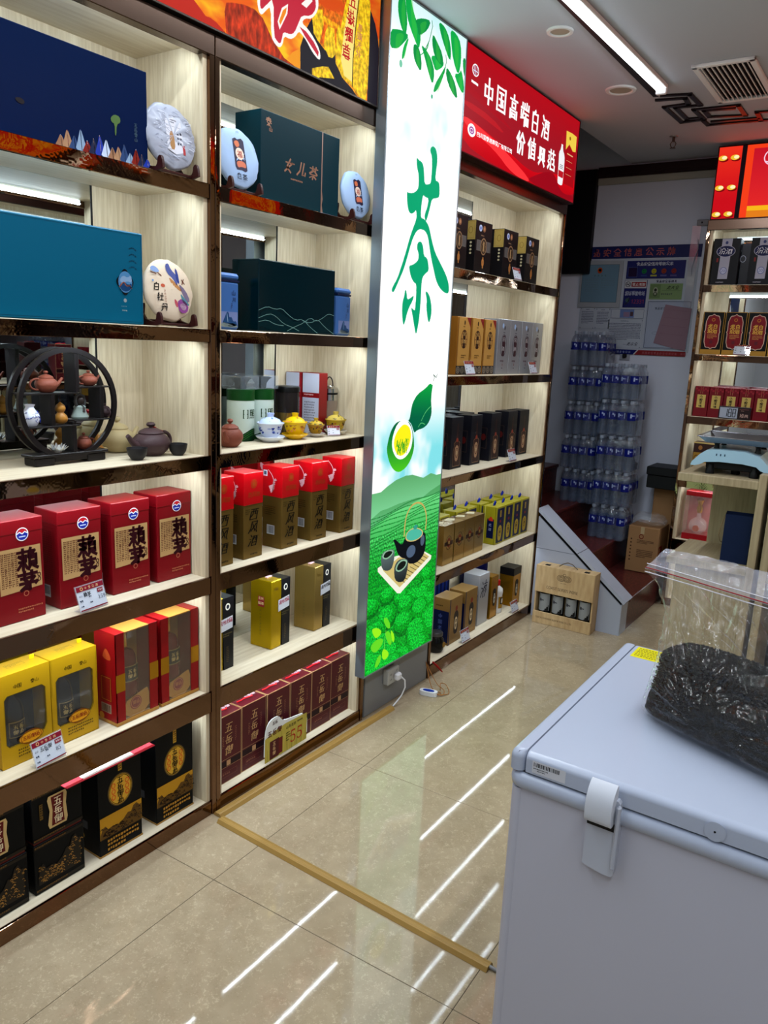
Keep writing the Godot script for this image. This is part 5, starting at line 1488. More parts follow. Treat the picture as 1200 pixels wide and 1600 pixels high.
func teapot(called: String, label: String, at: Vector3, turn: float, r: float, squat: float, m: Material, handle := "side", knob := 0.2, group := "") -> Node3D:
	# spout to the right (+x), handle to the left unless turned
	var o := thing(called, label, "teapot", at, turn, group)
	var h := r * 1.35 * squat
	part(o, "body", MB.new().lathe([[0.001, 0.0], [r * 0.55, 0.0], [r * 0.6, h * 0.03], [r * 0.85, h * 0.22], [r * 0.98, h * 0.45], [r, h * 0.58], [r * 0.93, h * 0.76], [r * 0.75, h * 0.92], [r * 0.62, h * 0.97], [r * 0.6, h]], 32), m)
	var lid := part(o, "lid", MB.new().lathe([[r * 0.64, h * 0.96], [r * 0.66, h * 1.02], [r * 0.58, h * 1.1], [r * 0.35, h * 1.2], [r * 0.1, h * 1.24], [0.001, h * 1.25]], 28), m)
	part(lid, "knob", MB.new().lathe([[r * 0.1, h * 1.22], [r * 0.09, h * 1.27], [r * knob * 0.9, h * 1.33], [r * knob, h * 1.4], [r * knob * 0.7, h * 1.48], [0.001, h * 1.5]], 16), m)
	part(o, "spout", MB.new().tube([Vector3(r * 0.8, h * 0.42, 0), Vector3(r * 1.15, h * 0.55, 0), Vector3(r * 1.4, h * 0.75, 0), Vector3(r * 1.58, h * 0.93, 0), Vector3(r * 1.64, h * 0.97, 0)], [r * 0.26, r * 0.2, r * 0.15, r * 0.12, r * 0.115], 12), m)
	if handle == "side":
		var pts := []
		for k in 11:
			var a := PI * 0.42 + PI * 1.16 * k / 10.0
			pts.append(Vector3(-r * 0.92 + r * 0.62 * cos(a) * 1.1, h * 0.55 + h * 0.38 * sin(a), 0))
		part(o, "handle", MB.new().tube(pts, r * 0.1, 8), m)
	elif handle == "top":
		var pts := []
		for k in 13:
			var a := PI * k / 12.0
			pts.append(Vector3(-r * 0.8 * cos(a), h * 0.92 + r * 1.3 * sin(a), 0))
		part(o, "handle", MB.new().tube(pts, r * 0.07, 8), m)
	return o

func tea_cup(label: String, at: Vector3, m: Material, r := 0.03, h := 0.036, group := "") -> Node3D:
	var o := thing("tea_cup", label, "cup", at, 0.0, group)
	part(o, "bowl", MB.new().lathe([[0.001, 0.0], [r * 0.55, 0.0], [r * 0.6, h * 0.06], [r * 0.88, h * 0.4], [r * 0.99, h * 0.9], [r, h], [r * 0.94, h * 0.98], [r * 0.85, h * 0.45], [r * 0.5, h * 0.12], [0.001, h * 0.1]], 28), m)
	return o

func gaiwan(label: String, at: Vector3, s: float, body: Color, saucer: Color, lid_col: Color, motif: Array) -> void:
	var o := thing("gaiwan", label, "lidded cup", at, PI / 2 - 0.5, "lidded tea bowls with saucers")
	var r := 0.046 * s
	part(o, "saucer", MB.new().lathe([[0.001, 0.002], [r * 0.6, 0.0], [r * 0.65, 0.004], [r * 1.0, 0.012 * s], [r * 1.12, 0.019 * s], [r * 1.1, 0.02 * s], [r * 0.7, 0.009 * s], [0.001, 0.008 * s]], 36), mat(saucer, 0.12))
	part(o, "bowl", MB.new().lathe([[0.001, 0.009 * s], [r * 0.45, 0.009 * s], [r * 0.5, 0.016 * s], [r * 0.74, 0.028 * s], [r * 0.86, 0.046 * s], [r * 0.93, 0.058 * s], [r * 1.06, 0.066 * s], [r * 1.04, 0.067 * s], [r * 0.85, 0.056 * s], [r * 0.5, 0.03 * s], [0.001, 0.028 * s]], 36), mat(body, 0.1))
	var lid := part(o, "lid", MB.new().lathe([[r * 0.9, 0.061 * s], [r * 0.88, 0.066 * s], [r * 0.7, 0.078 * s], [r * 0.35, 0.085 * s], [r * 0.25, 0.086 * s]], 32), mat(lid_col, 0.1))
	part(lid, "knob", MB.new().lathe([[r * 0.26, 0.085 * s], [r * 0.24, 0.09 * s], [r * 0.3, 0.1 * s], [r * 0.27, 0.1 * s], [r * 0.2, 0.094 * s], [0.001, 0.093 * s]], 20), mat(lid_col, 0.1))
	var rng := RandomNumberGenerator.new()
	rng.seed = int(s * 100) + motif.size()
	var m := MB.new()
	for k in 46:       # painted sprigs round the bowl and on the lid
		var a := rng.randf_range(-2.2, 2.2)
		var on_lid := k % 3 == 0
		var y := rng.randf_range(0.03, 0.056) * s
		var rr := r * lerpf(0.76, 0.93, (y / s - 0.028) / 0.03) + 0.0006
		if on_lid:
			y = rng.randf_range(0.068, 0.083) * s
			rr = r * lerpf(0.86, 0.42, (y / s - 0.067) / 0.017) + 0.0012
		m.col = (motif[k % motif.size()] as Color).srgb_to_linear()
		var da := rng.randf_range(0.08, 0.22)
		var dy := rng.randf_range(0.002, 0.0065) * s
		var p := func(aa: float, yy: float) -> Vector3: return Vector3(rr * sin(aa), yy, rr * cos(aa)) if not on_lid else Vector3((rr - (yy - y) * 1.8) * sin(aa), yy + 0.0008, (rr - (yy - y) * 1.8) * cos(aa))
		m.quad(p.call(a - da, y), p.call(a, y - dy), p.call(a + da, y), p.call(a, y + dy))
	part(o, "painted_sprigs", m, M.ink)

func gourd(label: String, at: Vector3, s: float, stalk := true) -> void:
	var o := thing("gourd", label, "gourd", at, 0.0, "small dried gourds")
	var g := mat(Color(0.66, 0.45, 0.18), 0.3)
	part(o, "body", MB.new().lathe([[0.001, 0.0], [s * 0.5, s * 0.06], [s * 0.9, s * 0.4], [s, s * 0.8], [s * 0.85, s * 1.25], [s * 0.5, s * 1.6], [s * 0.46, s * 1.72], [s * 0.68, s * 2.0], [s * 0.74, s * 2.3], [s * 0.6, s * 2.7], [s * 0.25, s * 3.0], [s * 0.08, s * 3.2]], 24), g)
	if stalk: part(o, "stalk", MB.new().tube([Vector3(0, s * 3.15, 0), Vector3(s * 0.05, s * 3.5, 0), Vector3(-s * 0.1, s * 3.8, 0), Vector3(s * 0.15, s * 4.2, 0)], s * 0.07, 6), mat(Color(0.2, 0.13, 0.07), 0.7))

func make_curio_stand() -> void:
	var o := thing("curio_stand", "round dark wooden two ring display rack holding small teapots", "display rack", Vector3(-0.1427, LEV.C, -1.272), PI / 2 + 0.0)
	# local: x right (-z in the room), z towards the aisle
	var base := MB.new()
	base.mnmx(Vector3(-0.114, 0.022, -0.03), Vector3(0.114, 0.03, 0.03), 0.002)
	base.mnmx(Vector3(-0.108, 0.0, -0.026), Vector3(-0.05, 0.022, 0.026), 0.003).mnmx(Vector3(0.05, 0.0, -0.026), Vector3(0.108, 0.022, 0.026), 0.003)
	base.mnmx(Vector3(-0.05, 0.007, -0.024), Vector3(0.05, 0.022, 0.024), 0.002)
	part(o, "base", base, M.ebony)
	for z in [0.024, -0.024]:
		var m := MB.new()
		var n := 56
		var rings := []
		for k in n + 1:
			var a := TAU * k / n
			var dir := Vector3(cos(a), sin(a), 0)
			var c := Vector3(0, 0.16, z)
			rings.append(PackedVector3Array([c + dir * 0.148 + Vector3(0, 0, 0.005), c + dir * 0.148 - Vector3(0, 0, 0.005), c + dir * 0.135 - Vector3(0, 0, 0.005), c + dir * 0.135 + Vector3(0, 0, 0.005)]))
		for k in n:
			for j in 4:
				var a: Vector3 = rings[k][j]
				m.quad(a, rings[k][(j + 1) % 4], rings[k + 1][(j + 1) % 4], rings[k + 1][j])
		m.moved(Transform3D.IDENTITY)
		part(o, "ring", flip_out(m, Vector3(0, 0.16, z)), M.ebony)
	for q in [[-0.143, 0.026, 0.19], [0.026, 0.156, 0.205], [-0.142, 0.028, 0.104], [0.012, 0.16, 0.116]]:
		var x0: float = q[0]
		var x1: float = q[1]
		var hw := sqrt(maxf(0.0, 0.139 * 0.139 - pow(q[2] - 0.16, 2)))
		part(o, "rack_shelf", MB.new().mnmx(Vector3(maxf(x0, -hw), q[2] - 0.004, -0.027), Vector3(minf(x1, hw), q[2], 0.027), 0.001), M.ebony)
	for q in [[0.026, 0.19, 0.294], [-0.05, 0.104, 0.187], [0.1, 0.116, 0.202], [0.012, 0.03, 0.112]]:
		part(o, "rack_divider", MB.new().mnmx(Vector3(q[0] - 0.006, q[1], -0.026), Vector3(q[0] + 0.006, q[2], 0.026), 0.001), M.ebony)
	var at := func(x: float, y: float, z := 0.0) -> Vector3: return Vector3(-0.1427 + z, LEV.C + y + 0.0008, -1.272 - x)
	teapot("teapot", "small red clay teapot on the upper left shelf of the round rack", at.call(-0.05, 0.19), PI / 2, 0.029, 0.95, M.clay_red, "side", 0.22, "small clay teapots on the round rack")
	teapot("teapot", "small red clay teapot on the upper right shelf of the round rack", at.call(0.078, 0.205), PI / 2 + 0.15, 0.024, 0.85, M.clay_red, "side", 0.22, "small clay teapots on the round rack")
	teapot("teapot", "small round dark clay teapot on the right shelf of the round rack", at.call(0.1285, 0.116), PI / 2 + 1.4, 0.019, 1.0, M.clay_dark, "side", 0.22, "small clay teapots on the round rack")
	teapot("teapot", "small brown clay teapot at the foot of the round rack, handle to the right", at.call(0.056, 0.031), PI / 2 + PI - 0.1, 0.0215, 1.05, M.clay_red, "side", 0.22, "small clay teapots on the round rack")
	var v := thing("vase", "small white vase with blue scrolls on the round rack", "vase", at.call(-0.1, 0.104), PI / 2)
	part(v, "body", MB.new().lathe([[0.001, 0], [0.015, 0], [0.018, 0.004], [0.0245, 0.018], [0.023, 0.03], [0.013, 0.043], [0.01, 0.049], [0.014, 0.056], [0.012, 0.056], [0.008, 0.05]], 28), mat(Color(0.85, 0.87, 0.93), 0.15))
	var m := MB.new()
	m.col = Color(0.12, 0.2, 0.55).srgb_to_linear()
	var rng := RandomNumberGenerator.new()
	rng.seed = 4
	for k in 26:
		var a := rng.randf_range(-1.5, 1.5)
		var y := rng.randf_range(0.01, 0.038)
		var rr := (0.0247 if y < 0.026 else 0.0247 - (y - 0.026) * 0.62)
		var pts := []
		for j in 4: pts.append(Vector3((rr + 0.0003) * sin(a + j * 0.09), y + 0.003 * sin(j * 1.3 + k), (rr + 0.0003) * cos(a + j * 0.09)))
		m.tube(pts, 0.0007, 4)
	part(v, "blue_scrolls", m, M.ink)
	gourd("small dried gourd on the middle shelf of the round rack", at.call(-0.012, 0.104), 0.0185)
	gourd("dried gourd on the shelf, behind the right foot of the round rack", at.call(0.135, 0.0, -0.05), 0.02, false)
	# seated monk figurine
	var f := thing("figurine", "small seated figurine in a grey robe on the round rack", "figurine", at.call(0.047, 0.116), PI / 2)
	var robe := mat(Color(0.5, 0.55, 0.53), 0.45)
	part(f, "robe", MB.new().lathe([[0.001, 0], [0.021, 0], [0.023, 0.005], [0.018, 0.016], [0.015, 0.026], [0.0165, 0.032], [0.012, 0.036], [0.001, 0.037]], 20), robe)
	part(f, "head", MB.new().lathe([[0.001, 0.032], [0.008, 0.035], [0.0125, 0.043], [0.0125, 0.052], [0.008, 0.06], [0.001, 0.062]], 18), mat(Color(0.15, 0.12, 0.11), 0.4))
	var hood := MB.new()
	hood.tube([Vector3(-0.011, 0.034, 0.004), Vector3(-0.0145, 0.046, 0.003), Vector3(-0.011, 0.06, 0.002), Vector3(0, 0.066, 0.002), Vector3(0.011, 0.06, 0.002), Vector3(0.0145, 0.046, 0.003), Vector3(0.011, 0.034, 0.004)], 0.0045, 8)
	part(f, "hood", hood, mat(Color(0.2, 0.2, 0.2), 0.5))
	part(f, "sash", MB.new().tube([Vector3(0, 0.036, 0.011), Vector3(0.002, 0.028, 0.0165), Vector3(0.0, 0.018, 0.0185)], 0.0035, 6), mat(Color(0.16, 0.15, 0.15), 0.5))
	var lo := thing("lotus_dish", "white porcelain lotus flower at the foot of the round rack", "ornament", at.call(-0.03, 0.03, 0.008), 0.0)
	for k in 16:
		var a := TAU * k / 8.0 + (0.39 if k >= 8 else 0.0)
		var big := 1.0 if k < 8 else 0.72
		var mm := MB.new()
		mm.loft([PackedVector3Array([Vector3(0.004, 0.002, -0.003), Vector3(0.004, 0.004, 0.0), Vector3(0.004, 0.002, 0.003)]), PackedVector3Array([Vector3(0.016 * big, 0.008, -0.007), Vector3(0.016 * big, 0.005, 0.0), Vector3(0.016 * big, 0.008, 0.007)]), PackedVector3Array([Vector3(0.027 * big, 0.017 + (0.006 if k >= 8 else 0.0), -0.001), Vector3(0.028 * big, 0.017 + (0.006 if k >= 8 else 0.0), 0), Vector3(0.027 * big, 0.017 + (0.006 if k >= 8 else 0.0), 0.001)])], false)
		mm.moved(Transform3D(Basis(Vector3.UP, a), Vector3.ZERO))
		part(lo, "petal", mm, mat(Color(0.83, 0.84, 0.84), 0.25))
	part(lo, "heart", MB.new().lathe([[0.001, 0.0], [0.008, 0.0], [0.009, 0.006], [0.001, 0.008]], 12), mat(Color(0.83, 0.84, 0.84), 0.25))

func flip_out(m: MB, c: Vector3) -> MB:    # turns the faces of a ring whose section is convex outwards
	for k in range(0, m.p.size(), 3):
		var mid := (m.p[k] + m.p[k + 1] + m.p[k + 2]) / 3.0
		var rad := Vector3(mid.x - c.x, mid.y - c.y, 0).normalized() * 0.1415
		var core := c + rad
		if m.n[k].dot(mid - core) < 0:
			var t := m.p[k + 1]
			m.p[k + 1] = m.p[k + 2]
			m.p[k + 2] = t
			for j in 3: m.n[k + j] = -m.n[k + j]
	return m

func make_teaware() -> void:
	# ---- row A
	var w := 0.46; var h := 0.236; var d := 0.09
	var o := carton("gift_box", "large dark blue tea gift box with painted peaks, top left corner", "gift box", "", w, h, d, mat(Color(0.0, 0.08, 0.23), 0.3, 0.0, 0.15), 0.0015)
	o.position = left(-0.03, -1.246, LEV.A, d)
	var k := front(w, h, d)
	var cols := [Color(0.55, 0.4, 0.3), Color(0.62, 0.48, 0.36), Color(0.15, 0.25, 0.42), Color(0.5, 0.6, 0.72), Color(0.45, 0.1, 0.08), Color(0.06, 0.12, 0.25), Color(0.1, 0.2, 0.6), Color(0.72, 0.78, 0.88)]
	var px := 18.5
	for j in 15:
		var hh: float = [3.0, 4.6, 3.6, 5.6, 3.2, 4.2, 5.4, 4.8, 3.2, 3.8, 4.8, 3.0, 4.4, 3.4, 2.6][j]
		var ww := 3.6
		k.poly(smooth2(pts2("%.1f,23.5,%.1f,%.1f,%.1f,%.1f,%.1f,%.1f,%.1f,23.5" % [px, px + ww * 0.25, 23.5 - hh * 0.5, px + ww * 0.45, 23.5 - hh, px + ww * 0.75, 23.5 - hh * 0.45, minf(px + ww, 45.8)])), cols[j % 8])
		k.line(pts2("%.1f,%.1f,%.1f,23.3" % [px + ww * 0.45, 23.5 - hh * 0.9, px + ww * 0.55]), 0.16, cols[(j + 3) % 8].lightened(0.3))
		k.e += 0.00006
		px += 1.82
	k.poly(smooth2(pts2("34.4,13.6,35.6,12.6,37.2,12.8,37.4,14.2,36.2,14.8,36.0,17.5,35.6,17.5,35.6,14.8,34.6,14.6")), Color(0.3, 0.42, 0.22))
	k.txt("五岳泰山", 41.6, 13.2, 0.95, Color(0.25, 0.34, 0.42), 0.12, 0, 1.15)
	k.poly(smooth2(pts2("8.8,15.6,10.2,15.2,11.4,15.8,10.8,16.6,9.4,16.4")), Color(0.05, 0.07, 0.11))
	part(o, "front_print", k.mb, ink_mat(0.35))
	tea_cake("white tea cake in a crumpled clear wrapper beside the dark blue gift box", Vector3(-0.04, LEV.A, -1.555), Color(0.62, 0.64, 0.7), 0, 0.087)
	tea_cake("round pale blue white tea cake left of the green gift box, by the post", Vector3(-0.05, LEV.A, -1.822), Color(0.6, 0.7, 0.84), 2, 0.088)
	tea_cake("round pale blue white tea cake right of the green gift box", Vector3(-0.04, LEV.A, -2.41), Color(0.6, 0.7, 0.84), 2, 0.083)
	w = 0.397; h = 0.262; d = 0.11
	o = carton("gift_box", "", "gift box", "", w, h, d, mat(Color(0.012, 0.15, 0.185), 0.4, 0.0, 0.22), 0.0015)
	o.set_meta("label", "large dark green tea gift box with three copper characters on the top shelf")
	o.position = left(-0.04, -2.117, LEV.A, d)
	k = front(w, h, d)
	var copper := Color(0.72, 0.55, 0.45)
	k.txt("泰", 2.2, 1.8, 2.4, copper, 0.3, 0, 0.01).txt("山", 3.6, 4.2, 1.5, copper, 0.2, 0, 0.01)
	k.txt("女儿茶", 11.5, 11.6, 4.2, copper, 0.6, 6.0, 0.0, 0.6, 0.25)
	k.dashes(14.2, 17.4, 9.6, 0.9, 1, copper, 3, 1.0)
	k.poly(pts2("29.9,0,30.4,0,30.4,18.5,30.9,21.2,30.5,23.0,31.1,26.0,29.9,26.0"), Color(0.7, 0.58, 0.52))
	part(o, "front_print", k.mb, M.foil)
	k = side(w, h, d)
	k.rect(4.8, 0, 0.12, 26.2, Color(0.02, 0.09, 0.11))
	part(o, "side_print", k.mb, M.ink)
	# ---- row B
	w = 0.46; h = 0.237; d = 0.1
	o = carton("gift_box", "large teal tea gift box with a small four lobed badge at the left edge", "gift box", "", w, h, d, mat(Color(0.0, 0.34, 0.46), 0.38, 0.0, 0.22), 0.003)
	o.position = left(-0.03, -1.222, LEV.B, d)
	k = front(w, h, d)
	var dk := Color(0.0, 0.2, 0.29)
	k.frame(0.6, 0.6, 44.8, 22.5, 0.09, dk)
	for j in 4: k.line(smooth2(pts2("%.1f,%.1f,%.1f,%.1f,%.1f,%.1f" % [41.4, 4.4 + 1.6 * j, 42.6, 3.9 + 1.6 * j, 43.8, 4.6 + 1.6 * j]), false), 0.35, Color(0.01, 0.29, 0.4))
	k.disc(39.9, 17.6, 0.5, 0.5, Color(0.55, 0.6, 0.62))
	k.dashes(38.6, 19.0, 3.0, 0.5, 1, Color(0.3, 0.5, 0.58), 3).dashes(38.9, 20.0, 2.4, 0.6, 1, Color(0.5, 0.6, 0.62), 4)
	part(o, "front_print", k.mb, M.ink)
	k = Ink.new(self, Vector3(-w / 2, h, d / 2 + 0.0022), Vector3.RIGHT, Vector3.DOWN)
	var bm := MB.new()
	var lobes := PackedVector2Array()
	for j in 48:
		var a := TAU * j / 48.0
		var rr := 2.55 + 0.42 * cos(4 * a)
		lobes.append(Vector2(0.169 + rr * 0.009 * cos(a), 0.108 + rr * 0.0112 * sin(a)))
	bm.ext(lobes, d / 2, d / 2 + 0.002)
	var badge := part(o, "badge", bm, mat(Color(0.1, 0.12, 0.14), 0.25, 0.6))
	k.disc(39.9, 12.9, 2.2, 2.75, Color(0.3, 0.5, 0.68)).up()
	k.poly(smooth2(pts2("37.9,12.6,39.2,11.2,40.6,11.8,41.8,10.9,42.0,13.0,40.4,12.6,39.0,13.4")), Color(0.5, 0.62, 0.76))
	k.poly(smooth2(pts2("37.9,13.8,39.4,12.8,40.8,13.6,42.0,13.0,41.7,14.6,40.2,15.4,38.6,15.0")), Color(0.1, 0.25, 0.42)).up()
	k.line(smooth2(smooth2(pts2("38.0,14.2,39.4,12.7,40.2,14.0,41.2,13.6,41.8,14.4"), false), false), 0.3, Color(0.75, 0.45, 0.35))
	part(badge, "enamel", k.mb, ink_mat(0.15))
	tea_cake("cream tea cake painted with a bird and flowers, right of the teal box", Vector3(-0.04, LEV.B, -1.542), Color(0.86, 0.79, 0.7), 1, 0.086)
	w = 0.395; h = 0.224; d = 0.12
	o = carton("gift_box", "glossy dark green tea gift box with thin mountain lines between two blue tins", "gift box", "", w, h, d, mat(Color(0.0, 0.09, 0.115), 0.12, 0.0, 0.3), 0.003)
	o.position = left(-0.03, -2.102, LEV.B, d)
	k = front(w, h, d)
	var ln := Color(0.45, 0.62, 0.6)
	k.poly(smooth2(pts2("0.2,16.5,5,15.2,9,15.4,14,17.5,18,19,24,17.4,30,17.6,36,15.6,39.3,16.6,39.3,22.2,0.2,22.2")), Color(0.005, 0.13, 0.14)).up()
	for q in ["0,15.8,4,14.4,8,15.2,11,14.6,14,16.4,18,18.2,22,17.6,26,20.2,30,22", "0,18.2,5,16.6,8,17.2,12,19.6,16,20.4,20,21.6", "14,21.8,18,20.2,22,19.0,26,16.8,29,18.2,33,16.6,36,15.0,39.3,15.6", "0,19.4,4,18.6,8,20,12,20.2", "22,18.2,26,18.8,30,17.2,34,19.8,39.3,22"]: k.line(smooth2(pts2(q), false), 0.14, ln)
	part(o, "front_print", k.mb, ink_mat(0.2))
	for j in 2:
		w = 0.1; h = 0.17; d = 0.085
		o = thing("tea_tin", ["pale blue tea tin left of the glossy dark green box, cut by the post", "pale blue tea tin with a painted peak, right of the glossy dark green box"][j], "tea tin", left(-0.05, [-1.79, -2.38][j], LEV.B, d), PI / 2 + [0.0, 0.12][j], "pale blue tea tins")
		var bl := mat(Color(0.22, 0.38, 0.62), 0.3)
		part(o, "body", MB.new().mnmx(Vector3(-w / 2, 0, -d / 2), Vector3(w / 2, h - 0.024, d / 2), 0.008), bl)
		part(o, "lid", MB.new().mnmx(Vector3(-w / 2 - 0.0008, h - 0.022, -d / 2 - 0.0008), Vector3(w / 2 + 0.0008, h, d / 2 + 0.0008), 0.008), bl)
		part(o, "seam", MB.new().mnmx(Vector3(-w / 2 + 0.001, h - 0.026, -d / 2 + 0.001), Vector3(w / 2 - 0.001, h - 0.02, d / 2 - 0.001)), mat(Color(0.05, 0.09, 0.22), 0.4))
		k = front(w, h, d)
		k.poly(pts2("1,11.6,9,11.6,9,16.2,1,16.2"), Color(0.42, 0.48, 0.66)).up()
		k.poly(smooth2(pts2("2.0,16.0,3.6,13.0,4.4,11.6,5.2,11.8,5.4,13.4,6.4,13.0,7.2,14.6,8.4,14.2,9,16.0")), Color(0.1, 0.25, 0.42))
		k.poly(smooth2(pts2("1.2,16.2,3,14.6,5,15.2,7,14.9,9,15.6,9,16.3")), Color(0.45, 0.5, 0.5)).up()
		k.line(pts2("4.4,12.2,4.8,14.6"), 0.2, Color(0.5, 0.62, 0.72))
		k.txt("山", 6.4, 5.0, 1.6, Color(0.08, 0.1, 0.2), 0.18, 0, 0.1).txt("川", 6.8, 7.2, 1.3, Color(0.08, 0.1, 0.2), 0.16, 0, 0.1)
		k.dashes(6.2, 9.0, 0.4, 2.0, 4, Color(0.2, 0.25, 0.4), 3)
		part(o, "front_print", k.mb, M.ink)
	# ---- row C, first cabinet
	make_curio_stand()
	teapot("teapot", "cream coloured clay teapot at the back, behind the dark teapot", Vector3(-0.222, LEV.C, -1.5), PI / 2 + 0.1, 0.05, 1.05, mat(Color(0.74, 0.67, 0.5), 0.4), "side", 0.22)
	var tp := teapot("teapot", "large dark purple clay teapot with a red tied handle, beside two black cups", Vector3(-0.112, LEV.C, -1.535), PI / 2 + PI + 0.1, 0.056, 0.86, M.clay_dark, "none", 0.24)
	var hp := []
	for k2 in 9:
		var a := -0.5 + 2.0 * k2 / 8.0
		hp.append(Vector3(-0.05 - 0.03 * cos(a), 0.038 + 0.026 * sin(a), 0))
	part(tp, "handle", MB.new().tube(hp, 0.0055, 8), M.clay_dark)
	part(tp, "red_cord", MB.new().tube([Vector3(0.0, 0.088, 0.01), Vector3(-0.02, 0.082, 0.014), Vector3(-0.04, 0.07, 0.01), Vector3(-0.055, 0.064, 0.005), Vector3(-0.07, 0.06, 0.0), Vector3(-0.078, 0.05, 0.002)], 0.0035, 6), mat(Color(0.5, 0.05, 0.05), 0.6))
	tea_cup("small black clay cup left of the pair, in front of the dark teapot", Vector3(-0.06, LEV.C, -1.442), M.clay_black, 0.029, 0.034, "black clay cups")
	tea_cup("small black clay cup right of the pair, nearer the cabinet panel", Vector3(-0.06, LEV.C, -1.592), M.clay_black, 0.028, 0.034, "black clay cups")
	# ---- row C, second cabinet
	teapot("teapot", "round carved red brown clay teapot beside the cabinet post", Vector3(-0.098, LEV.C, -1.847), PI / 2 + PI + 0.5, 0.043, 1.05, M.clay_red, "side", 0.24)
	for j in 2:
		var z: float = [-2.0, -2.1][j]
		o = thing("tea_canister", ["green and white round tea canister, the left of the pair", "green and white round tea canister, the right of the pair"][j], "tea canister", Vector3(-0.2, LEV.C, z), PI / 2 - [0.2, 0.35][j], "green and white tea canisters")
		var r := 0.048
		part(o, "body", MB.new().lathe([[0.001, 0.0], [r, 0.0], [r, 0.142]], 40), canister_print(r))
		part(o, "lid", MB.new().lathe([[r + 0.0008, 0.14], [r + 0.0008, 0.176], [r - 0.002, 0.178], [0.001, 0.178]], 40), mat(Color(0.02, 0.22, 0.06), 0.35))
		var cp := canister_print_art(r)
		part(o, "wrap_print", cp, M.ink)
		var g := thing("tea_cup", ["dark glazed cup in a clear case on the left canister", "dark glazed cup in a clear case on the right canister"][j], "cup", Vector3(-0.2, LEV.C + 0.178, z), PI / 2, "dark glazed cups on the canisters")
		part(g, "bowl", MB.new().lathe([[0.001, 0.0], [0.018, 0.0], [0.02, 0.004], [0.022, 0.02], [0.032, 0.034], [0.042, 0.04], [0.04, 0.041], [0.03, 0.036], [0.018, 0.02], [0.001, 0.012]], 32), mat(Color(0.06, 0.07, 0.08), 0.1))
		part(g, "clear_case", MB.new().mnmx(Vector3(-0.045, 0.0, -0.045), Vector3(0.045, 0.046, 0.045), 0.001), film(Color(0.9, 0.95, 1.0), 0.07, 0.03))
	gaiwan("blue and white lidded tea bowl on its saucer, between the canister and the yellow bowl", Vector3(-0.105, LEV.C, -2.05), 1.0, Color(0.8, 0.84, 0.92), Color(0.82, 0.85, 0.9), Color(0.72, 0.79, 0.93), [Color(0.12, 0.2, 0.55), Color(0.3, 0.42, 0.75)])
	gaiwan("plain bright yellow lidded tea bowl with a yellow saucer", Vector3(-0.105, LEV.C, -2.182), 0.94, Color(0.86, 0.7, 0.03), Color(0.85, 0.68, 0.03), Color(0.87, 0.71, 0.04), [Color(0.6, 0.36, 0.08), Color(0.8, 0.5, 0.2)])
	gaiwan("small dark patterned yellow tea bowl with a white saucer", Vector3(-0.1, LEV.C, -2.297), 0.7, Color(0.62, 0.46, 0.06), Color(0.75, 0.73, 0.7), Color(0.72, 0.6, 0.2), [Color(0.1, 0.08, 0.05), Color(0.16, 0.1, 0.06), Color(0.5, 0.12, 0.06)])
	gaiwan("patterned yellow tea bowl with a cream saucer, last in the row", Vector3(-0.1, LEV.C, -2.418), 0.88, Color(0.7, 0.58, 0.1), Color(0.78, 0.75, 0.68), Color(0.75, 0.66, 0.3), [Color(0.12, 0.1, 0.05), Color(0.2, 0.12, 0.06), Color(0.6, 0.3, 0.1)])
	o = thing("tea_flask", "smoky brown and gold tea canister with a black lid behind the yellow bowl", "flask", Vector3(-0.19, LEV.C, -2.235), 0.0)
	part(o, "body", MB.new().lathe([[0.001, 0.0], [0.043, 0.0], [0.045, 0.003], [0.045, 0.09]], 36), mat(Color(0.5, 0.4, 0.22), 0.25, 0.8))
	part(o, "smoky_sleeve", MB.new().lathe([[0.0452, 0.088], [0.0452, 0.165]], 36), mat(Color(0.12, 0.1, 0.1), 0.12))
	part(o, "lid", MB.new().lathe([[0.047, 0.164], [0.047, 0.18], [0.044, 0.184], [0.001, 0.185]], 36), mat(Color(0.03, 0.03, 0.03), 0.3))
	for j in 2:
		o = carton("teaware_box", ["white and red teaware box, the left of the pair at the back", "white and red teaware box with small print, the right of the pair at the back"][j], "box", "white and red teaware boxes", [0.062, 0.076][j], 0.232, 0.06, mat(Color(0.5, 0.05, 0.07), 0.4))
		o.position = [Vector3(-0.25, LEV.C, -2.36), Vector3(-0.18, LEV.C, -2.385)][j]
		o.rotation.y = 0.12
		var bw: float = [0.062, 0.076][j]
		k = front(bw, 0.232, 0.06)
		var wh := Color(0.74, 0.76, 0.84)
		k.rect(0.1, 0.1, bw * 100 - 0.2, 7.4, wh).rect(0.1, 9.4, bw * 100 - 0.2, 13.6, wh).up()
		k.dashes(0.8, 8.0, bw * 90, 0.8, 1, Color(0.9, 0.7, 0.7), 3, 1.0).dashes(1.0, 10.8, bw * 60, 9.0, 9, Color(0.5, 0.5, 0.56), 5)
		part(o, "front_print", k.mb, M.ink)
	o = thing("tea_tumbler", "clear glass tumbler with a steel strainer and a loop, by the cabinet's right panel", "tumbler", Vector3(-0.17, LEV.C, -2.462), 0.4)
	part(o, "glass", MB.new().lathe([[0.001, 0.0], [0.029, 0.0], [0.031, 0.004], [0.031, 0.13]], 28), film(Color(0.8, 0.7, 0.62), 0.3, 0.03))
	part(o, "steel_band", MB.new().lathe([[0.0325, 0.125], [0.033, 0.13], [0.033, 0.148], [0.03, 0.15]], 28), mat(Color(0.75, 0.75, 0.76), 0.15, 1.0))
	part(o, "black_ring", MB.new().lathe([[0.033, 0.148], [0.034, 0.152], [0.033, 0.156]], 28), mat(Color(0.03, 0.03, 0.03), 0.4))
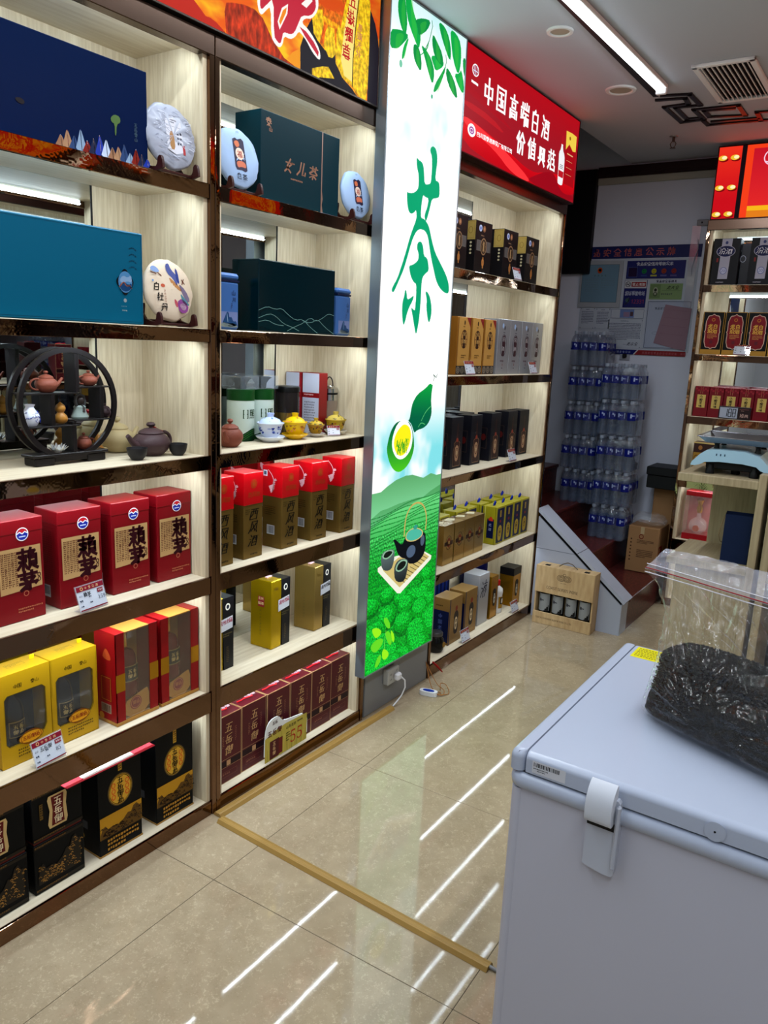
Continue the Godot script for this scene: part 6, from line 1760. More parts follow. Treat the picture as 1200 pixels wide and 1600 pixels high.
	part(o, "lid", MB.new().lathe([[0.0325, 0.156], [0.0325, 0.172], [0.024, 0.178], [0.022, 0.182], [0.001, 0.183]], 28), mat(Color(0.72, 0.72, 0.73), 0.18, 1.0))
	var lp := []
	for j in 13: lp.append(Vector3(0.014 * cos(PI * j / 12.0), 0.182 + 0.034 * sin(PI * j / 12.0), 0))
	part(o, "loop", MB.new().tube(lp, 0.0025, 6), mat(Color(0.12, 0.06, 0.06), 0.5))
	price_tag("narrow white card leaning between the small and the last yellow tea bowls", Vector3(-0.06, LEV.C, -2.358), PI / 2 - 0.5, 0.55, "", "", "")

func canister_print(_r: float) -> Material:
	return mat(Color(0.72, 0.78, 0.74), 0.4)

func canister_print_art(r: float) -> MB:
	var m := MB.new()
	var put := func(a0: float, a1: float, ya0: float, yb0: float, ya1: float, yb1: float, rr: float, c: Color) -> void:
		m.col = c.srgb_to_linear()
		var n := 4
		for k in n:
			var a := lerpf(a0, a1, float(k) / n)
			var b := lerpf(a0, a1, float(k + 1) / n)
			var s := float(k) / n
			var t := float(k + 1) / n
			m.quad(Vector3(rr * sin(a), lerpf(ya0, ya1, s), rr * cos(a)), Vector3(rr * sin(b), lerpf(ya0, ya1, t), rr * cos(b)), Vector3(rr * sin(b), lerpf(yb0, yb1, t), rr * cos(b)), Vector3(rr * sin(a), lerpf(yb0, yb1, s), rr * cos(a)))
	for k in 24:       # green hills round the foot
		var a := TAU * k / 24.0
		var y0 := 0.03 + 0.014 * sin(a * 2.0 + 0.5)
		var y1 := 0.03 + 0.014 * sin((a + TAU / 24.0) * 2.0 + 0.5)
		put.call(a, a + TAU / 24.0, 0.0, y0, 0.0, y1, r + 0.0004, Color(0.03, 0.16, 0.06))
		for j in 3: put.call(a, a + TAU / 24.0, maxf(y0 - 0.006 - 0.008 * j, 0.001), maxf(y0 - 0.004 - 0.008 * j, 0.0015), maxf(y1 - 0.008 - 0.007 * j, 0.001), maxf(y1 - 0.006 - 0.007 * j, 0.0015), r + 0.0007, Color(0.16, 0.42, 0.14))
	put.call(0.0, TAU / 2, 0.0, 0.006, 0.0, 0.006, r + 0.0009, Color(0.02, 0.2, 0.06))
	m.col = Color(0.05, 0.2, 0.08).srgb_to_linear()
	var word := [["日", -0.024, 0.11], ["照", 0.006, 0.11]]
	for wd in word:
		for q in strokes(wd[0], wd[1], -wd[2], 0.025, 0.03, 0.0034):
			var p3 := []
			for v in q:
				var a: float = v.x / r
				p3.append(Vector3((r + 0.0006) * sin(a), -v.y, (r + 0.0006) * cos(a)))
			m.quad(p3[0], p3[3], p3[2], p3[1])
	return m
# ---------------------------------------------------------------- the five shelf cabinet
func make_far_cartons() -> void:
	var dk := mat(Color(0.055, 0.045, 0.055), 0.4, 0.0, 0.25)
	# top row: black boxes with a round medallion
	var w := 0.16; var h := 0.24; var d := 0.09
	var o := carton("liquor_box", "", "liquor box", "black boxes with a silver band and gold medallion", w, h, d, dk)
	var k := front(w, h, d)
	k.disc(4.4, 3.2, 1.5, 1.5, Color(0.7, 0.74, 0.85)).disc(8.0, 3.2, 1.4, 1.5, Color(0.5, 0.33, 0.22)).up()
	k.disc(4.4, 3.2, 0.8, 0.8, Color(0.35, 0.45, 0.75)).disc(8.0, 3.2, 0.7, 0.8, Color(0.7, 0.5, 0.35))
	k.dashes(5.0, 6.0, 4.6, 1.2, 1, Color(0.5, 0.38, 0.3), 2, 1.0)
	k.rect(1.2, 8.6, 13.6, 4.8, Color(0.36, 0.35, 0.34)).up()
	for j in 12: k.rect(1.6 + j * 1.1, 8.9, 0.25, 4.2, Color(0.2, 0.2, 0.2))
	k.up()
	k.disc(8.0, 11.2, 3.0, 3.9, Color(0.55, 0.42, 0.3)).up()
	k.disc(8.0, 11.2, 2.5, 3.3, Color(0.16, 0.12, 0.1)).ring(8.0, 11.2, 1.9, 2.6, 0.4, Color(0.6, 0.48, 0.34)).up()
	k.rect(7.4, 9.2, 1.2, 4.0, Color(0.62, 0.5, 0.34))
	k.ring(8.0, 18.4, 1.2, 1.8, 0.5, Color(0.7, 0.46, 0.24)).rect(7.6, 16.0, 0.9, 5.0, Color(0.7, 0.46, 0.24))
	part(o, "front_print", k.mb, M.ink)
	k = side(w, h, d)
	k.rect(3.4, 0.3, 5.4, 8.4, Color(0.62, 0.52, 0.26)).up()
	k.frame(4.0, 0.9, 4.2, 7.2, 0.12, Color(0.5, 0.4, 0.18)).ring(6.2, 4.4, 1.2, 1.6, 0.3, Color(0.5, 0.4, 0.18), 12)
	for j in 4: k.disc(6.6, 10.0 + 1.6 * j, 0.6, 0.5, Color(0.75, 0.7, 0.55), 8)
	part(o, "side_print", k.mb, M.ink)
	row(o, ["black medallion liquor box touching the tea light box's edge on the top shelf", "black medallion liquor box, second along the top shelf", "black medallion liquor box with the price card at its foot", "black medallion liquor box, last on the top shelf"], -0.06, 1.917, d, [-3.24, -3.483, -3.773, -4.045], 0.03, 31)
	price_tag("price card on the top shelf of the five shelf cabinet", Vector3(-0.012, 1.917, -3.79), PI / 2, 0.9, "", "", "price cards in the five shelf cabinet")
	# second row: gold boxes, then silver ones
	w = 0.128; h = 0.268; d = 0.09
	o = carton("liquor_box", "", "liquor box", "gold boxes with a dark vertical emblem", w, h, d, mat(Color(0.6, 0.4, 0.14), 0.32, 0.5))
	k = front(w, h, d)
	k.rect(1.2, 0.2, 11.4, 26.4, Color(0.72, 0.54, 0.26)).up()
	k.poly(pts2("8.6,0.2,12.6,0.2,12.6,4.8"), Color(0.5, 0.12, 0.1))
	k.disc(6.8, 2.6, 0.6, 1.1, Color(0.2, 0.12, 0.08)).dashes(5.4, 4.2, 3.0, 0.9, 1, Color(0.3, 0.2, 0.1), 3, 1.0)
	k.disc(6.8, 10.2, 3.2, 4.4, Color(0.35, 0.22, 0.12)).up()
	k.disc(6.8, 10.2, 2.8, 4.0, Color(0.7, 0.52, 0.26)).up()
	k.rect(5.6, 6.2, 2.4, 8.2, Color(0.2, 0.1, 0.08)).up()
	k.txt("汾酒", 5.9, 6.8, 1.8, Color(0.75, 0.6, 0.35), 0.25, 0, 3.4)
	for j in 8: k.line(PackedVector2Array([Vector2(6.8 + 1.6 * cos(TAU * j / 8.0), 10.2 + 2.6 * sin(TAU * j / 8.0)), Vector2(6.8 + 2.7 * cos(TAU * j / 8.0), 10.2 + 3.7 * sin(TAU * j / 8.0))]), 0.3, Color(0.25, 0.14, 0.1))
	k.dashes(4.6, 17.4, 4.6, 2.0, 2, Color(0.45, 0.32, 0.15), 4, 1.0)
	k.rect(0.2, 22.6, 12.4, 4.0, Color(0.16, 0.14, 0.14)).up()
	for j in 3:
		for q in 2: k.ring(2.2 + j * 4.2, 24.6, 1.7 - q * 0.8, 1.6 - q * 0.8, 0.3, Color(0.6, 0.55, 0.48), 12)
	part(o, "front_print", k.mb, M.ink)
	row(o, ["gold liquor box nearest the tea light box on the second shelf", "gold liquor box in the middle of its trio", "gold liquor box beside the silver boxes"], -0.06, 1.446, d, [-3.336, -3.472, -3.616], 0.0, 32)
	w = 0.137; h = 0.278; d = 0.09
	o = carton("liquor_box", "", "liquor box", "silver boxes with a dark vertical emblem", w, h, d, mat(Color(0.62, 0.63, 0.66), 0.34, 0.6))
	k = front(w, h, d)
	k.disc(7.4, 4.4, 0.6, 1.1, Color(0.15, 0.16, 0.2)).disc(5.4, 3.4, 1.0, 1.3, Color(0.6, 0.7, 0.85)).dashes(6.0, 6.4, 3.2, 1.0, 1, Color(0.3, 0.3, 0.35), 3, 1.0)
	k.ring(7.0, 13.2, 3.6, 5.6, 0.35, Color(0.3, 0.28, 0.32)).up()
	k.poly(pts2("5.4,8.6,8.4,8.0,8.4,11.0,9.0,12.0,8.4,18.6,5.2,18.6,5.8,15.0,5.2,12.0"), Color(0.22, 0.12, 0.16)).up()
	k.txt("汾酒", 5.8, 9.0, 2.1, Color(0.7, 0.68, 0.7), 0.3, 0, 4.6)
	k.dashes(4.2, 20.6, 5.4, 1.5, 1, Color(0.35, 0.25, 0.28), 4, 1.0).rect(6.8, 22.4, 0.5, 1.2, Color(0.5, 0.2, 0.2)).dashes(6.0, 24.4, 2.4, 1.0, 1, Color(0.25, 0.22, 0.25), 5, 1.0)
	part(o, "front_print", k.mb, M.ink)
	row(o, ["silver liquor box beside the gold boxes", "silver liquor box, second of the four", "silver liquor box with a price card at its foot", "silver liquor box against the cabinet's end panel"], -0.06, 1.446, d, [-3.77, -3.916, -4.062, -4.208], 0.0, 33)
	price_tag("price card before the gold boxes on the second shelf", Vector3(-0.012, 1.446, -3.345), PI / 2, 0.95, "", "", "price cards in the five shelf cabinet")
	price_tag("price card before the silver boxes on the second shelf", Vector3(-0.012, 1.446, -4.085), PI / 2, 0.95, "", "", "price cards in the five shelf cabinet")
	# third row: dark boxes with a bottle outline
	w = 0.122; h = 0.257; d = 0.085
	o = carton("liquor_box", "", "liquor box", "dark slate boxes with a bottle picture", w, h, d, mat(Color(0.07, 0.07, 0.1), 0.42, 0.0, 0.25))
	k = front(w, h, d)
	k.rect(2.6, 2.2, 7.6, 22.4, Color(0.045, 0.042, 0.06)).up()
	k.poly(smooth2(pts2("5.7,3.0,7.1,3.0,7.1,10.0,8.9,13.4,9.4,16.0,9.4,24.2,3.4,24.2,3.4,16.0,3.9,13.4,5.7,10.0")), Color(0.17, 0.08, 0.06)).up()
	k.line(pts2("2.8,24.4,2.8,16.4,4.0,14.2,3.4,13.0,5.0,12.0"), 0.24, Color(0.55, 0.4, 0.28)).line(pts2("10,24.4,10,16.4,8.8,14.2,9.4,13.0,7.8,12.0"), 0.24, Color(0.55, 0.4, 0.28)).line(pts2("2.8,24.4,10,24.4"), 0.24, Color(0.55, 0.4, 0.28))
	k.disc(6.4, 11.4, 1.1, 1.0, Color(0.5, 0.16, 0.1)).poly(smooth2(pts2("6.4,13.6,8.6,15.4,8.2,21.0,6.4,22.4,4.6,21.0,4.2,15.4")), Color(0.62, 0.48, 0.36)).up()
	k.ring(6.4, 17.8, 1.5, 2.5, 0.4, Color(0.2, 0.12, 0.1)).txt("酒", 5.5, 16.8, 1.8, Color(0.75, 0.65, 0.5), 0.25)
	part(o, "front_print", k.mb, M.ink)
	k = side(w, h, d)
	k.frame(2.4, 8.0, 4.0, 11, 0.14, Color(0.3, 0.22, 0.18)).disc(4.4, 13.0, 1.4, 1.8, Color(0.35, 0.1, 0.09))
	part(o, "side_print", k.mb, M.ink)
	row(o, ["dark slate bottle box nearest the tea light box, front row", "dark slate bottle box, second in the front row", "dark slate bottle box behind the price card, front row", "dark slate bottle box, second from the end panel", "dark slate bottle box against the end panel"], -0.106, 0.979, d, [-3.42, -3.624, -3.853, -4.066, -4.216], 0.04, 34)
	for j in 2: copy(o, ["dark slate bottle box at the back, behind the nearest two", "dark slate bottle box at the back, farther along the mirror"][j], left(-0.193, [-3.49, -3.7][j], 0.979, d), PI / 2)
	price_tag("price card on the shelf of dark slate boxes", Vector3(-0.012, 0.979, -3.9), PI / 2, 0.95, "", "", "price cards in the five shelf cabinet")
	# fourth row: gold foil boxes and yellow boxes with blue fronts
	w = 0.105; h = 0.202; d = 0.095
	o = carton("liquor_box", "", "liquor box", "shiny gold foil boxes with a round emblem", w, h, d, mat(Color(0.62, 0.5, 0.27), 0.2, 0.9))
	k = front(w, h, d)
	k.ring(5.4, 9.0, 2.9, 3.6, 0.4, Color(0.3, 0.2, 0.13)).disc(5.4, 9.0, 1.9, 2.4, Color(0.42, 0.14, 0.08)).rect(1.2, 8.4, 8.2, 2.0, Color(0.2, 0.13, 0.09)).up()
	k.txt("酒", 4.6, 8.0, 1.7, Color(0.75, 0.6, 0.35), 0.24)
	part(o, "front_print", k.mb, M.ink)
	k = top(w, h, d)
	k.poly(pts2("2,2,7,1,9,4,5,6"), Color(0.8, 0.76, 0.64))
	part(o, "top_print", k.mb, M.ink)
	row(o, ["gold foil box nearest the tea light box", "gold foil box, second of the four", "gold foil box, third of the four", "gold foil box beside the yellow boxes"], -0.06, 0.511, d, [-3.317, -3.427, -3.537, -3.647], 0.0, 35)
	w = 0.106; h = 0.212; d = 0.085
	o = carton("liquor_box", "", "liquor box", "yellow boxes with blue fronts and a blue loop on top", w, h, d, mat(Color(0.6, 0.57, 0.1), 0.35))
	k = front(w, h, d)
	var bl := Color(0.045, 0.06, 0.24)
	k.rect(1.2, 1.0, 8.6, 19.4, bl).up()
	k.rect(4.2, 2.2, 2.0, 3.8, Color(0.62, 0.52, 0.2)).disc(5.3, 8.4, 1.0, 0.8, Color(0.5, 0.1, 0.12)).poly(smooth2(pts2("5.3,10.2,8.0,12.2,7.6,17.6,6.6,19.4,4.0,19.4,3.0,17.6,2.6,12.2")), Color(0.7, 0.6, 0.18)).up()
	k.ring(5.3, 14.6, 1.3, 2.4, 0.4, Color(0.3, 0.2, 0.1)).txt("酒", 4.6, 13.6, 1.5, Color(0.2, 0.12, 0.1), 0.22)
	part(o, "front_print", k.mb, M.ink)
	k = side(w, h, d)
	k.rect(3.0, 6.8, 4.2, 11.0, bl).rect(1.2, 0, 0.5, 21, Color(0.78, 0.76, 0.4)).rect(7.6, 0, 0.4, 21, Color(0.42, 0.4, 0.08)).up()
	k.poly(smooth2(pts2("3.2,7.8,4.4,6.2,5.4,5.2,6.6,7.0,6.8,8.0")), Color(0.75, 0.2, 0.1)).txt("老酒", 4.1, 9.4, 1.6, Color(0.6, 0.65, 0.8), 0.2, 0, 2.4)
	part(o, "side_print", k.mb, M.ink)
	part(o, "blue_loop", MB.new().tube([Vector3(-0.008, h, 0.0), Vector3(-0.01, h + 0.012, 0.002), Vector3(0.0, h + 0.024, 0.004), Vector3(0.009, h + 0.016, 0.003), Vector3(0.003, h + 0.001, 0.0)], 0.0045, 6), mat(Color(0.03, 0.14, 0.62), 0.4))
	row(o, ["yellow and blue box beside the gold foil boxes, front row", "yellow and blue box, second in the front row", "yellow and blue box, third in the front row", "yellow and blue box against the end panel, front row"], -0.055, 0.511, d, [-3.887, -3.998, -4.11, -4.221], 0.0, 36)
	for j in 7: copy(o, "yellow and blue box in the back row, number %s along from the tea light box" % ["one", "two", "three", "four", "five", "six", "seven"][j], left(-0.16, [-3.33, -3.444, -3.62, -3.75, -3.9, -4.05, -4.2][j], 0.511, d), PI / 2)
	# bottom row
	w = 0.138; h = 0.248; d = 0.1
	o = carton("liquor_box", "", "liquor box", "gold and blue boxes with a dark bottle emblem", w, h, d, mat(Color(0.55, 0.42, 0.22), 0.35, 0.4))
	k = front(w, h, d)
	k.rect(0, 0, 0.8, 24.8, Color(0.07, 0.09, 0.25)).disc(7.4, 6.2, 1.3, 1.5, Color(0.5, 0.16, 0.12)).poly(smooth2(pts2("6.2,7.4,8.6,7.4,10.2,10.0,9.4,12.6,9.8,18.0,8.8,20.2,6.0,20.2,5.0,18.0,5.4,12.6,4.6,10.0")), Color(0.16, 0.12, 0.12)).up()
	k.poly(smooth2(pts2("7.4,10.4,9.0,12.4,8.6,17.8,6.2,17.8,5.8,12.4")), Color(0.85, 0.76, 0.6)).up()
	k.txt("酒", 6.6, 12.0, 1.7, Color(0.1, 0.08, 0.08), 0.25).txt("老", 6.6, 14.6, 1.7, Color(0.1, 0.08, 0.08), 0.25)
	part(o, "front_print", k.mb, M.ink)
	k = side(w, h, d)
	k.rect(0.4, 6.6, 9.2, 17.0, Color(0.03, 0.05, 0.24)).dashes(2.0, 3.6, 6.4, 1.4, 1, Color(0.3, 0.22, 0.1), 3, 1.0).up()
	k.txt("中国老酒", 3.6, 8.4, 2.1, Color(0.3, 0.36, 0.6), 0.3, 0, 3.2)
	part(o, "side_print", k.mb, M.ink)
	row(o, ["gold and blue box nearest the tea light box on the bottom shelf", "gold and blue box beside the silver box on the bottom shelf"], -0.06, 0.061, d, [-3.44, -3.613], 0.02, 37)
	o = carton("liquor_box", "tall silver box with one dark brush character on the bottom shelf", "liquor box", "", 0.12, 0.292, 0.1, mat(Color(0.66, 0.67, 0.7), 0.3, 0.5))
	o.position = left(-0.075, -3.79, 0.061, 0.1)
	k = front(0.12, 0.292, 0.1)
	k.txt("液", 2.6, 4.0, 6.6, Color(0.06, 0.08, 0.16), 0.8, 0, 0.1, 0.7, 0.25, 1.4)
	part(o, "front_print", k.mb, M.ink)
	k = side(0.12, 0.292, 0.1)
	k.rect(0.6, 11.0, 8.8, 4.0, Color(0.5, 0.54, 0.62)).up()
	k.dashes(1.0, 11.2, 8, 3.6, 2, Color(0.05, 0.08, 0.2), 4, 1.0)
	k.rect(2.4, 19.0, 1.4, 8.0, Color(0.1, 0.14, 0.3))
	part(o, "side_print", k.mb, M.ink)
	for j in 2:
		w = [0.085, 0.105][j]; h = [0.25, 0.235][j]
		o = carton("liquor_box", ["slim gold and black box beside the silver box on the bottom shelf", "gold box with a black top next to the end panel on the bottom shelf"][j], "liquor box", "", w, h, 0.09, mat(Color(0.66, 0.47, 0.1), 0.25, 0.8))
		o.position = left(-0.072, [-3.92, -4.225][j], 0.061, 0.09)
		k = front(w, h, 0.09)
		var cx := w * 50.0
		if j == 1: part(o, "black_top", MB.new().mnmx(Vector3(-w / 2 - 0.001, h - 0.045, -0.046), Vector3(w / 2 + 0.001, h + 0.001, 0.046), 0.001), mat(Color(0.05, 0.045, 0.05), 0.4))
		k.e = 0.0016
		k.frame(0.3, 0.3, w * 100 - 0.6, h * 100 - 0.6, 0.2, Color(0.25, 0.18, 0.05)).poly(smooth2(pts2("%f,7.0,%f,8.6,%f,11.4,%f,12.6,%f,17.8,%f,17.8,%f,12.6,%f,11.4,%f,8.6" % [cx, cx + 2.2, cx + 1.4, cx + 2.0, cx + 1.2, cx - 1.2, cx - 2.0, cx - 1.4, cx - 2.2])), Color(0.12, 0.1, 0.1)).up()
		k.disc(cx, 13.2, 1.1, 3.0, Color(0.8, 0.78, 0.72)).up()
		k.txt("老酒", cx - 0.7, 11.0, 1.4, Color(0.1, 0.08, 0.08), 0.2, 0, 2.2)
		part(o, "front_print", k.mb, M.ink)
	var b := thing("liquor_bottle", "white liquor bottle with a red cap between the gold boxes", "bottle", Vector3(-0.105, 0.061, -4.03), PI / 2)
	part(b, "body", MB.new().lathe([[0.001, 0], [0.03, 0], [0.033, 0.004], [0.033, 0.03], [0.031, 0.1], [0.034, 0.125], [0.031, 0.145], [0.014, 0.158], [0.012, 0.165]], 24), mat(Color(0.82, 0.82, 0.82), 0.15))
	part(b, "cap", MB.new().lathe([[0.013, 0.163], [0.0145, 0.166], [0.0145, 0.195], [0.001, 0.197]], 16), mat(Color(0.65, 0.05, 0.05), 0.3))
	var m := MB.new()
	for q in [[0.0008, Color(0.6, 0.45, 0.15), 0.03, 0.1, 0.8], [0.0012, Color(0.15, 0.12, 0.12), 0.055, 0.095, 0.5], [0.0015, Color(0.8, 0.78, 0.72), 0.062, 0.088, 0.25]]:
		m.col = (q[1] as Color).srgb_to_linear()
		for j in 6:
			var a: float = -q[4] + 2 * q[4] * j / 6.0
			var c: float = -q[4] + 2 * q[4] * (j + 1) / 6.0
			var rr: float = 0.033 + q[0]
			m.quad(Vector3(rr * sin(a), q[2], rr * cos(a)), Vector3(rr * sin(c), q[2], rr * cos(c)), Vector3(rr * sin(c), q[3], rr * cos(c)), Vector3(rr * sin(a), q[3], rr * cos(a)))
	part(b, "label_print", m, M.ink)
	b = thing("jar", "small black jar at the foot of the tea light box", "jar", Vector3(-0.075, 0.061, -3.275), PI / 2)
	part(b, "body", MB.new().lathe([[0.001, 0], [0.034, 0], [0.04, 0.012], [0.043, 0.04], [0.038, 0.07], [0.03, 0.08], [0.03, 0.086]], 24), mat(Color(0.04, 0.035, 0.04), 0.15))
	part(b, "lid", MB.new().lathe([[0.033, 0.084], [0.034, 0.098], [0.03, 0.104], [0.001, 0.105]], 24), mat(Color(0.35, 0.35, 0.36), 0.3, 0.8))
	part(b, "seal", MB.new().lathe([[0.001, 0.0], [0.014, 0.0], [0.014, 0.002], [0.001, 0.002]], 16).moved(Transform3D(Basis(Vector3.RIGHT, PI / 2), Vector3(0.01, 0.04, 0.041))), mat(Color(0.6, 0.45, 0.15), 0.35, 0.5))
	o = carton("gift_box", "flat dark blue box standing against the mirror on the bottom shelf", "gift box", "", 0.3, 0.31, 0.03, mat(Color(0.02, 0.035, 0.2), 0.2))
	o.position = left(-0.235, -4.0, 0.061, 0.03)
	o = carton("gift_box", "dark blue striped box at the back of the bottom shelf, nearest the pillar", "gift box", "", 0.26, 0.27, 0.04, mat(Color(0.02, 0.05, 0.2), 0.25))
	o.position = left(-0.22, -3.52, 0.061, 0.04)
	k = front(0.26, 0.27, 0.04)
	for j in 6: k.rect(1.5 + 4.0 * j, 0.3, 2.2, 26.4, Color(0.03, 0.1, 0.32))
	part(o, "front_print", k.mb, M.ink)
	price_tag("price card before the gold and blue boxes on the bottom shelf", Vector3(-0.012, 0.061, -3.49), PI / 2, 0.95, "", "", "price cards in the five shelf cabinet")
	price_tag("price card before the white bottle on the bottom shelf", Vector3(-0.012, 0.061, -4.1), PI / 2, 0.95, "", "", "price cards in the five shelf cabinet")

func row_right(o: Node3D, labels: Array, zf: float, y: float, d: float, xs: Array) -> void:
	for k in xs.size():
		if k == 0:
			o.position = Vector3(xs[0], y, zf - d / 2)
			o.rotation.y = 0
			o.set_meta("label", labels[0])
		else: copy(o, labels[k], Vector3(xs[k], y, zf - d / 2), 0.0)

func make_right_cartons() -> void:
	var w := 0.146; var h := 0.262; var d := 0.1
	var o := carton("liquor_box", "", "liquor box", "dark boxes with a silver stripe and blue oval", w, h, d, mat(Color(0.08, 0.085, 0.11), 0.4, 0.0, 0.25))
	var k := front(w, h, d)
	var si := Color(0.66, 0.67, 0.75)
	k.poly(pts2("4.4,0.2,10.0,0.2,9.4,22.8,4.0,22.8"), si).up()
	k.disc(7.0, 2.4, 0.8, 0.9, Color(0.2, 0.24, 0.45)).disc(7.0, 7.2, 5.2, 3.3, si, 28).up()
	k.disc(7.0, 7.2, 4.9, 3.0, Color(0.07, 0.09, 0.3), 28).up()
	k.txt("汾酒", 3.5, 5.5, 3.2, Color(0.92, 0.93, 0.97), 0.3, 3.8, 0, 0.7, 0.15)
	k.disc(6.8, 18.2, 1.9, 2.0, Color(0.28, 0.35, 0.62)).up()
	k.disc(6.8, 18.2, 1.6, 1.7, Color(0.75, 0.78, 0.88)).up()
	k.latin("20", 5.6, 19.0, 1.6, Color(0.2, 0.28, 0.6), sans)
	k.rect(2.4, 11.0, 1.0, 2.2, Color(0.5, 0.12, 0.12)).dashes(3.4, 24.4, 7.0, 0.9, 1, Color(0.6, 0.6, 0.66), 3, 1.0)
	part(o, "front_print", k.mb, M.ink)
	row_right(o, ["dark liquor box with a silver stripe and blue oval, by the cabinet's inner end panel", "dark liquor box with a silver stripe and blue oval, at the picture's edge"], -5.085, LEV.A, d, [0.701, 0.905])
	o = carton("liquor_box", "plain dark blue box between the two silver striped boxes", "liquor box", "", 0.05, 0.235, 0.08, mat(Color(0.03, 0.04, 0.1), 0.3))
	o.position = Vector3(0.803, LEV.A, -5.16); o.rotation.y = 0
	k = front(0.05, 0.235, 0.08)
	k.ring(1.2, 8.6, 1.6, 1.9, 0.25, Color(0.7, 0.72, 0.8))
	part(o, "front_print", k.mb, M.ink)
	# row B
	w = 0.118; h = 0.248; d = 0.1
	o = carton("liquor_box", "", "liquor box", "black and gold boxes with a large red label", w, h, d, mat(Color(0.04, 0.04, 0.05), 0.35, 0.0, 0.25))
	k = front(w, h, d)
	var gd := Color(0.7, 0.53, 0.2)
	k.frame(0, 0, 11.8, 24.8, 0.3, gd).rect(0.2, 22.0, 11.4, 2.7, gd)
	k.poly(smooth2(pts2("5.9,1.0,7.0,2.0,9.0,2.2,9.6,4.2,10.2,6.0,10.0,10.8,10.6,11.6,10.0,12.4,10.2,17.2,9.6,19.0,9.0,21.0,7.0,21.0,5.9,21.8,4.8,21.0,2.8,21.0,2.2,19.0,1.6,17.2,1.8,12.4,1.2,11.6,1.8,10.8,1.6,6.0,2.2,4.2,2.8,2.2,4.8,2.0")), Color(0.85, 0.72, 0.66)).up()
	k.poly(smooth2(pts2("5.9,1.5,7.0,2.4,8.7,2.6,9.3,4.4,9.8,6.0,9.6,10.8,10.1,11.6,9.6,12.4,9.8,17.2,9.3,18.8,8.7,20.6,7.0,20.6,5.9,21.3,4.8,20.6,3.1,20.6,2.5,18.8,2.0,17.2,2.2,12.4,1.7,11.6,2.2,10.8,2.0,6.0,2.5,4.4,3.1,2.6,4.8,2.4")), Color(0.5, 0.06, 0.13)).up()
	k.ring(5.9, 4.6, 1.0, 1.0, 0.4, Color(0.75, 0.45, 0.18))
	k.txt("老白", 3.3, 7.2, 2.4, Color(0.92, 0.72, 0.3), 0.42, 2.8).txt("汾酒", 3.3, 10.0, 2.4, Color(0.92, 0.72, 0.3), 0.42, 2.8)
	k.dashes(3.4, 13.2, 5.0, 2.6, 3, Color(0.8, 0.55, 0.3), 3, 1.0).rect(5.0, 16.6, 1.7, 1.9, Color(0.38, 0.1, 0.16))
	part(o, "front_print", k.mb, M.ink)
	row_right(o, ["black and gold box with a red label, by the cabinet's inner end panel", "black and gold box with a red label, second along", "black and gold box with a red label, behind the price card's far end", "black and gold box with a red label, cut by the picture's edge"], -5.08, LEV.B, d, [0.68, 0.805, 0.93, 1.055])
	price_tag("price card in front of the red labelled boxes at the picture's edge", Vector3(0.86, LEV.B, -5.065), 0.0, 0.95, "", "", "")
	# row C
	w = 0.082; h = 0.182; d = 0.08
	o = carton("liquor_box", "", "liquor box", "small crimson boxes with a cream label", w, h, d, mat(Color(0.46, 0.02, 0.1), 0.36))
	k = front(w, h, d)
	for j in 6: k.disc(0.9 + 1.3 * j, 1.5 + 0.9 * (j % 2), 0.7, 0.6, Color(0.62, 0.14, 0.2), 8)
	k.rect(3.3, 0.3, 0.2, 4, Color(0.75, 0.5, 0.35)).rect(4.4, 0.3, 0.2, 4, Color(0.75, 0.5, 0.35))
	k.rect(1.7, 5.0, 4.9, 7.8, Color(0.82, 0.72, 0.4)).up()
	k.txt("小酿滋味", 3.2, 5.4, 1.6, Color(0.15, 0.05, 0.05), 0.26, 0, 1.85)
	part(o, "front_print", k.mb, M.ink)
	row_right(o, ["small crimson liquor box, first from the cabinet's inner end panel", "small crimson liquor box, second from the inner end panel", "small crimson liquor box, third, left half behind the price display", "small crimson liquor box, fourth, behind the price display", "small crimson liquor box, fifth, just past the price display", "small crimson liquor box, sixth, at the picture's edge"], -5.085, LEV.C, d, [0.665, 0.75, 0.835, 0.92, 1.005, 1.09])
	for j in 3: copy(o, "small crimson liquor box in the back row, place %s" % ["one", "two", "three"][j], Vector3([0.74, 0.83, 0.95][j], LEV.C, -5.26), 0.0)
	var p := thing("price_display", "dark price display with the digits 188 before the small crimson boxes", "price display", Vector3(0.868, LEV.C, -5.062))
	part(p, "case", MB.new().mnmx(Vector3(-0.09, 0, -0.012), Vector3(0.09, 0.075, 0.0), 0.003), mat(Color(0.16, 0.09, 0.11), 0.4))
	k = Ink.new(self, Vector3(-0.09, 0.075, 0), Vector3.RIGHT, Vector3.DOWN)
	k.rect(0.7, 0.7, 10.0, 6.2, Color(0.68, 0.72, 0.8)).up()
	var segs := [[], "ABCDEFG", "ABCDEFG"]
	for j in 3:
		var x := 3.4 + j * 2.35
		for s in (["B", "C"] if j == 0 else ["A", "B", "C", "D", "E", "F", "G"]):
			var q: Array = {"A": [0.1, 0.0, 1.5, 0.0], "B": [1.6, 0.1, 1.5, 2.1], "C": [1.5, 2.4, 1.4, 4.4], "D": [0.0, 4.5, 1.3, 4.5], "E": [-0.1, 2.4, -0.15, 4.4], "F": [0.0, 0.1, -0.05, 2.1], "G": [0.05, 2.25, 1.45, 2.25]}[s]
			k.line(PackedVector2Array([Vector2(x + q[0], 1.5 + q[1]), Vector2(x + q[2], 1.5 + q[3])]), 0.42, Color(0.04, 0.05, 0.1))
	k.rect(11.6, 1.2, 5.2, 0.3, Color(0.5, 0.3, 0.3)).dashes(12.6, 2.0, 2.6, 0.6, 1, Color(0.7, 0.55, 0.5), 4, 1.0)
	k.txt("经典", 12.2, 3.9, 2.1, Color(0.85, 0.7, 0.66), 0.26, 2.4)
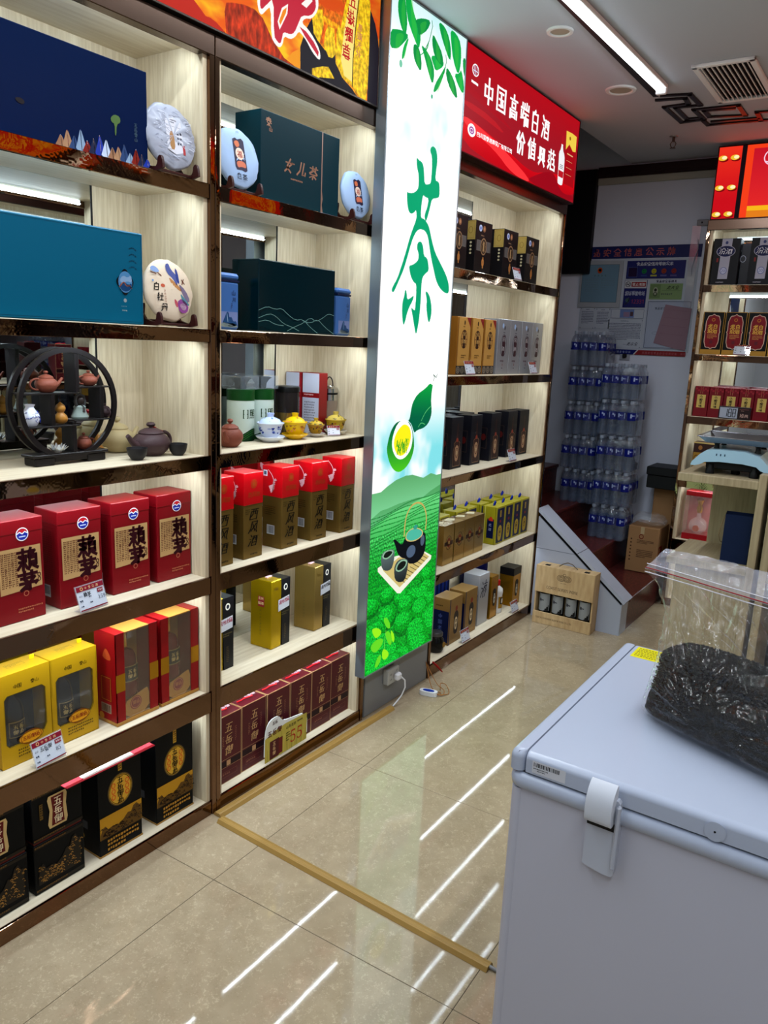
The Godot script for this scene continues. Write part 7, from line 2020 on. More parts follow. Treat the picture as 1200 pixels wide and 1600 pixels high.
	part(p, "display_print", k.mb, M.ink)
	# row D and E
	o = carton("liquor_box", "brown liquor box with gold pattern behind the weighing scale", "liquor box", "", 0.22, 0.228, 0.09, mat(Color(0.2, 0.1, 0.09), 0.4))
	o.position = Vector3(0.765, LEV.D, -5.14); o.rotation.y = 0
	k = front(0.22, 0.228, 0.09)
	k.rect(0.3, 6.4, 21.4, 9, Color(0.6, 0.45, 0.16)).rect(0, 0, 22, 0.8, Color(0.75, 0.65, 0.4)).disc(4, 3.4, 1.2, 1.4, Color(0.6, 0.4, 0.2)).up()
	for j in 6: k.ring(2.2 + j * 3.6, 10.6, 1.5, 2.6, 0.4, Color(0.3, 0.18, 0.08))
	part(o, "front_print", k.mb, M.ink)
	o = thing("liquor_case", "red framed clear case with a round glass bottle and a gold stopper", "liquor case", Vector3(0.728, LEV.E, -5.15), 0.0)
	w = 0.16; h = 0.31; d = 0.12
	var rm := mat(Color(0.6, 0.02, 0.08), 0.3)
	part(o, "base", MB.new().mnmx(Vector3(-w / 2, 0, -d / 2), Vector3(w / 2, 0.04, d / 2), 0.002), rm)
	part(o, "lid", MB.new().mnmx(Vector3(-w / 2, h - 0.03, -d / 2), Vector3(w / 2, h, d / 2), 0.002), rm)
	part(o, "back", MB.new().mnmx(Vector3(-w / 2, 0.04, -d / 2), Vector3(w / 2, h - 0.03, -d / 2 + 0.003)), mat(Color(0.75, 0.4, 0.4), 0.35))
	part(o, "clear_wall", MB.new().mnmx(Vector3(-w / 2, 0.04, d / 2 - 0.002), Vector3(w / 2, h - 0.03, d / 2)).mnmx(Vector3(-w / 2, 0.04, -d / 2 + 0.004), Vector3(-w / 2 + 0.002, h - 0.03, d / 2 - 0.003)), film(Color(1, 0.9, 0.9), 0.06, 0.03))
	var bt := part(o, "bottle", MB.new().lathe([[0.001, 0.042], [0.03, 0.042], [0.05, 0.06], [0.055, 0.085], [0.048, 0.115], [0.028, 0.132], [0.014, 0.14], [0.012, 0.17]], 28), film(Color(0.95, 0.85, 0.85), 0.3, 0.03))
	part(bt, "stopper", MB.new().lathe([[0.013, 0.168], [0.017, 0.175], [0.02, 0.2], [0.012, 0.215], [0.018, 0.235], [0.024, 0.25], [0.014, 0.262], [0.001, 0.265]], 20), mat(Color(0.8, 0.58, 0.15), 0.2, 0.9))
	part(bt, "label", MB.new().lathe([[0.001, 0.0], [0.02, 0.0], [0.02, 0.002], [0.001, 0.002]], 18).moved(Transform3D(Basis(Vector3.RIGHT, PI / 2), Vector3(0, 0.075, 0.054))), mat(Color(0.75, 0.25, 0.12), 0.4))
# ---------------------------------------------------------------- stairs, water packs, cartons and notices at the back
func make_back() -> void:
	var st := thing("staircase", "dark red granite steps rising behind the white tiled balustrade", "stairs", Vector3.ZERO)
	st.set_meta("kind", "structure")
	M.granite = mat(Color(1, 1, 1), 0.28).duplicate()
	M.granite.albedo_texture = noise_tex(256, 0.08, 5, 17, Color(0.12, 0.03, 0.03), Color(0.46, 0.2, 0.18))
	triplanar(M.granite, 2.2)
	for k in 7:
		var x := 0.55 - 0.29 * k
		var y := 0.195 * (k + 1)
		var z0 := -4.405 if k < 3 else -4.44
		part(st, "riser", MB.new().mnmx(Vector3(x - 0.31, y - 0.195 if k == 0 else y - 0.22, BACK + 0.003), Vector3(x, y - 0.022, z0), 0.002), M.granite)
		part(st, "tread", MB.new().mnmx(Vector3(x - 0.3, y - 0.022, BACK + 0.002), Vector3(x + 0.012, y, z0), 0.004), M.granite)
	var tile := mat(Color(0.66, 0.68, 0.74), 0.25)
	part(st, "balustrade_core", MB.new().ext(pts2("0.014,0.0,0.545,0.0,0.545,0.18,0.014,0.615"), -4.395, -4.285), mat(Color(0.15, 0.14, 0.14), 0.8))
	part(st, "tile", MB.new().ext(pts2("0.012,0.0,0.549,0.0,0.549,0.179,0.25,0.424,0.012,0.424"), -4.286, -4.278), tile)
	part(st, "tile", MB.new().ext(pts2("0.012,0.4265,0.247,0.4265,0.012,0.617"), -4.286, -4.278), tile)
	part(st, "tile", MB.new().mnmx(Vector3(0.545, 0, -4.4), Vector3(0.553, 0.183, -4.279)), tile)
	part(st, "cap_tile", MB.new().ext(pts2("0.565,0.19,0.575,0.206,0.285,0.444,0.27,0.433"), -4.405, -4.268), tile)
	part(st, "cap_tile", MB.new().ext(pts2("0.268,0.435,0.283,0.446,0.012,0.668,0.012,0.645"), -4.405, -4.268), tile)
	make_water()
	# cartons
	var o := thing("carton_box", "brown cardboard carton with dark print standing on the lowest step", "carton", Vector3(0.437, 0.196, -5.12), 0.0, "")
	part(o, "carton", MB.new().mnmx(Vector3(-0.097, 0, -0.12), Vector3(0.097, 0.3, 0.12), 0.003), M.cardboard)
	var k := Ink.new(self, Vector3(-0.097, 0.3, 0.12), Vector3.RIGHT, Vector3.DOWN)
	var pr := Color(0.24, 0.15, 0.09)
	k.rect(7.8, 0, 2.4, 4.6, Color(0.66, 0.58, 0.44)).up()
	k.ring(8.6, 6.4, 1.5, 1.6, 0.5, Color(0.4, 0.12, 0.1)).dashes(6.2, 8.6, 10, 2.6, 3, pr, 4).dashes(6.6, 15.0, 9.8, 5.6, 5, pr, 8)
	for j in 7: k.rect(2.0, 8.2 + 2.3 * j, 0.9, 0.9, pr)
	part(o, "front_print", k.mb, M.matte_ink)
	k = Ink.new(self, Vector3(0.097, 0.3, 0.12), Vector3(0, 0, -1), Vector3.DOWN)
	k.rect(3.4, 12.4, 8.0, 8.0, Color(0.5, 0.06, 0.07))
	k.up()
	k.txt("老酒", 4.6, 13.4, 2.4, Color(0.8, 0.68, 0.5), 0.4, 0, 2.9)
	part(o, "side_print", k.mb, M.matte_ink)
	o = thing("carton_box", "plain brown cardboard carton behind the printed one, under the black box", "carton", Vector3(0.49, 0.391, -5.295), 0.0)
	o.position = Vector3(0.5, 0.196, -5.295)
	part(o, "carton", MB.new().mnmx(Vector3(-0.09, 0, -0.05), Vector3(0.075, 0.535, 0.05), 0.003), M.cardboard)
	part(o, "flap", MB.new().mnmx(Vector3(-0.09, 0.47, 0.05), Vector3(0.075, 0.535, 0.054), 0.001), M.cardboard)
	o = thing("storage_box", "black lidded box on top of the plain brown carton", "box", Vector3(0.49, 0.733, -5.235), 0.0)
	part(o, "body", MB.new().mnmx(Vector3(-0.108, 0, -0.11), Vector3(0.105, 0.085, 0.1), 0.004), mat(Color(0.03, 0.045, 0.055), 0.5))
	part(o, "lid", MB.new().mnmx(Vector3(-0.114, 0.085, -0.115), Vector3(0.107, 0.14, 0.108), 0.005), mat(Color(0.035, 0.05, 0.065), 0.5))
	o = thing("plastic_bag", "clear crumpled plastic bag lying on the printed brown carton", "plastic bag", Vector3(0.438, 0.4985, -5.1), 0.1)
	part(o, "film", crumple([[0.002, 0.085, 0.06], [0.015, 0.1, 0.075], [0.035, 0.105, 0.075], [0.055, 0.09, 0.06], [0.075, 0.05, 0.03]], 0.016, 4, 60), film(Color(0.85, 0.88, 0.92), 0.1, 0.08))
	# navy hanging panel
	o = thing("wall_banner", "tall dark navy box fixed high on the back wall beside the stairs", "panel", Vector3(-0.21, 2.097, BACK), 0.0)
	part(o, "panel", MB.new().mnmx(Vector3(-0.5, 0, 0.002), Vector3(0, 0.66, 0.05), 0.003), mat(Color(0.012, 0.015, 0.035), 0.5))
	k = Ink.new(self, Vector3(-0.5, 0.66, 0.05), Vector3.RIGHT, Vector3.DOWN)
	k.frame(36.5, 53, 4.6, 5.2, 0.15, Color(0.12, 0.13, 0.16)).dashes(37.4, 55, 2.8, 1.4, 2, Color(0.12, 0.13, 0.16), 3)
	part(o, "panel_print", k.mb, M.matte_ink)
	make_notices()

func crumple(levels: Array, amp: float, sd: int, seg: int) -> MB:    # a thin bag: rounded rings [height, half width, half depth] with creases
	var no := FastNoiseLite.new()
	no.seed = sd
	no.frequency = 9.0
	no.fractal_type = FastNoiseLite.FRACTAL_RIDGED
	no.fractal_octaves = 3
	var rings := []
	var n := (levels.size() - 1) * 6
	for i in n + 1:
		var t := float(i) / 6.0
		var a: Array = levels[mini(int(t), levels.size() - 1)]
		var b: Array = levels[mini(int(t) + 1, levels.size() - 1)]
		var f := t - int(t)
		var ring := PackedVector3Array()
		for k in seg:
			var w := -TAU * k / seg
			var c := cos(w)
			var s := sin(w)
			var p := Vector3(lerpf(a[1], b[1], f) * signf(c) * pow(absf(c), 0.6), lerpf(a[0], b[0], f), lerpf(a[2], b[2], f) * signf(s) * pow(absf(s), 0.6))
			var d := (no.get_noise_3d(p.x * 1.4, p.y * 1.4, p.z * 1.4) - 0.2) * amp
			ring.append(p + Vector3(c, 0.3, s) * d)
		rings.append(ring)
	return MB.new().loft(rings)

func make_water() -> void:
	var clear := film(Color(0.36, 0.43, 0.54), 0.24, 0.08)
	var cap := mat(Color(0.5, 0.54, 0.6), 0.4)
	var r := 0.0296
	var body := MB.new().lathe([[0.001, 0.002], [r * 0.85, 0.0], [r, 0.006], [r, 0.03], [r * 0.95, 0.035], [r, 0.042], [r, 0.062], [r * 0.95, 0.067], [r, 0.074], [r, 0.09], [r * 0.95, 0.095], [r, 0.1], [r, 0.15], [r * 0.9, 0.172], [r * 0.5, 0.193], [r * 0.42, 0.2]], 16).mesh()
	var capm := MB.new().lathe([[r * 0.47, 0.199], [r * 0.5, 0.201], [r * 0.5, 0.216], [r * 0.44, 0.219], [0.001, 0.22]], 14).mesh()
	var lab := MB.new()
	lab.col = Color(0.03, 0.06, 0.4).srgb_to_linear()
	for k in 16:
		var a := TAU * k / 16.0
		var b := TAU * (k + 1) / 16.0
		var rr := r + 0.0006
		lab.quad(Vector3(rr * sin(a), 0.099, rr * cos(a)), Vector3(rr * sin(b), 0.099, rr * cos(b)), Vector3(rr * sin(b), 0.149, rr * cos(b)), Vector3(rr * sin(a), 0.149, rr * cos(a)))
	lab.col = Color(0.6, 0.66, 0.8).srgb_to_linear()
	for q in [[0.0, 0.3, 0.128, 0.14], [0.35, 0.6, 0.118, 0.134], [2.2, 2.5, 0.112, 0.144], [2.6, 2.9, 0.12, 0.136], [4.3, 4.6, 0.116, 0.14], [4.7, 5.2, 0.126, 0.134], [5.6, 5.75, 0.11, 0.145]]:
		var rr := r + 0.001
		lab.quad(Vector3(rr * sin(q[0]), q[2], rr * cos(q[0])), Vector3(rr * sin(q[1]), q[2], rr * cos(q[1])), Vector3(rr * sin(q[1]), q[3], rr * cos(q[1])), Vector3(rr * sin(q[0]), q[3], rr * cos(q[0])))
	var labm := lab.mesh()
	var wrap := crumple([[0.0, 0.118, 0.118], [0.01, 0.1225, 0.1225], [0.11, 0.1225, 0.1225], [0.17, 0.122, 0.122], [0.205, 0.112, 0.112], [0.221, 0.09, 0.09]], 0.004, 9, 64).mesh()
	var wrapm := film(Color(0.6, 0.68, 0.8), 0.03, 0.05)
	var rng := RandomNumberGenerator.new()
	rng.seed = 12
	var place := ["top of the stack behind the five shelf cabinet", "second from the top of the same stack", "third from the top of the same stack", "fourth from the top of the same stack", "lowest of the same stack, on the third step"]
	var place2 := ["topmost of the stack nearer the cardboard cartons", "second from the top of the carton side stack", "third from the top of the carton side stack", "fourth from the top of the carton side stack", "lowest of the carton side stack, on the second step"]
	var proto: Node3D = null
	for s in 2:
		for k in 5:
			var at: Vector3 = [Vector3(-0.052, 0.5855 + 0.226 * k, -5.135), Vector3(0.203, 0.3905 + 0.226 * k, -5.045)][s]
			at += Vector3(rng.randf_range(-0.012, 0.012), 0, rng.randf_range(-0.008, 0.008))
			if s == 1 and k == 0: at.x -= 0.01
			var label: String = "pack of blue labelled water bottles, " + (place if s == 0 else place2)[4 - k]
			if proto == null:
				proto = thing("water_pack", label, "water pack", at, 0.0, "packs of water stacked on the stairs")
				for i in 4:
					for j in 4:
						var b := part(proto, "bottle", body, clear)
						b.position = Vector3(-0.09 + 0.06 * i, 0.001, 0.09 - 0.06 * j)
						b.rotation.y = rng.randf_range(0, TAU)
						part(b, "label", labm, M.ink)
						part(b, "cap", capm, cap)
				part(proto, "wrap", wrap, wrapm)
			else: copy(proto, label, at, rng.randf_range(-0.02, 0.02))

func sheet(called: String, label: String, x0: float, y0: float, x1: float, y1: float, col: Color, t := 0.003, z := 0.0, cat := "notice", group := "") -> Array:
	var o := thing(called, label, cat, Vector3(x0, y0, BACK + z + 0.0012), 0.0, group)
	part(o, "sheet", MB.new().mnmx(Vector3(0, 0, 0), Vector3(x1 - x0, y1 - y0, t)), mat(col, 0.5))
	return [o, Ink.new(self, Vector3(0, y1 - y0, t), Vector3.RIGHT, Vector3.DOWN)]

func make_notices() -> void:
	var navy := Color(0.035, 0.06, 0.34)
	var pale := Color(0.62, 0.65, 0.7)
	var q := sheet("notice_board", "pale notice board on the back wall carrying the certificates", -0.26, 1.6, 0.49, 2.19, pale, 0.004, 0.0, "notice board")
	q = sheet("notice_banner", "long navy banner with pink characters above the notice board", -0.224, 2.194, 0.5, 2.272, Color(0.03, 0.07, 0.3))
	q[1].txt("品安全信息公示牌", 2.4, 1.6, 4.6, Color(0.62, 0.32, 0.32), 0.62, 7.0)
	part(q[0], "banner_print", q[1].mb, M.matte_ink)
	var b := 0.0055
	q = sheet("certificate", "framed pale blue licence certificate with a red crest on the notice board", -0.275, 1.878, 0.015, 2.18, Color(0.55, 0.57, 0.6), 0.008, b)
	var k: Ink = q[1]
	k.rect(1.4, 2.4, 25.2, 24.6, Color(0.36, 0.48, 0.56)).up()
	k.frame(1.4, 2.4, 25.2, 24.6, 0.3, Color(0.3, 0.36, 0.4)).disc(13.5, 6.2, 1.7, 1.9, Color(0.62, 0.24, 0.08)).disc(13.5, 6.0, 0.9, 0.9, Color(0.75, 0.5, 0.12))
	for j in 4: k.disc(10.4 + 2.4 * j, 9.6, 0.5, 0.6, Color(0.3, 0.42, 0.46), 10)
	k.dashes(4.0, 11.4, 9, 9, 8, Color(0.36, 0.46, 0.52), 4).dashes(15.0, 11.4, 9, 6.5, 6, Color(0.36, 0.46, 0.52), 7)
	part(q[0], "certificate_print", k.mb, M.matte_ink)
	q = sheet("safety_notice", "navy food safety panel with four round faces on the notice board", 0.039, 2.064, 0.413, 2.176, navy, 0.003, b)
	k = q[1]
	k.txt("食品安全信用等级公示", 6.2, 0.9, 2.1, Color(0.75, 0.77, 0.82), 0.3, 2.36)
	k.frame(1.0, 3.9, 6.2, 6.4, 0.15, Color(0.3, 0.34, 0.5)).rect(1.4, 4.3, 5.4, 5.6, Color(0.12, 0.08, 0.2))
	for j in 4:
		var x := 11.6 + 6.3 * j
		k.disc(x, 6.6, 1.6, 1.6, [Color(0.05, 0.4, 0.22), Color(0.62, 0.6, 0.12), Color(0.5, 0.2, 0.14), Color(0.46, 0.16, 0.16)][j]).rect(x - 2, 8.9, 4, 1.0, [Color(0.16, 0.22, 0.45), Color(0.6, 0.6, 0.25), Color(0.3, 0.3, 0.5), Color(0.3, 0.26, 0.45)][j])
	k.up()
	for j in 4:
		var x := 11.6 + 6.3 * j
		k.disc(x - 0.5, 6.2, 0.2, 0.28, Color(0.06, 0.06, 0.08), 8).disc(x + 0.5, 6.2, 0.2, 0.28, Color(0.06, 0.06, 0.08), 8).line(pts2("%f,7.2,%f,7.5,%f,7.2" % [x - 0.7, x, x + 0.7]), 0.2, Color(0.06, 0.06, 0.08))
	part(q[0], "panel_print", k.mb, M.matte_ink)
	q = sheet("telephone_notice", "navy complaint telephone panel with a no smoking sign above it", 0.035, 1.88, 0.184, 2.055, navy, 0.003, b)
	k = q[1]
	k.rect(0.2, 0.2, 14.4, 5.0, Color(0.66, 0.67, 0.7)).up()
	k.rect(4.7, 1.3, 9.4, 2.9, Color(0.5, 0.06, 0.09)).ring(2.4, 2.7, 1.7, 1.7, 0.3, Color(0.1, 0.1, 0.12)).line(pts2("1.2,1.5,3.6,3.9"), 0.3, Color(0.1, 0.1, 0.12)).line(pts2("1.2,3.0,3.6,2.4"), 0.35, Color(0.15, 0.15, 0.16)).up()
	k.txt("禁止吸烟", 5.3, 1.8, 1.8, Color(0.8, 0.78, 0.78), 0.24, 2.1)
	k.txt("投诉举报电话", 0.9, 7.1, 2.05, Color(0.7, 0.73, 0.82), 0.32, 2.18, 0, 0.8, 0.0, 1.3)
	k.line(smooth2(smooth2(pts2("3.6,11.4,4.2,12.2,3.8,13.6,2.6,15.0,1.6,15.4"), false), false), 0.7, Color(0.75, 0.78, 0.85))
	k.disc(2.6, 12.8, 1.1, 1.2, Color(0.2, 0.3, 0.3))
	k.up()
	k.latin("12331", 5.6, 15.0, 2.6, Color(0.55, 0.22, 0.3), sans, 0.9)
	part(q[0], "panel_print", k.mb, M.matte_ink)
	q = sheet("notice_card", "pale green food safety manager card with a handwritten name", 0.203, 1.933, 0.41, 2.032, Color(0.42, 0.52, 0.34), 0.002, b)
	k = q[1]
	k.rect(0.4, 0.5, 6.6, 8.6, Color(0.36, 0.45, 0.3)).up()
	k.disc(3.8, 4.6, 1.6, 2.4, Color(0.55, 0.58, 0.5)).up()
	k.disc(3.8, 4.0, 0.9, 1.0, Color(0.14, 0.16, 0.14)).ring(3.8, 6.6, 1.2, 1.4, 0.5, Color(0.2, 0.22, 0.2))
	k.txt("老天全", 11.0, 1.4, 2.2, Color(0.12, 0.14, 0.14), 0.26, 2.6, 0, 0.7, 0.3)
	k.rect(7.8, 4.2, 12, 0.12, Color(0.2, 0.26, 0.18)).dashes(7.6, 6.0, 12, 1.8, 1, Color(0.3, 0.35, 0.3), 4, 1.0)
	part(q[0], "card_print", k.mb, M.matte_ink)
	q = sheet("notice_strip", "small white caption strip above the green manager card", 0.22, 2.036, 0.4, 2.058, pale, 0.002, b)
	q[1].txt("食品安全管理员", 2.0, 0.4, 1.5, Color(0.1, 0.11, 0.2), 0.24, 1.9)
	part(q[0], "caption_print", q[1].mb, M.matte_ink)
	q = sheet("framed_notice", "large framed white sheet behind the hanging pink paper", 0.2, 1.62, 0.478, 1.924, Color(0.56, 0.6, 0.68), 0.004, b)
	k = q[1]
	k.frame(0.4, 0.4, 27, 29.6, 0.25, Color(0.16, 0.18, 0.24)).txt("食品安全", 5, 4.0, 1.5, Color(0.3, 0.33, 0.4), 0.2, 1.8).ring(6.6, 20.5, 1.8, 0.9, 0.2, Color(0.45, 0.48, 0.55))
	part(q[0], "sheet_print", k.mb, M.matte_ink)
	var p := thing("pink_sheet", "faded pink paper form hanging askew over the framed sheet", "paper", Vector3(0.0, 0.0, BACK + 0.0125))
	part(p, "sheet", MB.new().ext(pts2("0.317,1.901,0.483,1.877,0.472,1.612,0.41,1.622,0.266,1.656"), 0, 0.0015), mat(Color(0.5, 0.4, 0.45), 0.7))
	k = Ink.new(self, Vector3(0.28, 1.89, 0.0015), Vector3.RIGHT, Vector3.DOWN)
	for j in 4: k.line(pts2("%f,%f,%f,%f" % [4.4 - 0.8 * j, 2 + 5 * j, 18.6 - 0.2 * j, 3.2 + 5 * j]), 0.1, Color(0.44, 0.3, 0.35))
	part(p, "form_lines", k.mb, M.matte_ink)
	q = sheet("notice_sheet", "narrow sheet with an identity card under the telephone panel", -0.038, 1.807, 0.184, 1.87, pale, 0.002, b)
	k = q[1]
	k.frame(0.2, 0.2, 21.8, 5.9, 0.15, Color(0.2, 0.24, 0.34)).rect(6.2, 0.3, 9.4, 5.4, Color(0.36, 0.44, 0.62)).up()
	k.rect(8.6, 2.0, 4.0, 3.0, Color(0.5, 0.42, 0.52)).rect(13.0, 1.8, 2.0, 2.8, Color(0.3, 0.22, 0.24))
	part(q[0], "sheet_print", k.mb, M.matte_ink)
	for j in 3:
		var r: Array = [[-0.05, 1.617, 0.182, 1.8], [-0.142, 1.738, -0.044, 1.871], [-0.25, 1.736, -0.15, 1.873]][j]
		q = sheet("notice_sheet", ["large printed sheet with a handwritten signature at the foot of the board", "small printed sheet left of the identity card sheet", "small printed sheet at the end of the board over the water packs"][j], r[0], r[1], r[2], r[3], pale, 0.002, b)
		k = q[1]
		var w: float = (r[2] - r[0]) * 100
		var h: float = (r[3] - r[1]) * 100
		for e in [[0.2, 0.2], [w - 0.7, 0.2], [0.2, h - 0.7], [w - 0.7, h - 0.7]]: k.rect(e[0], e[1], 0.5, 0.5, Color(0.2, 0.22, 0.3))
		k.dashes(w * 0.36, 0.6, w * 0.36, 0.9, 1, Color(0.25, 0.27, 0.34), 3, 1.0)
		k.dashes(0.9, 2.2, w - 2.0, h * 0.62, int(h * 0.62 / 0.95), Color(0.33, 0.35, 0.42), 7 + j)
		if j == 0: k.txt("老示全", 14.2, 14.6, 2.0, Color(0.12, 0.13, 0.17), 0.26, 2.5, 0, 0.7, 0.3).rect(11.4, 16.0, 2.2, 0.15, Color(0.15, 0.16, 0.2))
		part(q[0], "sheet_print", k.mb, M.matte_ink)
	q = sheet("notice_strip", "red and navy slogan strip along the foot of the notice board", -0.033, 1.575, 0.476, 1.606, Color(0.46, 0.04, 0.07), 0.003, b)
	k = q[1]
	k.poly(pts2("0,0,19.6,0,17.0,3.1,0,3.1"), navy).poly(pts2("19.7,0,20.6,0,18.0,3.1,17.1,3.1"), Color(0.7, 0.7, 0.72)).up()
	k.txt("安心消费食公示", 2.0, 0.9, 1.4, Color(0.5, 0.54, 0.68), 0.2, 2.0).txt("示范安全食品安全信用公示 有限", 23.2, 0.9, 1.4, Color(0.62, 0.34, 0.38), 0.2, 1.9)
	part(q[0], "strip_print", k.mb, M.matte_ink)
	p = thing("wall_socket", "small grey socket box high on the back wall beside the cabinet", "socket", Vector3(0.487, 2.378, BACK + 0.001))
	part(p, "case", MB.new().mnmx(Vector3(-0.035, 0, 0), Vector3(0.035, 0.036, 0.02), 0.004), mat(Color(0.5, 0.5, 0.52), 0.4))
	part(p, "hole", MB.new().lathe([[0.001, 0], [0.006, 0], [0.006, 0.001], [0.001, 0.001]], 12).moved(Transform3D(Basis(Vector3.RIGHT, PI / 2), Vector3(-0.004, 0.018, 0.0202))), mat(Color(0.05, 0.05, 0.06), 0.5))
	p = thing("plastic_sleeve", "clear plastic sleeve and cord hanging beside the notice board", "plastic sleeve", Vector3(0.45, 1.88, BACK + 0.015))
	part(p, "film", MB.new().mnmx(Vector3(-0.022, 0, 0), Vector3(0.03, 0.5, 0.002)), film(Color(0.7, 0.7, 0.78), 0.1, 0.1))
	part(p, "cord", MB.new().tube([Vector3(0.02, 0.42, 0.006), Vector3(0.03, 0.36, 0.012), Vector3(0.014, 0.3, 0.01), Vector3(0.002, 0.24, 0.012), Vector3(0.006, 0.2, 0.01)], 0.0022, 6), mat(Color(0.6, 0.62, 0.68), 0.4))
	p = thing("socket_plate", "small wall socket with a dark plug above the carton side water stack", "socket", Vector3(0.0, 1.535, BACK + 0.001))
	part(p, "plate", MB.new().mnmx(Vector3(0.05, 0.0, 0), Vector3(0.12, 0.06, 0.008), 0.003), mat(Color(0.55, 0.56, 0.6), 0.4))
	part(p, "plug", MB.new().box(Vector3(0.088, 0.03, 0.02), Vector3(0.026, 0.026, 0.024), 0.005), mat(Color(0.06, 0.05, 0.06), 0.5))
# ---------------------------------------------------------------- counter with the scale
func make_counter() -> void:
	var o := thing("display_counter", "open wooden display counter carrying the weighing scale", "counter", Vector3(0.97, 0, -3.8))
	var wb: Material = mat(Color(1, 1, 1), 0.4).duplicate()
	(wb as StandardMaterial3D).albedo_texture = wood_tex(Color(0.56, 0.5, 0.39), Color(0.68, 0.62, 0.5), 31)
	triplanar(wb, 2.2)
	part(o, "shelf", MB.new().mnmx(Vector3(-0.005, 0.705, 0), Vector3(0.313, 0.737, 0.4), 0.002), wb)
	part(o, "top_board", MB.new().mnmx(Vector3(0.0, 1.066, 0.0), Vector3(0.313, 1.1, 0.4), 0.002), wb)
	part(o, "back_panel", MB.new().mnmx(Vector3(0.075, 0.737, 0.0), Vector3(0.313, 1.066, 0.016)), wb)
	part(o, "end_panel", MB.new().mnmx(Vector3(0.313, 0.0, 0.0), Vector3(0.343, 1.13, 0.404), 0.002), wb)
	part(o, "base", MB.new().mnmx(Vector3(0.03, 0.0, 0.03), Vector3(0.313, 0.705, 0.38), 0.002), wb)
	part(o, "metal_pin", MB.new().box(Vector3(0.12, 0.695, 0.395), Vector3(0.012, 0.012, 0.012), 0.003), mat(Color(0.7, 0.7, 0.7), 0.2, 1.0))
	o = thing("display_counter", "neighbouring wooden counter unit at the picture's edge with a red box in it", "counter", Vector3(1.332, 0, -3.8))
	part(o, "end_panel", MB.new().mnmx(Vector3(0.0, 0.0, 0.0), Vector3(0.03, 1.13, 0.404), 0.002), wb)
	part(o, "shelf", MB.new().mnmx(Vector3(0.03, 0.69, 0), Vector3(0.7, 0.72, 0.4), 0.002), wb)
	part(o, "back_panel", MB.new().mnmx(Vector3(0.03, 0.0, 0.0), Vector3(0.7, 1.1, 0.016)), mat(Color(0.1, 0.05, 0.06), 0.5))
	part(o, "top_board", MB.new().mnmx(Vector3(0.03, 1.1, 0), Vector3(0.7, 1.13, 0.404), 0.002), wb)
	part(o, "side_panel", MB.new().mnmx(Vector3(0.7, 0.0, 0.0), Vector3(0.73, 1.13, 0.404), 0.002), wb)
	o = carton("gift_box", "bright red box inside the counter unit at the picture's edge", "gift box", "", 0.2, 0.22, 0.15, mat(Color(0.55, 0.02, 0.05), 0.4))
	o.position = Vector3(1.49, 0.721, -3.55); o.rotation.y = 0
	# blue paper bag
	o = thing("paper_bag", "navy blue paper bag with a twine handle on the counter's shelf", "paper bag", Vector3(1.215, 0.738, -3.5), 0.12)
	var m := MB.new()
	var w := 0.052; var d := 0.04; var h := 0.205
	m.quad(Vector3(-w, 0, d), Vector3(w, 0, d), Vector3(w, h, d), Vector3(-w, h, d))
	m.quad(Vector3(w, 0, -d), Vector3(-w, 0, -d), Vector3(-w, h, -d), Vector3(w, h, -d))
	for s in [-1.0, 1.0]:
		m.quad(Vector3(s * w, 0, -d * s * -1.0), Vector3(s * w, 0, d * s * -1.0), Vector3(s * w, h, d * s * -1.0), Vector3(s * w, h, -d * s * -1.0))
	m.quad(Vector3(-w, 0.001, -d), Vector3(-w, 0.001, d), Vector3(w, 0.001, d), Vector3(w, 0.001, -d))
	var bag_m := mat(Color(0.01, 0.09, 0.22), 0.55).duplicate() as StandardMaterial3D
	bag_m.cull_mode = BaseMaterial3D.CULL_DISABLED
	part(o, "bag", m, bag_m)
	part(o, "twine_handle", MB.new().tube([Vector3(-w - 0.002, h - 0.01, 0.02), Vector3(-w - 0.014, h - 0.06, 0.02), Vector3(-w - 0.018, h - 0.1, 0.015), Vector3(-w - 0.01, h - 0.125, 0.01), Vector3(-w - 0.002, h - 0.13, 0.0)], 0.0022, 6), mat(Color(0.5, 0.42, 0.3), 0.7))
	# scale
	o = thing("weighing_scale", "pale blue electronic weighing scale with a steel tray on the counter", "weighing scale", Vector3(1.145, 1.101, -3.6), 0.03)
	var pb := mat(Color(0.6, 0.73, 0.81), 0.3)
	var shell := smooth2(pts2("-0.155,0.03,-0.1,0.095,-0.06,0.105,0.1,0.105,0.16,0.05,0.16,0.03,0.13,0.03,0.1,0.055,-0.08,0.055,-0.12,0.03"))
	part(o, "body", MB.new().ext(shell, -0.14, 0.15), pb)
	part(o, "underside", MB.new().mnmx(Vector3(-0.09, 0.02, -0.12), Vector3(0.12, 0.06, 0.12), 0.005), mat(Color(0.05, 0.06, 0.07), 0.5))
	for q in [[-0.07, 0.12], [0.02, 0.05], [0.1, 0.12], [-0.07, -0.1], [0.1, -0.1]]:
		part(o, "foot", MB.new().lathe([[0.001, 0.0], [0.018, 0.0], [0.018, 0.02], [0.012, 0.026], [0.012, 0.04], [0.001, 0.04]], 16, Vector3(q[0], 0, q[1])), mat(Color(0.03, 0.03, 0.035), 0.5))
	for q in [[-0.06, 0.09], [0.1, 0.09], [-0.06, -0.09], [0.1, -0.09]]:
		part(o, "tray_support", MB.new().lathe([[0.014, 0.1], [0.01, 0.108], [0.01, 0.122], [0.018, 0.128]], 14, Vector3(q[0], 0, q[1])), mat(Color(0.04, 0.04, 0.045), 0.5))
	var tray := MB.new()
	var lo := [Vector3(-0.1, 0.129, 0.12), Vector3(0.17, 0.129, 0.12), Vector3(0.17, 0.129, -0.12), Vector3(-0.1, 0.129, -0.12)]
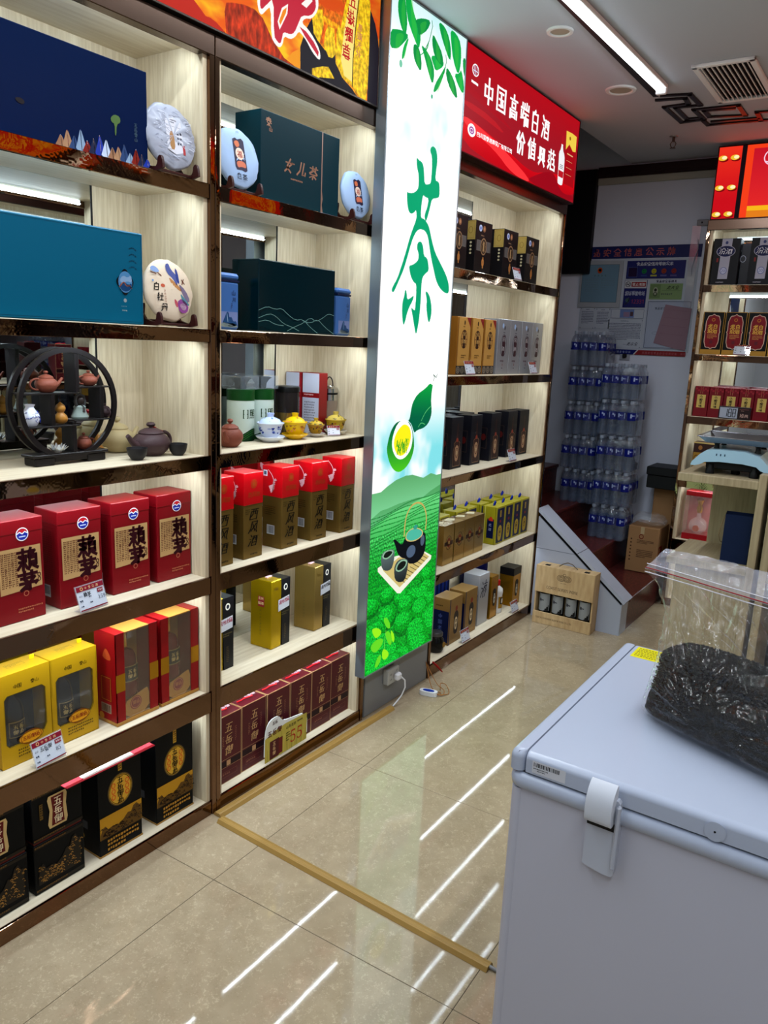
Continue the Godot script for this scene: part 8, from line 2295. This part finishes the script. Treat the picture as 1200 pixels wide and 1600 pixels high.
	var hi := [Vector3(-0.13, 0.155, 0.15), Vector3(0.2, 0.155, 0.15), Vector3(0.2, 0.155, -0.15), Vector3(-0.13, 0.155, -0.15)]
	tray.quad(lo[0], lo[1], lo[2], lo[3])
	for k in 4:
		var a: Vector3 = lo[k]
		var b: Vector3 = lo[(k + 1) % 4]
		var c: Vector3 = hi[(k + 1) % 4]
		var e: Vector3 = hi[k]
		tray.quad(a, b, c, e)
		tray.tube([e, c], 0.003, 6)
	var tm := mat(Color(0.62, 0.62, 0.64), 0.18, 1.0).duplicate() as StandardMaterial3D
	tm.cull_mode = BaseMaterial3D.CULL_DISABLED
	part(o, "steel_tray", tray, tm)
	var k := Ink.new(self, Vector3(-0.155, 0.11, 0.15), Vector3.RIGHT, Vector3.DOWN)
	for j in 3: k.rect(10.5 + 1.6 * j, 2.2, 0.5, 0.9, Color(0.2, 0.3, 0.38))
	part(o, "mark_print", k.mb, M.ink)

# ---------------------------------------------------------------- chest freezer and the bag of tea on it
func rring(x0: float, x1: float, z0: float, z1: float, y: float, r: float) -> PackedVector3Array:
	var ring := PackedVector3Array()
	for c in [[x1 - r, z0 + r, 1.0, -1.0, 0], [x0 + r, z0 + r, -1.0, -1.0, 1], [x0 + r, z1 - r, -1.0, 1.0, 2], [x1 - r, z1 - r, 1.0, 1.0, 3]]:
		for k in 7:
			var a: float = PI / 2 * (c[4] + k / 6.0)
			ring.append(Vector3(c[0] + r * cos(a), y, c[1] - r * sin(a)))
	return ring

func make_freezer() -> void:
	var o := thing("chest_freezer", "large white chest freezer with a clasp latch standing in the foreground", "freezer", Vector3.ZERO)
	var wm := mat(Color(0.66, 0.695, 0.77), 0.25, 0.0, 0.45)
	var wm2 := mat(Color(0.715, 0.72, 0.775), 0.35, 0.0, 0.45)
	var x0 := 1.226; var x1 := 2.36; var z0 := -1.945; var z1 := -1.25
	part(o, "body", MB.new().loft([rring(x0 + 0.006, x1, z0, z1 - 0.004, 0.03, 0.022), rring(x0 + 0.006, x1, z0, z1 - 0.004, 0.778, 0.022)], true, true, true), wm2)
	part(o, "corner_profile", MB.new().loft([rring(x0 + 0.004, x0 + 0.029, z0, z1 - 0.0015, 0.03, 0.0115), rring(x0 + 0.004, x0 + 0.029, z0, z1 - 0.0015, 0.776, 0.0115)], true, true, true), wm2)
	part(o, "rim", MB.new().loft([rring(x0 + 0.006, x1, z0, z1 - 0.004, 0.776, 0.022), rring(x0, x1 + 0.004, z0 - 0.003, z1 + 0.004, 0.782, 0.026), rring(x0 - 0.002, x1 + 0.006, z0 - 0.005, z1 + 0.006, 0.793, 0.028), rring(x0, x1 + 0.004, z0 - 0.003, z1 + 0.004, 0.805, 0.026), rring(x0 + 0.006, x1 - 0.004, z0 + 0.004, z1 - 0.006, 0.809, 0.022)], true), wm)
	part(o, "gasket", MB.new().loft([rring(x0 + 0.012, x1 - 0.01, z0 + 0.01, z1 - 0.012, 0.806, 0.02), rring(x0 + 0.012, x1 - 0.01, z0 + 0.01, z1 - 0.012, 0.815, 0.02)]), mat(Color(0.4, 0.41, 0.45), 0.6))
	var lid := [rring(x0 + 0.03, x1, z0, z1, 0.814, 0.004)]
	var cap := [rring(x0 - 0.001, x0 + 0.0275, z0 - 0.002, z1 + 0.003, 0.813, 0.013)]
	for k in 6:
		var a := PI / 2 * k / 5.0
		lid.append(rring(x0 + 0.03, x1 - 0.012 * (1 - cos(a)), z0 + 0.014 * (1 - cos(a)), z1 - 0.014 * (1 - cos(a)), 0.839 + 0.012 * sin(a), 0.004))
		cap.append(rring(x0 - 0.001 + 0.011 * (1 - cos(a)), x0 + 0.0275, z0 - 0.002 + 0.016 * (1 - cos(a)), z1 + 0.003 - 0.016 * (1 - cos(a)), 0.838 + 0.0145 * sin(a), 0.0125 if k < 4 else 0.008))
	part(o, "lid", MB.new().loft(lid, true, true, true), wm)
	part(o, "lid_end_cap", MB.new().loft(cap, true, true, true), wm)
	# latch
	var gp := mat(Color(0.7, 0.72, 0.77), 0.3)
	var plate := MB.new()
	plate.ext(smooth2(pts2("1.382,0.69,1.384,0.686,1.434,0.678,1.44,0.69,1.44,0.82,1.432,0.83,1.384,0.82")), 0, 0.016, Transform3D(Basis.IDENTITY, Vector3(0, 0, z1 - 0.004)))
	var latch := part(o, "latch_plate", plate, gp)
	var cover := MB.new()
	var prof := pts2("0.0,0.784,0.024,0.782,0.033,0.79,0.034,0.82,0.028,0.84,0.014,0.854,0.0,0.857")
	cover.ext(smooth2(smooth2(smooth2(prof))), 0.0, 0.046, Transform3D(Basis(Vector3(0, 0, 1), Vector3(0, 1, 0), Vector3(-1, 0, 0)), Vector3(1.431, 0, z1 + 0.004)))
	part(latch, "latch_cover", cover, mat(Color(0.78, 0.8, 0.84), 0.28))
	part(latch, "latch_slot", MB.new().mnmx(Vector3(1.3845, 0.768, z1 + 0.008), Vector3(1.433, 0.783, z1 + 0.0135)), mat(Color(0.05, 0.05, 0.06), 0.5))
	part(latch, "latch_rib", MB.new().mnmx(Vector3(1.434, 0.7, z1 + 0.01), Vector3(1.441, 0.822, z1 + 0.022), 0.003), gp)
	var plug := part(o, "lock_cover", MB.new().lathe([[0.001, 0.0], [0.0165, 0.0], [0.017, 0.0015], [0.001, 0.002]], 28).moved(Transform3D(Basis(Vector3.RIGHT, PI / 2), Vector3(1.588, 0.829, z1 + 0.0005))), wm)
	part(plug, "keyhole", MB.new().lathe([[0.0, 0.0], [0.0018, 0.0], [0.0018, 0.0004]], 10).moved(Transform3D(Basis(Vector3.RIGHT, PI / 2), Vector3(1.588, 0.829, z1 + 0.0026))), mat(Color(0.04, 0.04, 0.05), 0.5))
	var k := Ink.new(self, Vector3(1.27, 0.843, z1), Vector3.RIGHT, Vector3.DOWN)
	k.e = 0.0006
	k.rect(0, 0.1, 6.4, 2.4, Color(0.78, 0.79, 0.82)).up()
	k.bars(0.3, 0.4, 4.9, 0.8, 30, Color(0.08, 0.08, 0.1)).dashes(0.3, 1.45, 4.6, 0.35, 1, Color(0.12, 0.12, 0.14), 4, 1.0).dashes(1.0, 1.85, 2.6, 0.3, 1, Color(0.12, 0.12, 0.14), 7, 1.0)
	part(o, "barcode_sticker", k.mb, M.ink)
	k = Ink.new(self, Vector3(1.264, 0.851, -1.928), Vector3.RIGHT, Vector3(0, 0, 1))
	k.rect(0, 0, 9.5, 7.6, Color(0.85, 0.82, 0.05)).up()
	k.dashes(0.6, 0.8, 8.2, 6.2, 6, Color(0.5, 0.46, 0.1), 3)
	part(o, "yellow_sticker", k.mb, M.ink)
	part(o, "power_foot", MB.new().mnmx(Vector3(x0 + 0.06, 0.0, z0 + 0.06), Vector3(x1 - 0.06, 0.03, z1 - 0.06)), mat(Color(0.1, 0.1, 0.1), 0.6))
	make_tea_bag()

func bag_ring(y: float, grow: float) -> Array:     # [x0, x1, z front, z back] of the bag at height y above the lid
	var t := [[0.0, 0.006, 0.455, 0.0, -0.17], [0.006, -0.012, 0.47, 0.012, -0.185], [0.03, 0.004, 0.46, 0.036, -0.2], [0.08, 0.012, 0.45, 0.03, -0.19], [0.14, 0.012, 0.44, 0.0, -0.155], [0.2, 0.002, 0.44, -0.03, -0.125], [0.255, -0.022, 0.45, -0.055, -0.095], [0.285, -0.06, 0.47, -0.066, -0.082]]
	for i in t.size() - 1:
		if y <= t[i + 1][0]:
			var f := clampf((y - t[i][0]) / (t[i + 1][0] - t[i][0]), 0, 1)
			f = f * f * (3 - 2 * f)
			return [lerpf(t[i][1], t[i + 1][1], f) - grow, lerpf(t[i][2], t[i + 1][2], f) + grow, lerpf(t[i][3], t[i + 1][3], f) + grow, lerpf(t[i][4], t[i + 1][4], f) - grow]
	return [t[7][1], t[7][2], t[7][3], t[7][4]]

func make_tea_bag() -> void:
	var at := Vector3(1.363, 0.852, -1.545)
	var turn := -0.36
	# the tea itself
	var tea := thing("tea_leaves", "dark loose tea leaves filling the clear zip bag on the freezer", "tea", at, turn)
	tea.set_meta("kind", "stuff")
	var no := FastNoiseLite.new()
	no.seed = 6; no.frequency = 14.0; no.fractal_octaves = 3
	var rings := []
	var seg := 120
	var ys := [0.003, 0.008, 0.02, 0.035, 0.05, 0.065, 0.08, 0.095, 0.11, 0.122, 0.132, 0.14, 0.145, 0.147]
	for i in ys.size():
		var y: float = ys[i]
		var b := bag_ring(y, -0.0075)
		var shrink: float = [0.0, 0.0, 0.0, 0.0, 0.0, 0.0, 0.0, 0.0, 0.0, 0.0, 0.002, 0.008, 0.03, 0.1][i]
		var hx: float = (b[1] - b[0]) / 2 - shrink * 1.2
		var hz: float = maxf((b[2] - b[3]) / 2 - shrink * 0.5, 0.01)
		var cx: float = (b[0] + b[1]) / 2
		var cz: float = (b[2] + b[3]) / 2
		var ring := PackedVector3Array()
		for k in seg:
			var w := -TAU * k / seg
			var p := Vector3(cx + hx * signf(cos(w)) * pow(absf(cos(w)), 0.55), y, cz + hz * signf(sin(w)) * pow(absf(sin(w)), 0.55))
			var slope := 1.0 - 0.22 * smoothstep(0.18, 0.42, p.x)
			if y > 0.05: p.y = 0.05 + (y - 0.05) * slope
			p += Vector3(cos(w), 0.4, sin(w)) * no.get_noise_3dv(p) * 0.0035
			ring.append(p)
		rings.append(ring)
	var tm := mat(Color(0.012, 0.013, 0.016), 0.6, 0.0, 0.15).duplicate() as StandardMaterial3D
	tm.normal_enabled = true
	tm.normal_texture = noise_tex(256, 0.16, 3, 77, Color.BLACK, Color.WHITE, 6.0)
	tm.normal_scale = 1.2
	triplanar(tm, 7.0, false)
	var body := part(tea, "leaf_mass", MB.new().loft(rings, true, true, true), tm)
	body.set_meta("kind", "stuff")
	var rng := RandomNumberGenerator.new()
	rng.seed = 3
	var grain := MB.new().box(Vector3.ZERO, Vector3(0.0022, 0.0016, 0.009), 0.0005).mesh()
	var mm := MultiMesh.new()
	mm.transform_format = MultiMesh.TRANSFORM_3D
	mm.mesh = grain
	mm.instance_count = 5200
	for i in 5200:
		var r := rng.randi_range(5, ys.size() - 2)
		if rng.randf() < 0.55: r = rng.randi_range(9, ys.size() - 2)
		var k := rng.randi_range(0, seg - 1)
		var a: Vector3 = rings[r][k].lerp(rings[r + 1][(k + 1) % seg], rng.randf())
		a = a.lerp(rings[r][(k + 1) % seg], rng.randf())
		mm.set_instance_transform(i, Transform3D(Basis.from_euler(Vector3(rng.randf_range(-0.6, 0.6), rng.randf_range(0, TAU), rng.randf_range(-0.6, 0.6))) * rng.randf_range(0.6, 1.2), a))
	var mi := MultiMeshInstance3D.new()
	mi.name = "leaf_grains"
	mi.multimesh = mm
	mi.material_override = mat(Color(0.025, 0.027, 0.032), 0.45, 0.0, 0.3)
	tea.add_child(mi)
	mi.set_meta("kind", "stuff")
	# the bag
	var bag := thing("zip_bag", "clear creased zip bag with a red seal line, standing on the freezer lid", "zip bag", at, turn)
	var cr := FastNoiseLite.new()
	cr.seed = 14; cr.frequency = 7.0; cr.fractal_type = FastNoiseLite.FRACTAL_RIDGED; cr.fractal_octaves = 3
	rings = []
	seg = 300
	for i in 110:
		var y := 0.286 * i / 109.0
		var b := bag_ring(y, 0.0)
		var hx: float = (b[1] - b[0]) / 2
		var hz: float = (b[2] - b[3]) / 2
		var ring := PackedVector3Array()
		for k in seg:
			var w := -TAU * k / seg
			var e := 0.55 + 0.35 * clampf((y - 0.12) / 0.16, 0, 1)
			var p := Vector3((b[0] + b[1]) / 2 + hx * signf(cos(w)) * pow(absf(cos(w)), e), y, (b[2] + b[3]) / 2 + hz * signf(sin(w)) * pow(absf(sin(w)), e))
			var ang := atan2(p.y - 0.05, p.x - 0.2)
			var far := Vector2(p.x - 0.2, p.y - 0.05).length()
			var fold := 0.45 * cr.get_noise_3d(p.x * 1.0 + p.y * 0.8, p.y * 0.35 - p.x * 0.2, 3.0 if sin(w) > 0 else 9.0) + 0.75 * cr.get_noise_3d(ang * 0.8, far * 0.6, 5.0 if sin(w) > 0 else 11.0) * smoothstep(0.02, 0.1, far)
			var amp := 0.009 * smoothstep(0.0, 0.03, y) + 0.013 * smoothstep(0.1, 0.22, y) * (1.0 - 0.6 * smoothstep(0.24, 0.285, y))
			p += Vector3(0.15 * cos(w), 0, signf(sin(w)) * sqrt(absf(sin(w)))) * (fold - 0.25) * amp
			ring.append(p)
		rings.append(ring)
	var fm := film(Color(0.8, 0.8, 0.8), 0.018, 0.05, 0.6)
	fm.normal_enabled = true
	fm.normal_texture = noise_tex(256, 0.03, 4, 51, Color.BLACK, Color.WHITE, 7.0)
	fm.normal_scale = 0.9
	triplanar(fm, 5.0, false)
	part(bag, "film", MB.new().loft(rings), fm)
	var band := []
	for i in 9:
		var t := i / 8.0
		var ring := PackedVector3Array()
		for k in 101:
			var u := k / 100.0
			ring.append(Vector3(lerpf(-0.062 + 0.026 * t, 0.47, u), 0.284 + 0.046 * t + 0.008 * sin(u * 5.0) * t, -0.074 - 0.026 * t + cr.get_noise_2d(u * 0.9, t * 0.2) * 0.007 * (0.3 + t)))
		band.append(ring)
	var bm := film(Color(0.85, 0.86, 0.92), 0.3, 0.09, 0.6)
	bm.normal_enabled = true
	bm.normal_texture = fm.normal_texture
	bm.normal_scale = 0.5
	triplanar(bm, 5.0, false)
	part(bag, "top_band", MB.new().loft(band, false), bm)
	var zl := []
	for k in 24:
		var u := k / 23.0
		zl.append(Vector3(lerpf(-0.058, 0.468, u), 0.288, -0.0712 + cr.get_noise_2d(u * 0.9, 0.0) * 0.002))
	part(bag, "red_seal_line", MB.new().tube(zl, 0.0012, 6), mat(Color(0.55, 0.1, 0.12), 0.4))
	for q in [[0.279, 0.0012], [0.296, 0.001]]:
		var z2 := []
		for v in zl: z2.append(Vector3(v.x, q[0], v.z + (0.001 if q[0] < 0.288 else -0.004)))
		part(bag, "zip_ridge", MB.new().tube(z2, q[1], 6), film(Color(0.9, 0.9, 0.93), 0.5, 0.15))

# ---------------------------------------------------------------- things on and near the floor
func make_floor_things() -> void:
	var tan := mat(Color(0.62, 0.49, 0.26), 0.4)
	var prof := pts2("-0.019,0,0.019,0,0.012,0.011,0.006,0.0125,0.004,0.011,-0.004,0.011,-0.006,0.0125,-0.012,0.011")
	for j in 2:
		var a: Vector3 = [Vector3(0.024, 0.0008, -1.668), Vector3(0.03, 0.0008, -1.66)][j]
		var b: Vector3 = [Vector3(0.042, 0.0008, -2.7), Vector3(1.04, 0.0008, -1.628)][j]
		var o := thing("cable_cover", ["tan wood effect floor cable cover lying along the cabinet plinth", "tan wood effect floor cable cover crossing the aisle towards the freezer"][j], "cable cover", a, 0.0)
		var dir := (b - a).normalized()
		var xf := Transform3D(Basis(Vector3.UP.cross(dir) * 1.0, Vector3.UP, dir), Vector3.ZERO)
		if j == 1: xf.origin = dir * 0.02
		part(o, "cover_strip", MB.new().ext(prof, 0, a.distance_to(b), xf), tan)
		if j == 1: part(o, "cable_end", MB.new().tube([dir * (a.distance_to(b) + 0.01) + Vector3(0, 0.006, 0), dir * (a.distance_to(b) + 0.06) + Vector3(0, 0.006, 0), dir * (a.distance_to(b) + 0.17) + Vector3(0, 0.005, 0)], 0.005, 8), mat(Color(0.5, 0.5, 0.5), 0.3))
	# socket on the pillar
	var s := thing("wall_socket", "white wall socket with a plugged in cord below the tea light box", "socket", Vector3(0.0, 0.108, -2.728), PI / 2)
	part(s, "box", MB.new().mnmx(Vector3(-0.044, 0, 0), Vector3(0.044, 0.07, 0.028), 0.003), mat(Color(0.72, 0.72, 0.7), 0.4))
	part(s, "plug", MB.new().box(Vector3(0.012, 0.032, 0.042), Vector3(0.036, 0.036, 0.028), 0.008), M.white)
	part(s, "cord", MB.new().tube([Vector3(0.02, 0.03, 0.055), Vector3(0.03, 0.015, 0.068), Vector3(0.032, -0.02, 0.07), Vector3(0.026, -0.06, 0.058), Vector3(0.006, -0.088, 0.045), Vector3(-0.016, -0.1, 0.042)], 0.0036, 8), M.white)
	var k := Ink.new(self, Vector3(-0.044, 0.07, 0.028), Vector3.RIGHT, Vector3.DOWN)
	for q in [[1.6, 2.0], [2.4, 2.0], [1.5, 4.4], [2.5, 4.4], [6.4, 1.2], [7.2, 1.2]]: k.rect(q[0], q[1], 0.25, 0.8, Color(0.05, 0.05, 0.05))
	part(s, "slots", k.mb, M.ink)
	# inline switch
	var w := thing("inline_switch", "small white and blue inline switch lying on the floor by the pillar", "switch", Vector3(0.098, 0.001, -2.925), 0.25)
	var oval := PackedVector2Array()
	var oval2 := PackedVector2Array()
	for q in 28:
		var a := TAU * q / 28.0
		oval.append(Vector2(0.042 * signf(cos(a)) * pow(absf(cos(a)), 0.7), 0.02 * signf(sin(a)) * pow(absf(sin(a)), 0.7)))
		oval2.append(Vector2(0.027 * cos(a), 0.011 * sin(a)))
	var lie := Basis(Vector3(1, 0, 0), Vector3(0, 0, -1), Vector3(0, 1, 0))
	part(w, "case", MB.new().ext(oval, 0, 0.02, Transform3D(lie, Vector3.ZERO)), M.white)
	part(w, "rocker", MB.new().ext(oval2, 0.02, 0.0225, Transform3D(lie, Vector3.ZERO)), mat(Color(0.03, 0.2, 0.6), 0.3))
	var cords := [[Vector3(0.04, 0.01, 0.004), Vector3(0.065, 0.006, -0.01), Vector3(0.06, 0.012, -0.05), Vector3(0.02, 0.02, -0.08), Vector3(-0.035, 0.05, -0.14), Vector3(-0.07, 0.1, -0.155)], [Vector3(0.04, 0.01, 0.0), Vector3(0.05, 0.004, -0.035), Vector3(0.01, 0.004, -0.05), Vector3(-0.02, 0.02, -0.09), Vector3(-0.06, 0.08, -0.15)], [Vector3(0.042, 0.008, 0.002), Vector3(0.085, 0.004, -0.04), Vector3(0.06, 0.02, -0.09), Vector3(0.03, 0.02, -0.1), Vector3(0.04, 0.005, -0.06)]]
	for c in cords:
		var pl := []
		for i in 22:
			var t: float = i / 21.0 * (c.size() - 1)
			var i0 := mini(int(t), c.size() - 2)
			var f: float = t - i0
			pl.append(c[i0].cubic_interpolate(c[i0 + 1], c[maxi(i0 - 1, 0)], c[mini(i0 + 2, c.size() - 1)], f))
		part(w, "cord", MB.new().tube(pl, 0.0018, 6), mat(Color(0.62, 0.4, 0.18), 0.5))
	var rt := thing("red_sleeve", "red heat shrink sleeve on the thin cords by the cabinet foot", "cable sleeve", Vector3(0.03, 0.066, -3.118), 0.0)
	part(rt, "sleeve", MB.new().tube([Vector3(-0.01, 0.02, 0.03), Vector3(0.0, -0.01, 0.0), Vector3(0.012, -0.045, -0.03)], [0.005, 0.006, 0.003], 8), mat(Color(0.6, 0.04, 0.05), 0.4))
	make_wine_case()
	make_opposite()

func make_wine_case() -> void:
	var pine := mat(Color(1, 1, 1), 0.5).duplicate() as StandardMaterial3D
	pine.albedo_texture = wood_tex(Color(0.7, 0.57, 0.4), Color(0.84, 0.73, 0.55), 41)
	triplanar(pine, 2.0, false)
	pine.uv1_scale = Vector3(1.0, 3.0, 1.0)
	var o := thing("wine_case", "pale wooden wine case with dark lettering at the foot of the stairs", "wine case", Vector3(0.242, 0.001, -4.222), 0.0)
	var w := 0.352; var h := 0.352; var d := 0.096
	var t := 0.009
	part(o, "side_panel", MB.new().mnmx(Vector3(-w / 2, 0, -d / 2), Vector3(-w / 2 + t, h, d / 2 - t), 0.001), pine)
	part(o, "side_panel", MB.new().mnmx(Vector3(w / 2 - t, 0, -d / 2), Vector3(w / 2, h, d / 2 - t), 0.001), pine)
	part(o, "back_panel", MB.new().mnmx(Vector3(-w / 2 + t, 0, -d / 2), Vector3(w / 2 - t, h - t, -d / 2 + t)), pine)
	part(o, "base_panel", MB.new().mnmx(Vector3(-w / 2 + t, 0, -d / 2 + t), Vector3(w / 2 - t, t, d / 2 - t)), pine)
	part(o, "top_panel", MB.new().mnmx(Vector3(-w / 2 + t, h - t, -d / 2), Vector3(w / 2 - t, h, d / 2 - t), 0.001), pine)
	part(o, "front_panel", MB.new().mnmx(Vector3(-w / 2, 0.192, d / 2 - t), Vector3(w / 2, h, d / 2), 0.001), pine)
	part(o, "front_panel", MB.new().mnmx(Vector3(-w / 2, 0, d / 2 - t), Vector3(w / 2, 0.072, d / 2), 0.001), pine)
	var rope := []
	for k in 13: rope.append(Vector3(-0.055 + 0.11 * k / 12.0, h + 0.002 + 0.028 * sin(PI * k / 12.0), 0.004 * sin(k * 2.0)))
	part(o, "rope_handle", MB.new().tube(rope, 0.003, 6), mat(Color(0.4, 0.35, 0.28), 0.8))
	for x in [-0.118, 0.118]: part(o, "hinge_pad", MB.new().box(Vector3(x, h + 0.001, 0.015), Vector3(0.028, 0.003, 0.026), 0.001), mat(Color(0.03, 0.03, 0.03), 0.5))
	var k := Ink.new(self, Vector3(-w / 2, h, d / 2), Vector3.RIGHT, Vector3.DOWN)
	var c := Color(0.2, 0.15, 0.11)
	for s in [-1.0, 1.0]:
		for q in 3: k.ring(17.4 + s * 1.9, 5.4, 2.4 - q * 0.75, 1.9 - q * 0.6, 0.22, c)
	k.ring(17.4, 3.2, 0.9, 0.8, 0.2, c)
	k.latin("EST.CHINA", 15.4, 8.6, 0.55, c, sans)
	k.latin("COAST SERIES WINE", 7.2, 13.2, 1.7, c, sans, 0.9)
	k.latin("YANTAI NANSHAN MANOR WINE CO.,LTD.", 2.0, 32.2, 1.25, c, serif, 0.78)
	part(o, "lettering", k.mb, M.matte_ink)
	var glass := mat(Color(0.02, 0.022, 0.02), 0.1)
	for j in 4:
		var b := thing("wine_bottle", "dark wine bottle with a pale label in the wooden case, %s from the cabinet side" % ["first", "second", "third", "fourth"][j], "wine bottle", Vector3(0.242 - 0.122 + 0.0815 * j, 0.011, -4.223), 0.0, "wine bottles in the wooden case")
		part(b, "bottle", MB.new().lathe([[0.001, 0.0], [0.03, 0.0], [0.0345, 0.005], [0.0345, 0.19], [0.03, 0.215], [0.016, 0.235], [0.0135, 0.25], [0.0135, 0.3], [0.015, 0.302], [0.015, 0.312], [0.001, 0.313]], 24), glass)
		var m := MB.new()
		var arc := func(a0: float, a1: float, y0: float, y1: float, rr: float, col: Color) -> void:
			m.col = col.srgb_to_linear()
			for q in 14:
				var a := lerpf(a0, a1, q / 14.0)
				var e := lerpf(a0, a1, (q + 1) / 14.0)
				m.quad(Vector3(rr * sin(a), y0, rr * cos(a)), Vector3(rr * sin(e), y0, rr * cos(e)), Vector3(rr * sin(e), y1, rr * cos(e)), Vector3(rr * sin(a), y1, rr * cos(a)))
		arc.call(-1.15, 1.15, 0.066, 0.17, 0.0354, Color(0.56, 0.57, 0.57))
		arc.call(-0.6, 0.1, 0.128, 0.134, 0.0358, Color(0.2, 0.2, 0.22))
		arc.call(-0.7, -0.3, 0.123, 0.14, 0.0358, Color(0.25, 0.25, 0.27))
		for q in 6: arc.call(0.2 + 0.13 * q, 0.33 + 0.13 * q, 0.067, 0.072 + 0.005 * q + 0.004 * (q % 2), 0.0358, Color(0.12, 0.12, 0.13))
		part(b, "label", m, M.ink)

func make_opposite() -> void:     # the other side of the shop, seen in the mirrors and the polished metal
	var c := Canvas.new(600, 120, Color(0.72, 0.04, 0.06))
	var s := "天山名茶泰山女儿茶"
	for k in s.length():
		for q in strokes(s[k], 30.0 + 62.0 * k, 30, 50, 60, 8.0, 0.7): c.poly(q, Color(0.98, 0.85, 0.12))
	c.poly(pts2("0,104,600,104,600,120,0,120"), Color(0.95, 0.6, 0.1))
	light_box("opposite_light_box", "red light box with yellow characters across the aisle, seen in the mirrors", Vector3(2.48, 2.39, -4.7), -PI / 2, 3.7, 0.385, 0.06, c.tex(), 0.9, Color(1.0, 0.2, 0.1), E_SIGN * 0.5, Color(0.25, 0.05, 0.05))
	cabinet("display_cabinet", "bronze framed wooden display cabinet across the aisle, seen in the mirrors", Vector3(2.52, 0, -4.72), -PI / 2, 3.7, [LEV.F, LEV.E, LEV.D, LEV.C, LEV.B, LEV.A], [0.052, 0.074, 0.058, 0.046, 0.04, 0.043], 2.385, 1.0, 1.0)
	var at := [-4.5, -4.36, -4.22, -4.08, -3.3, -2.4, -2.26]
	for k in at.size(): copy(keep.maroon, "maroon liquor box across the aisle, seen in the mirrors, place %s" % ["one", "two", "three", "four", "five", "six", "seven"][k], Vector3(2.62, LEV.C, at[k]), -PI / 2)
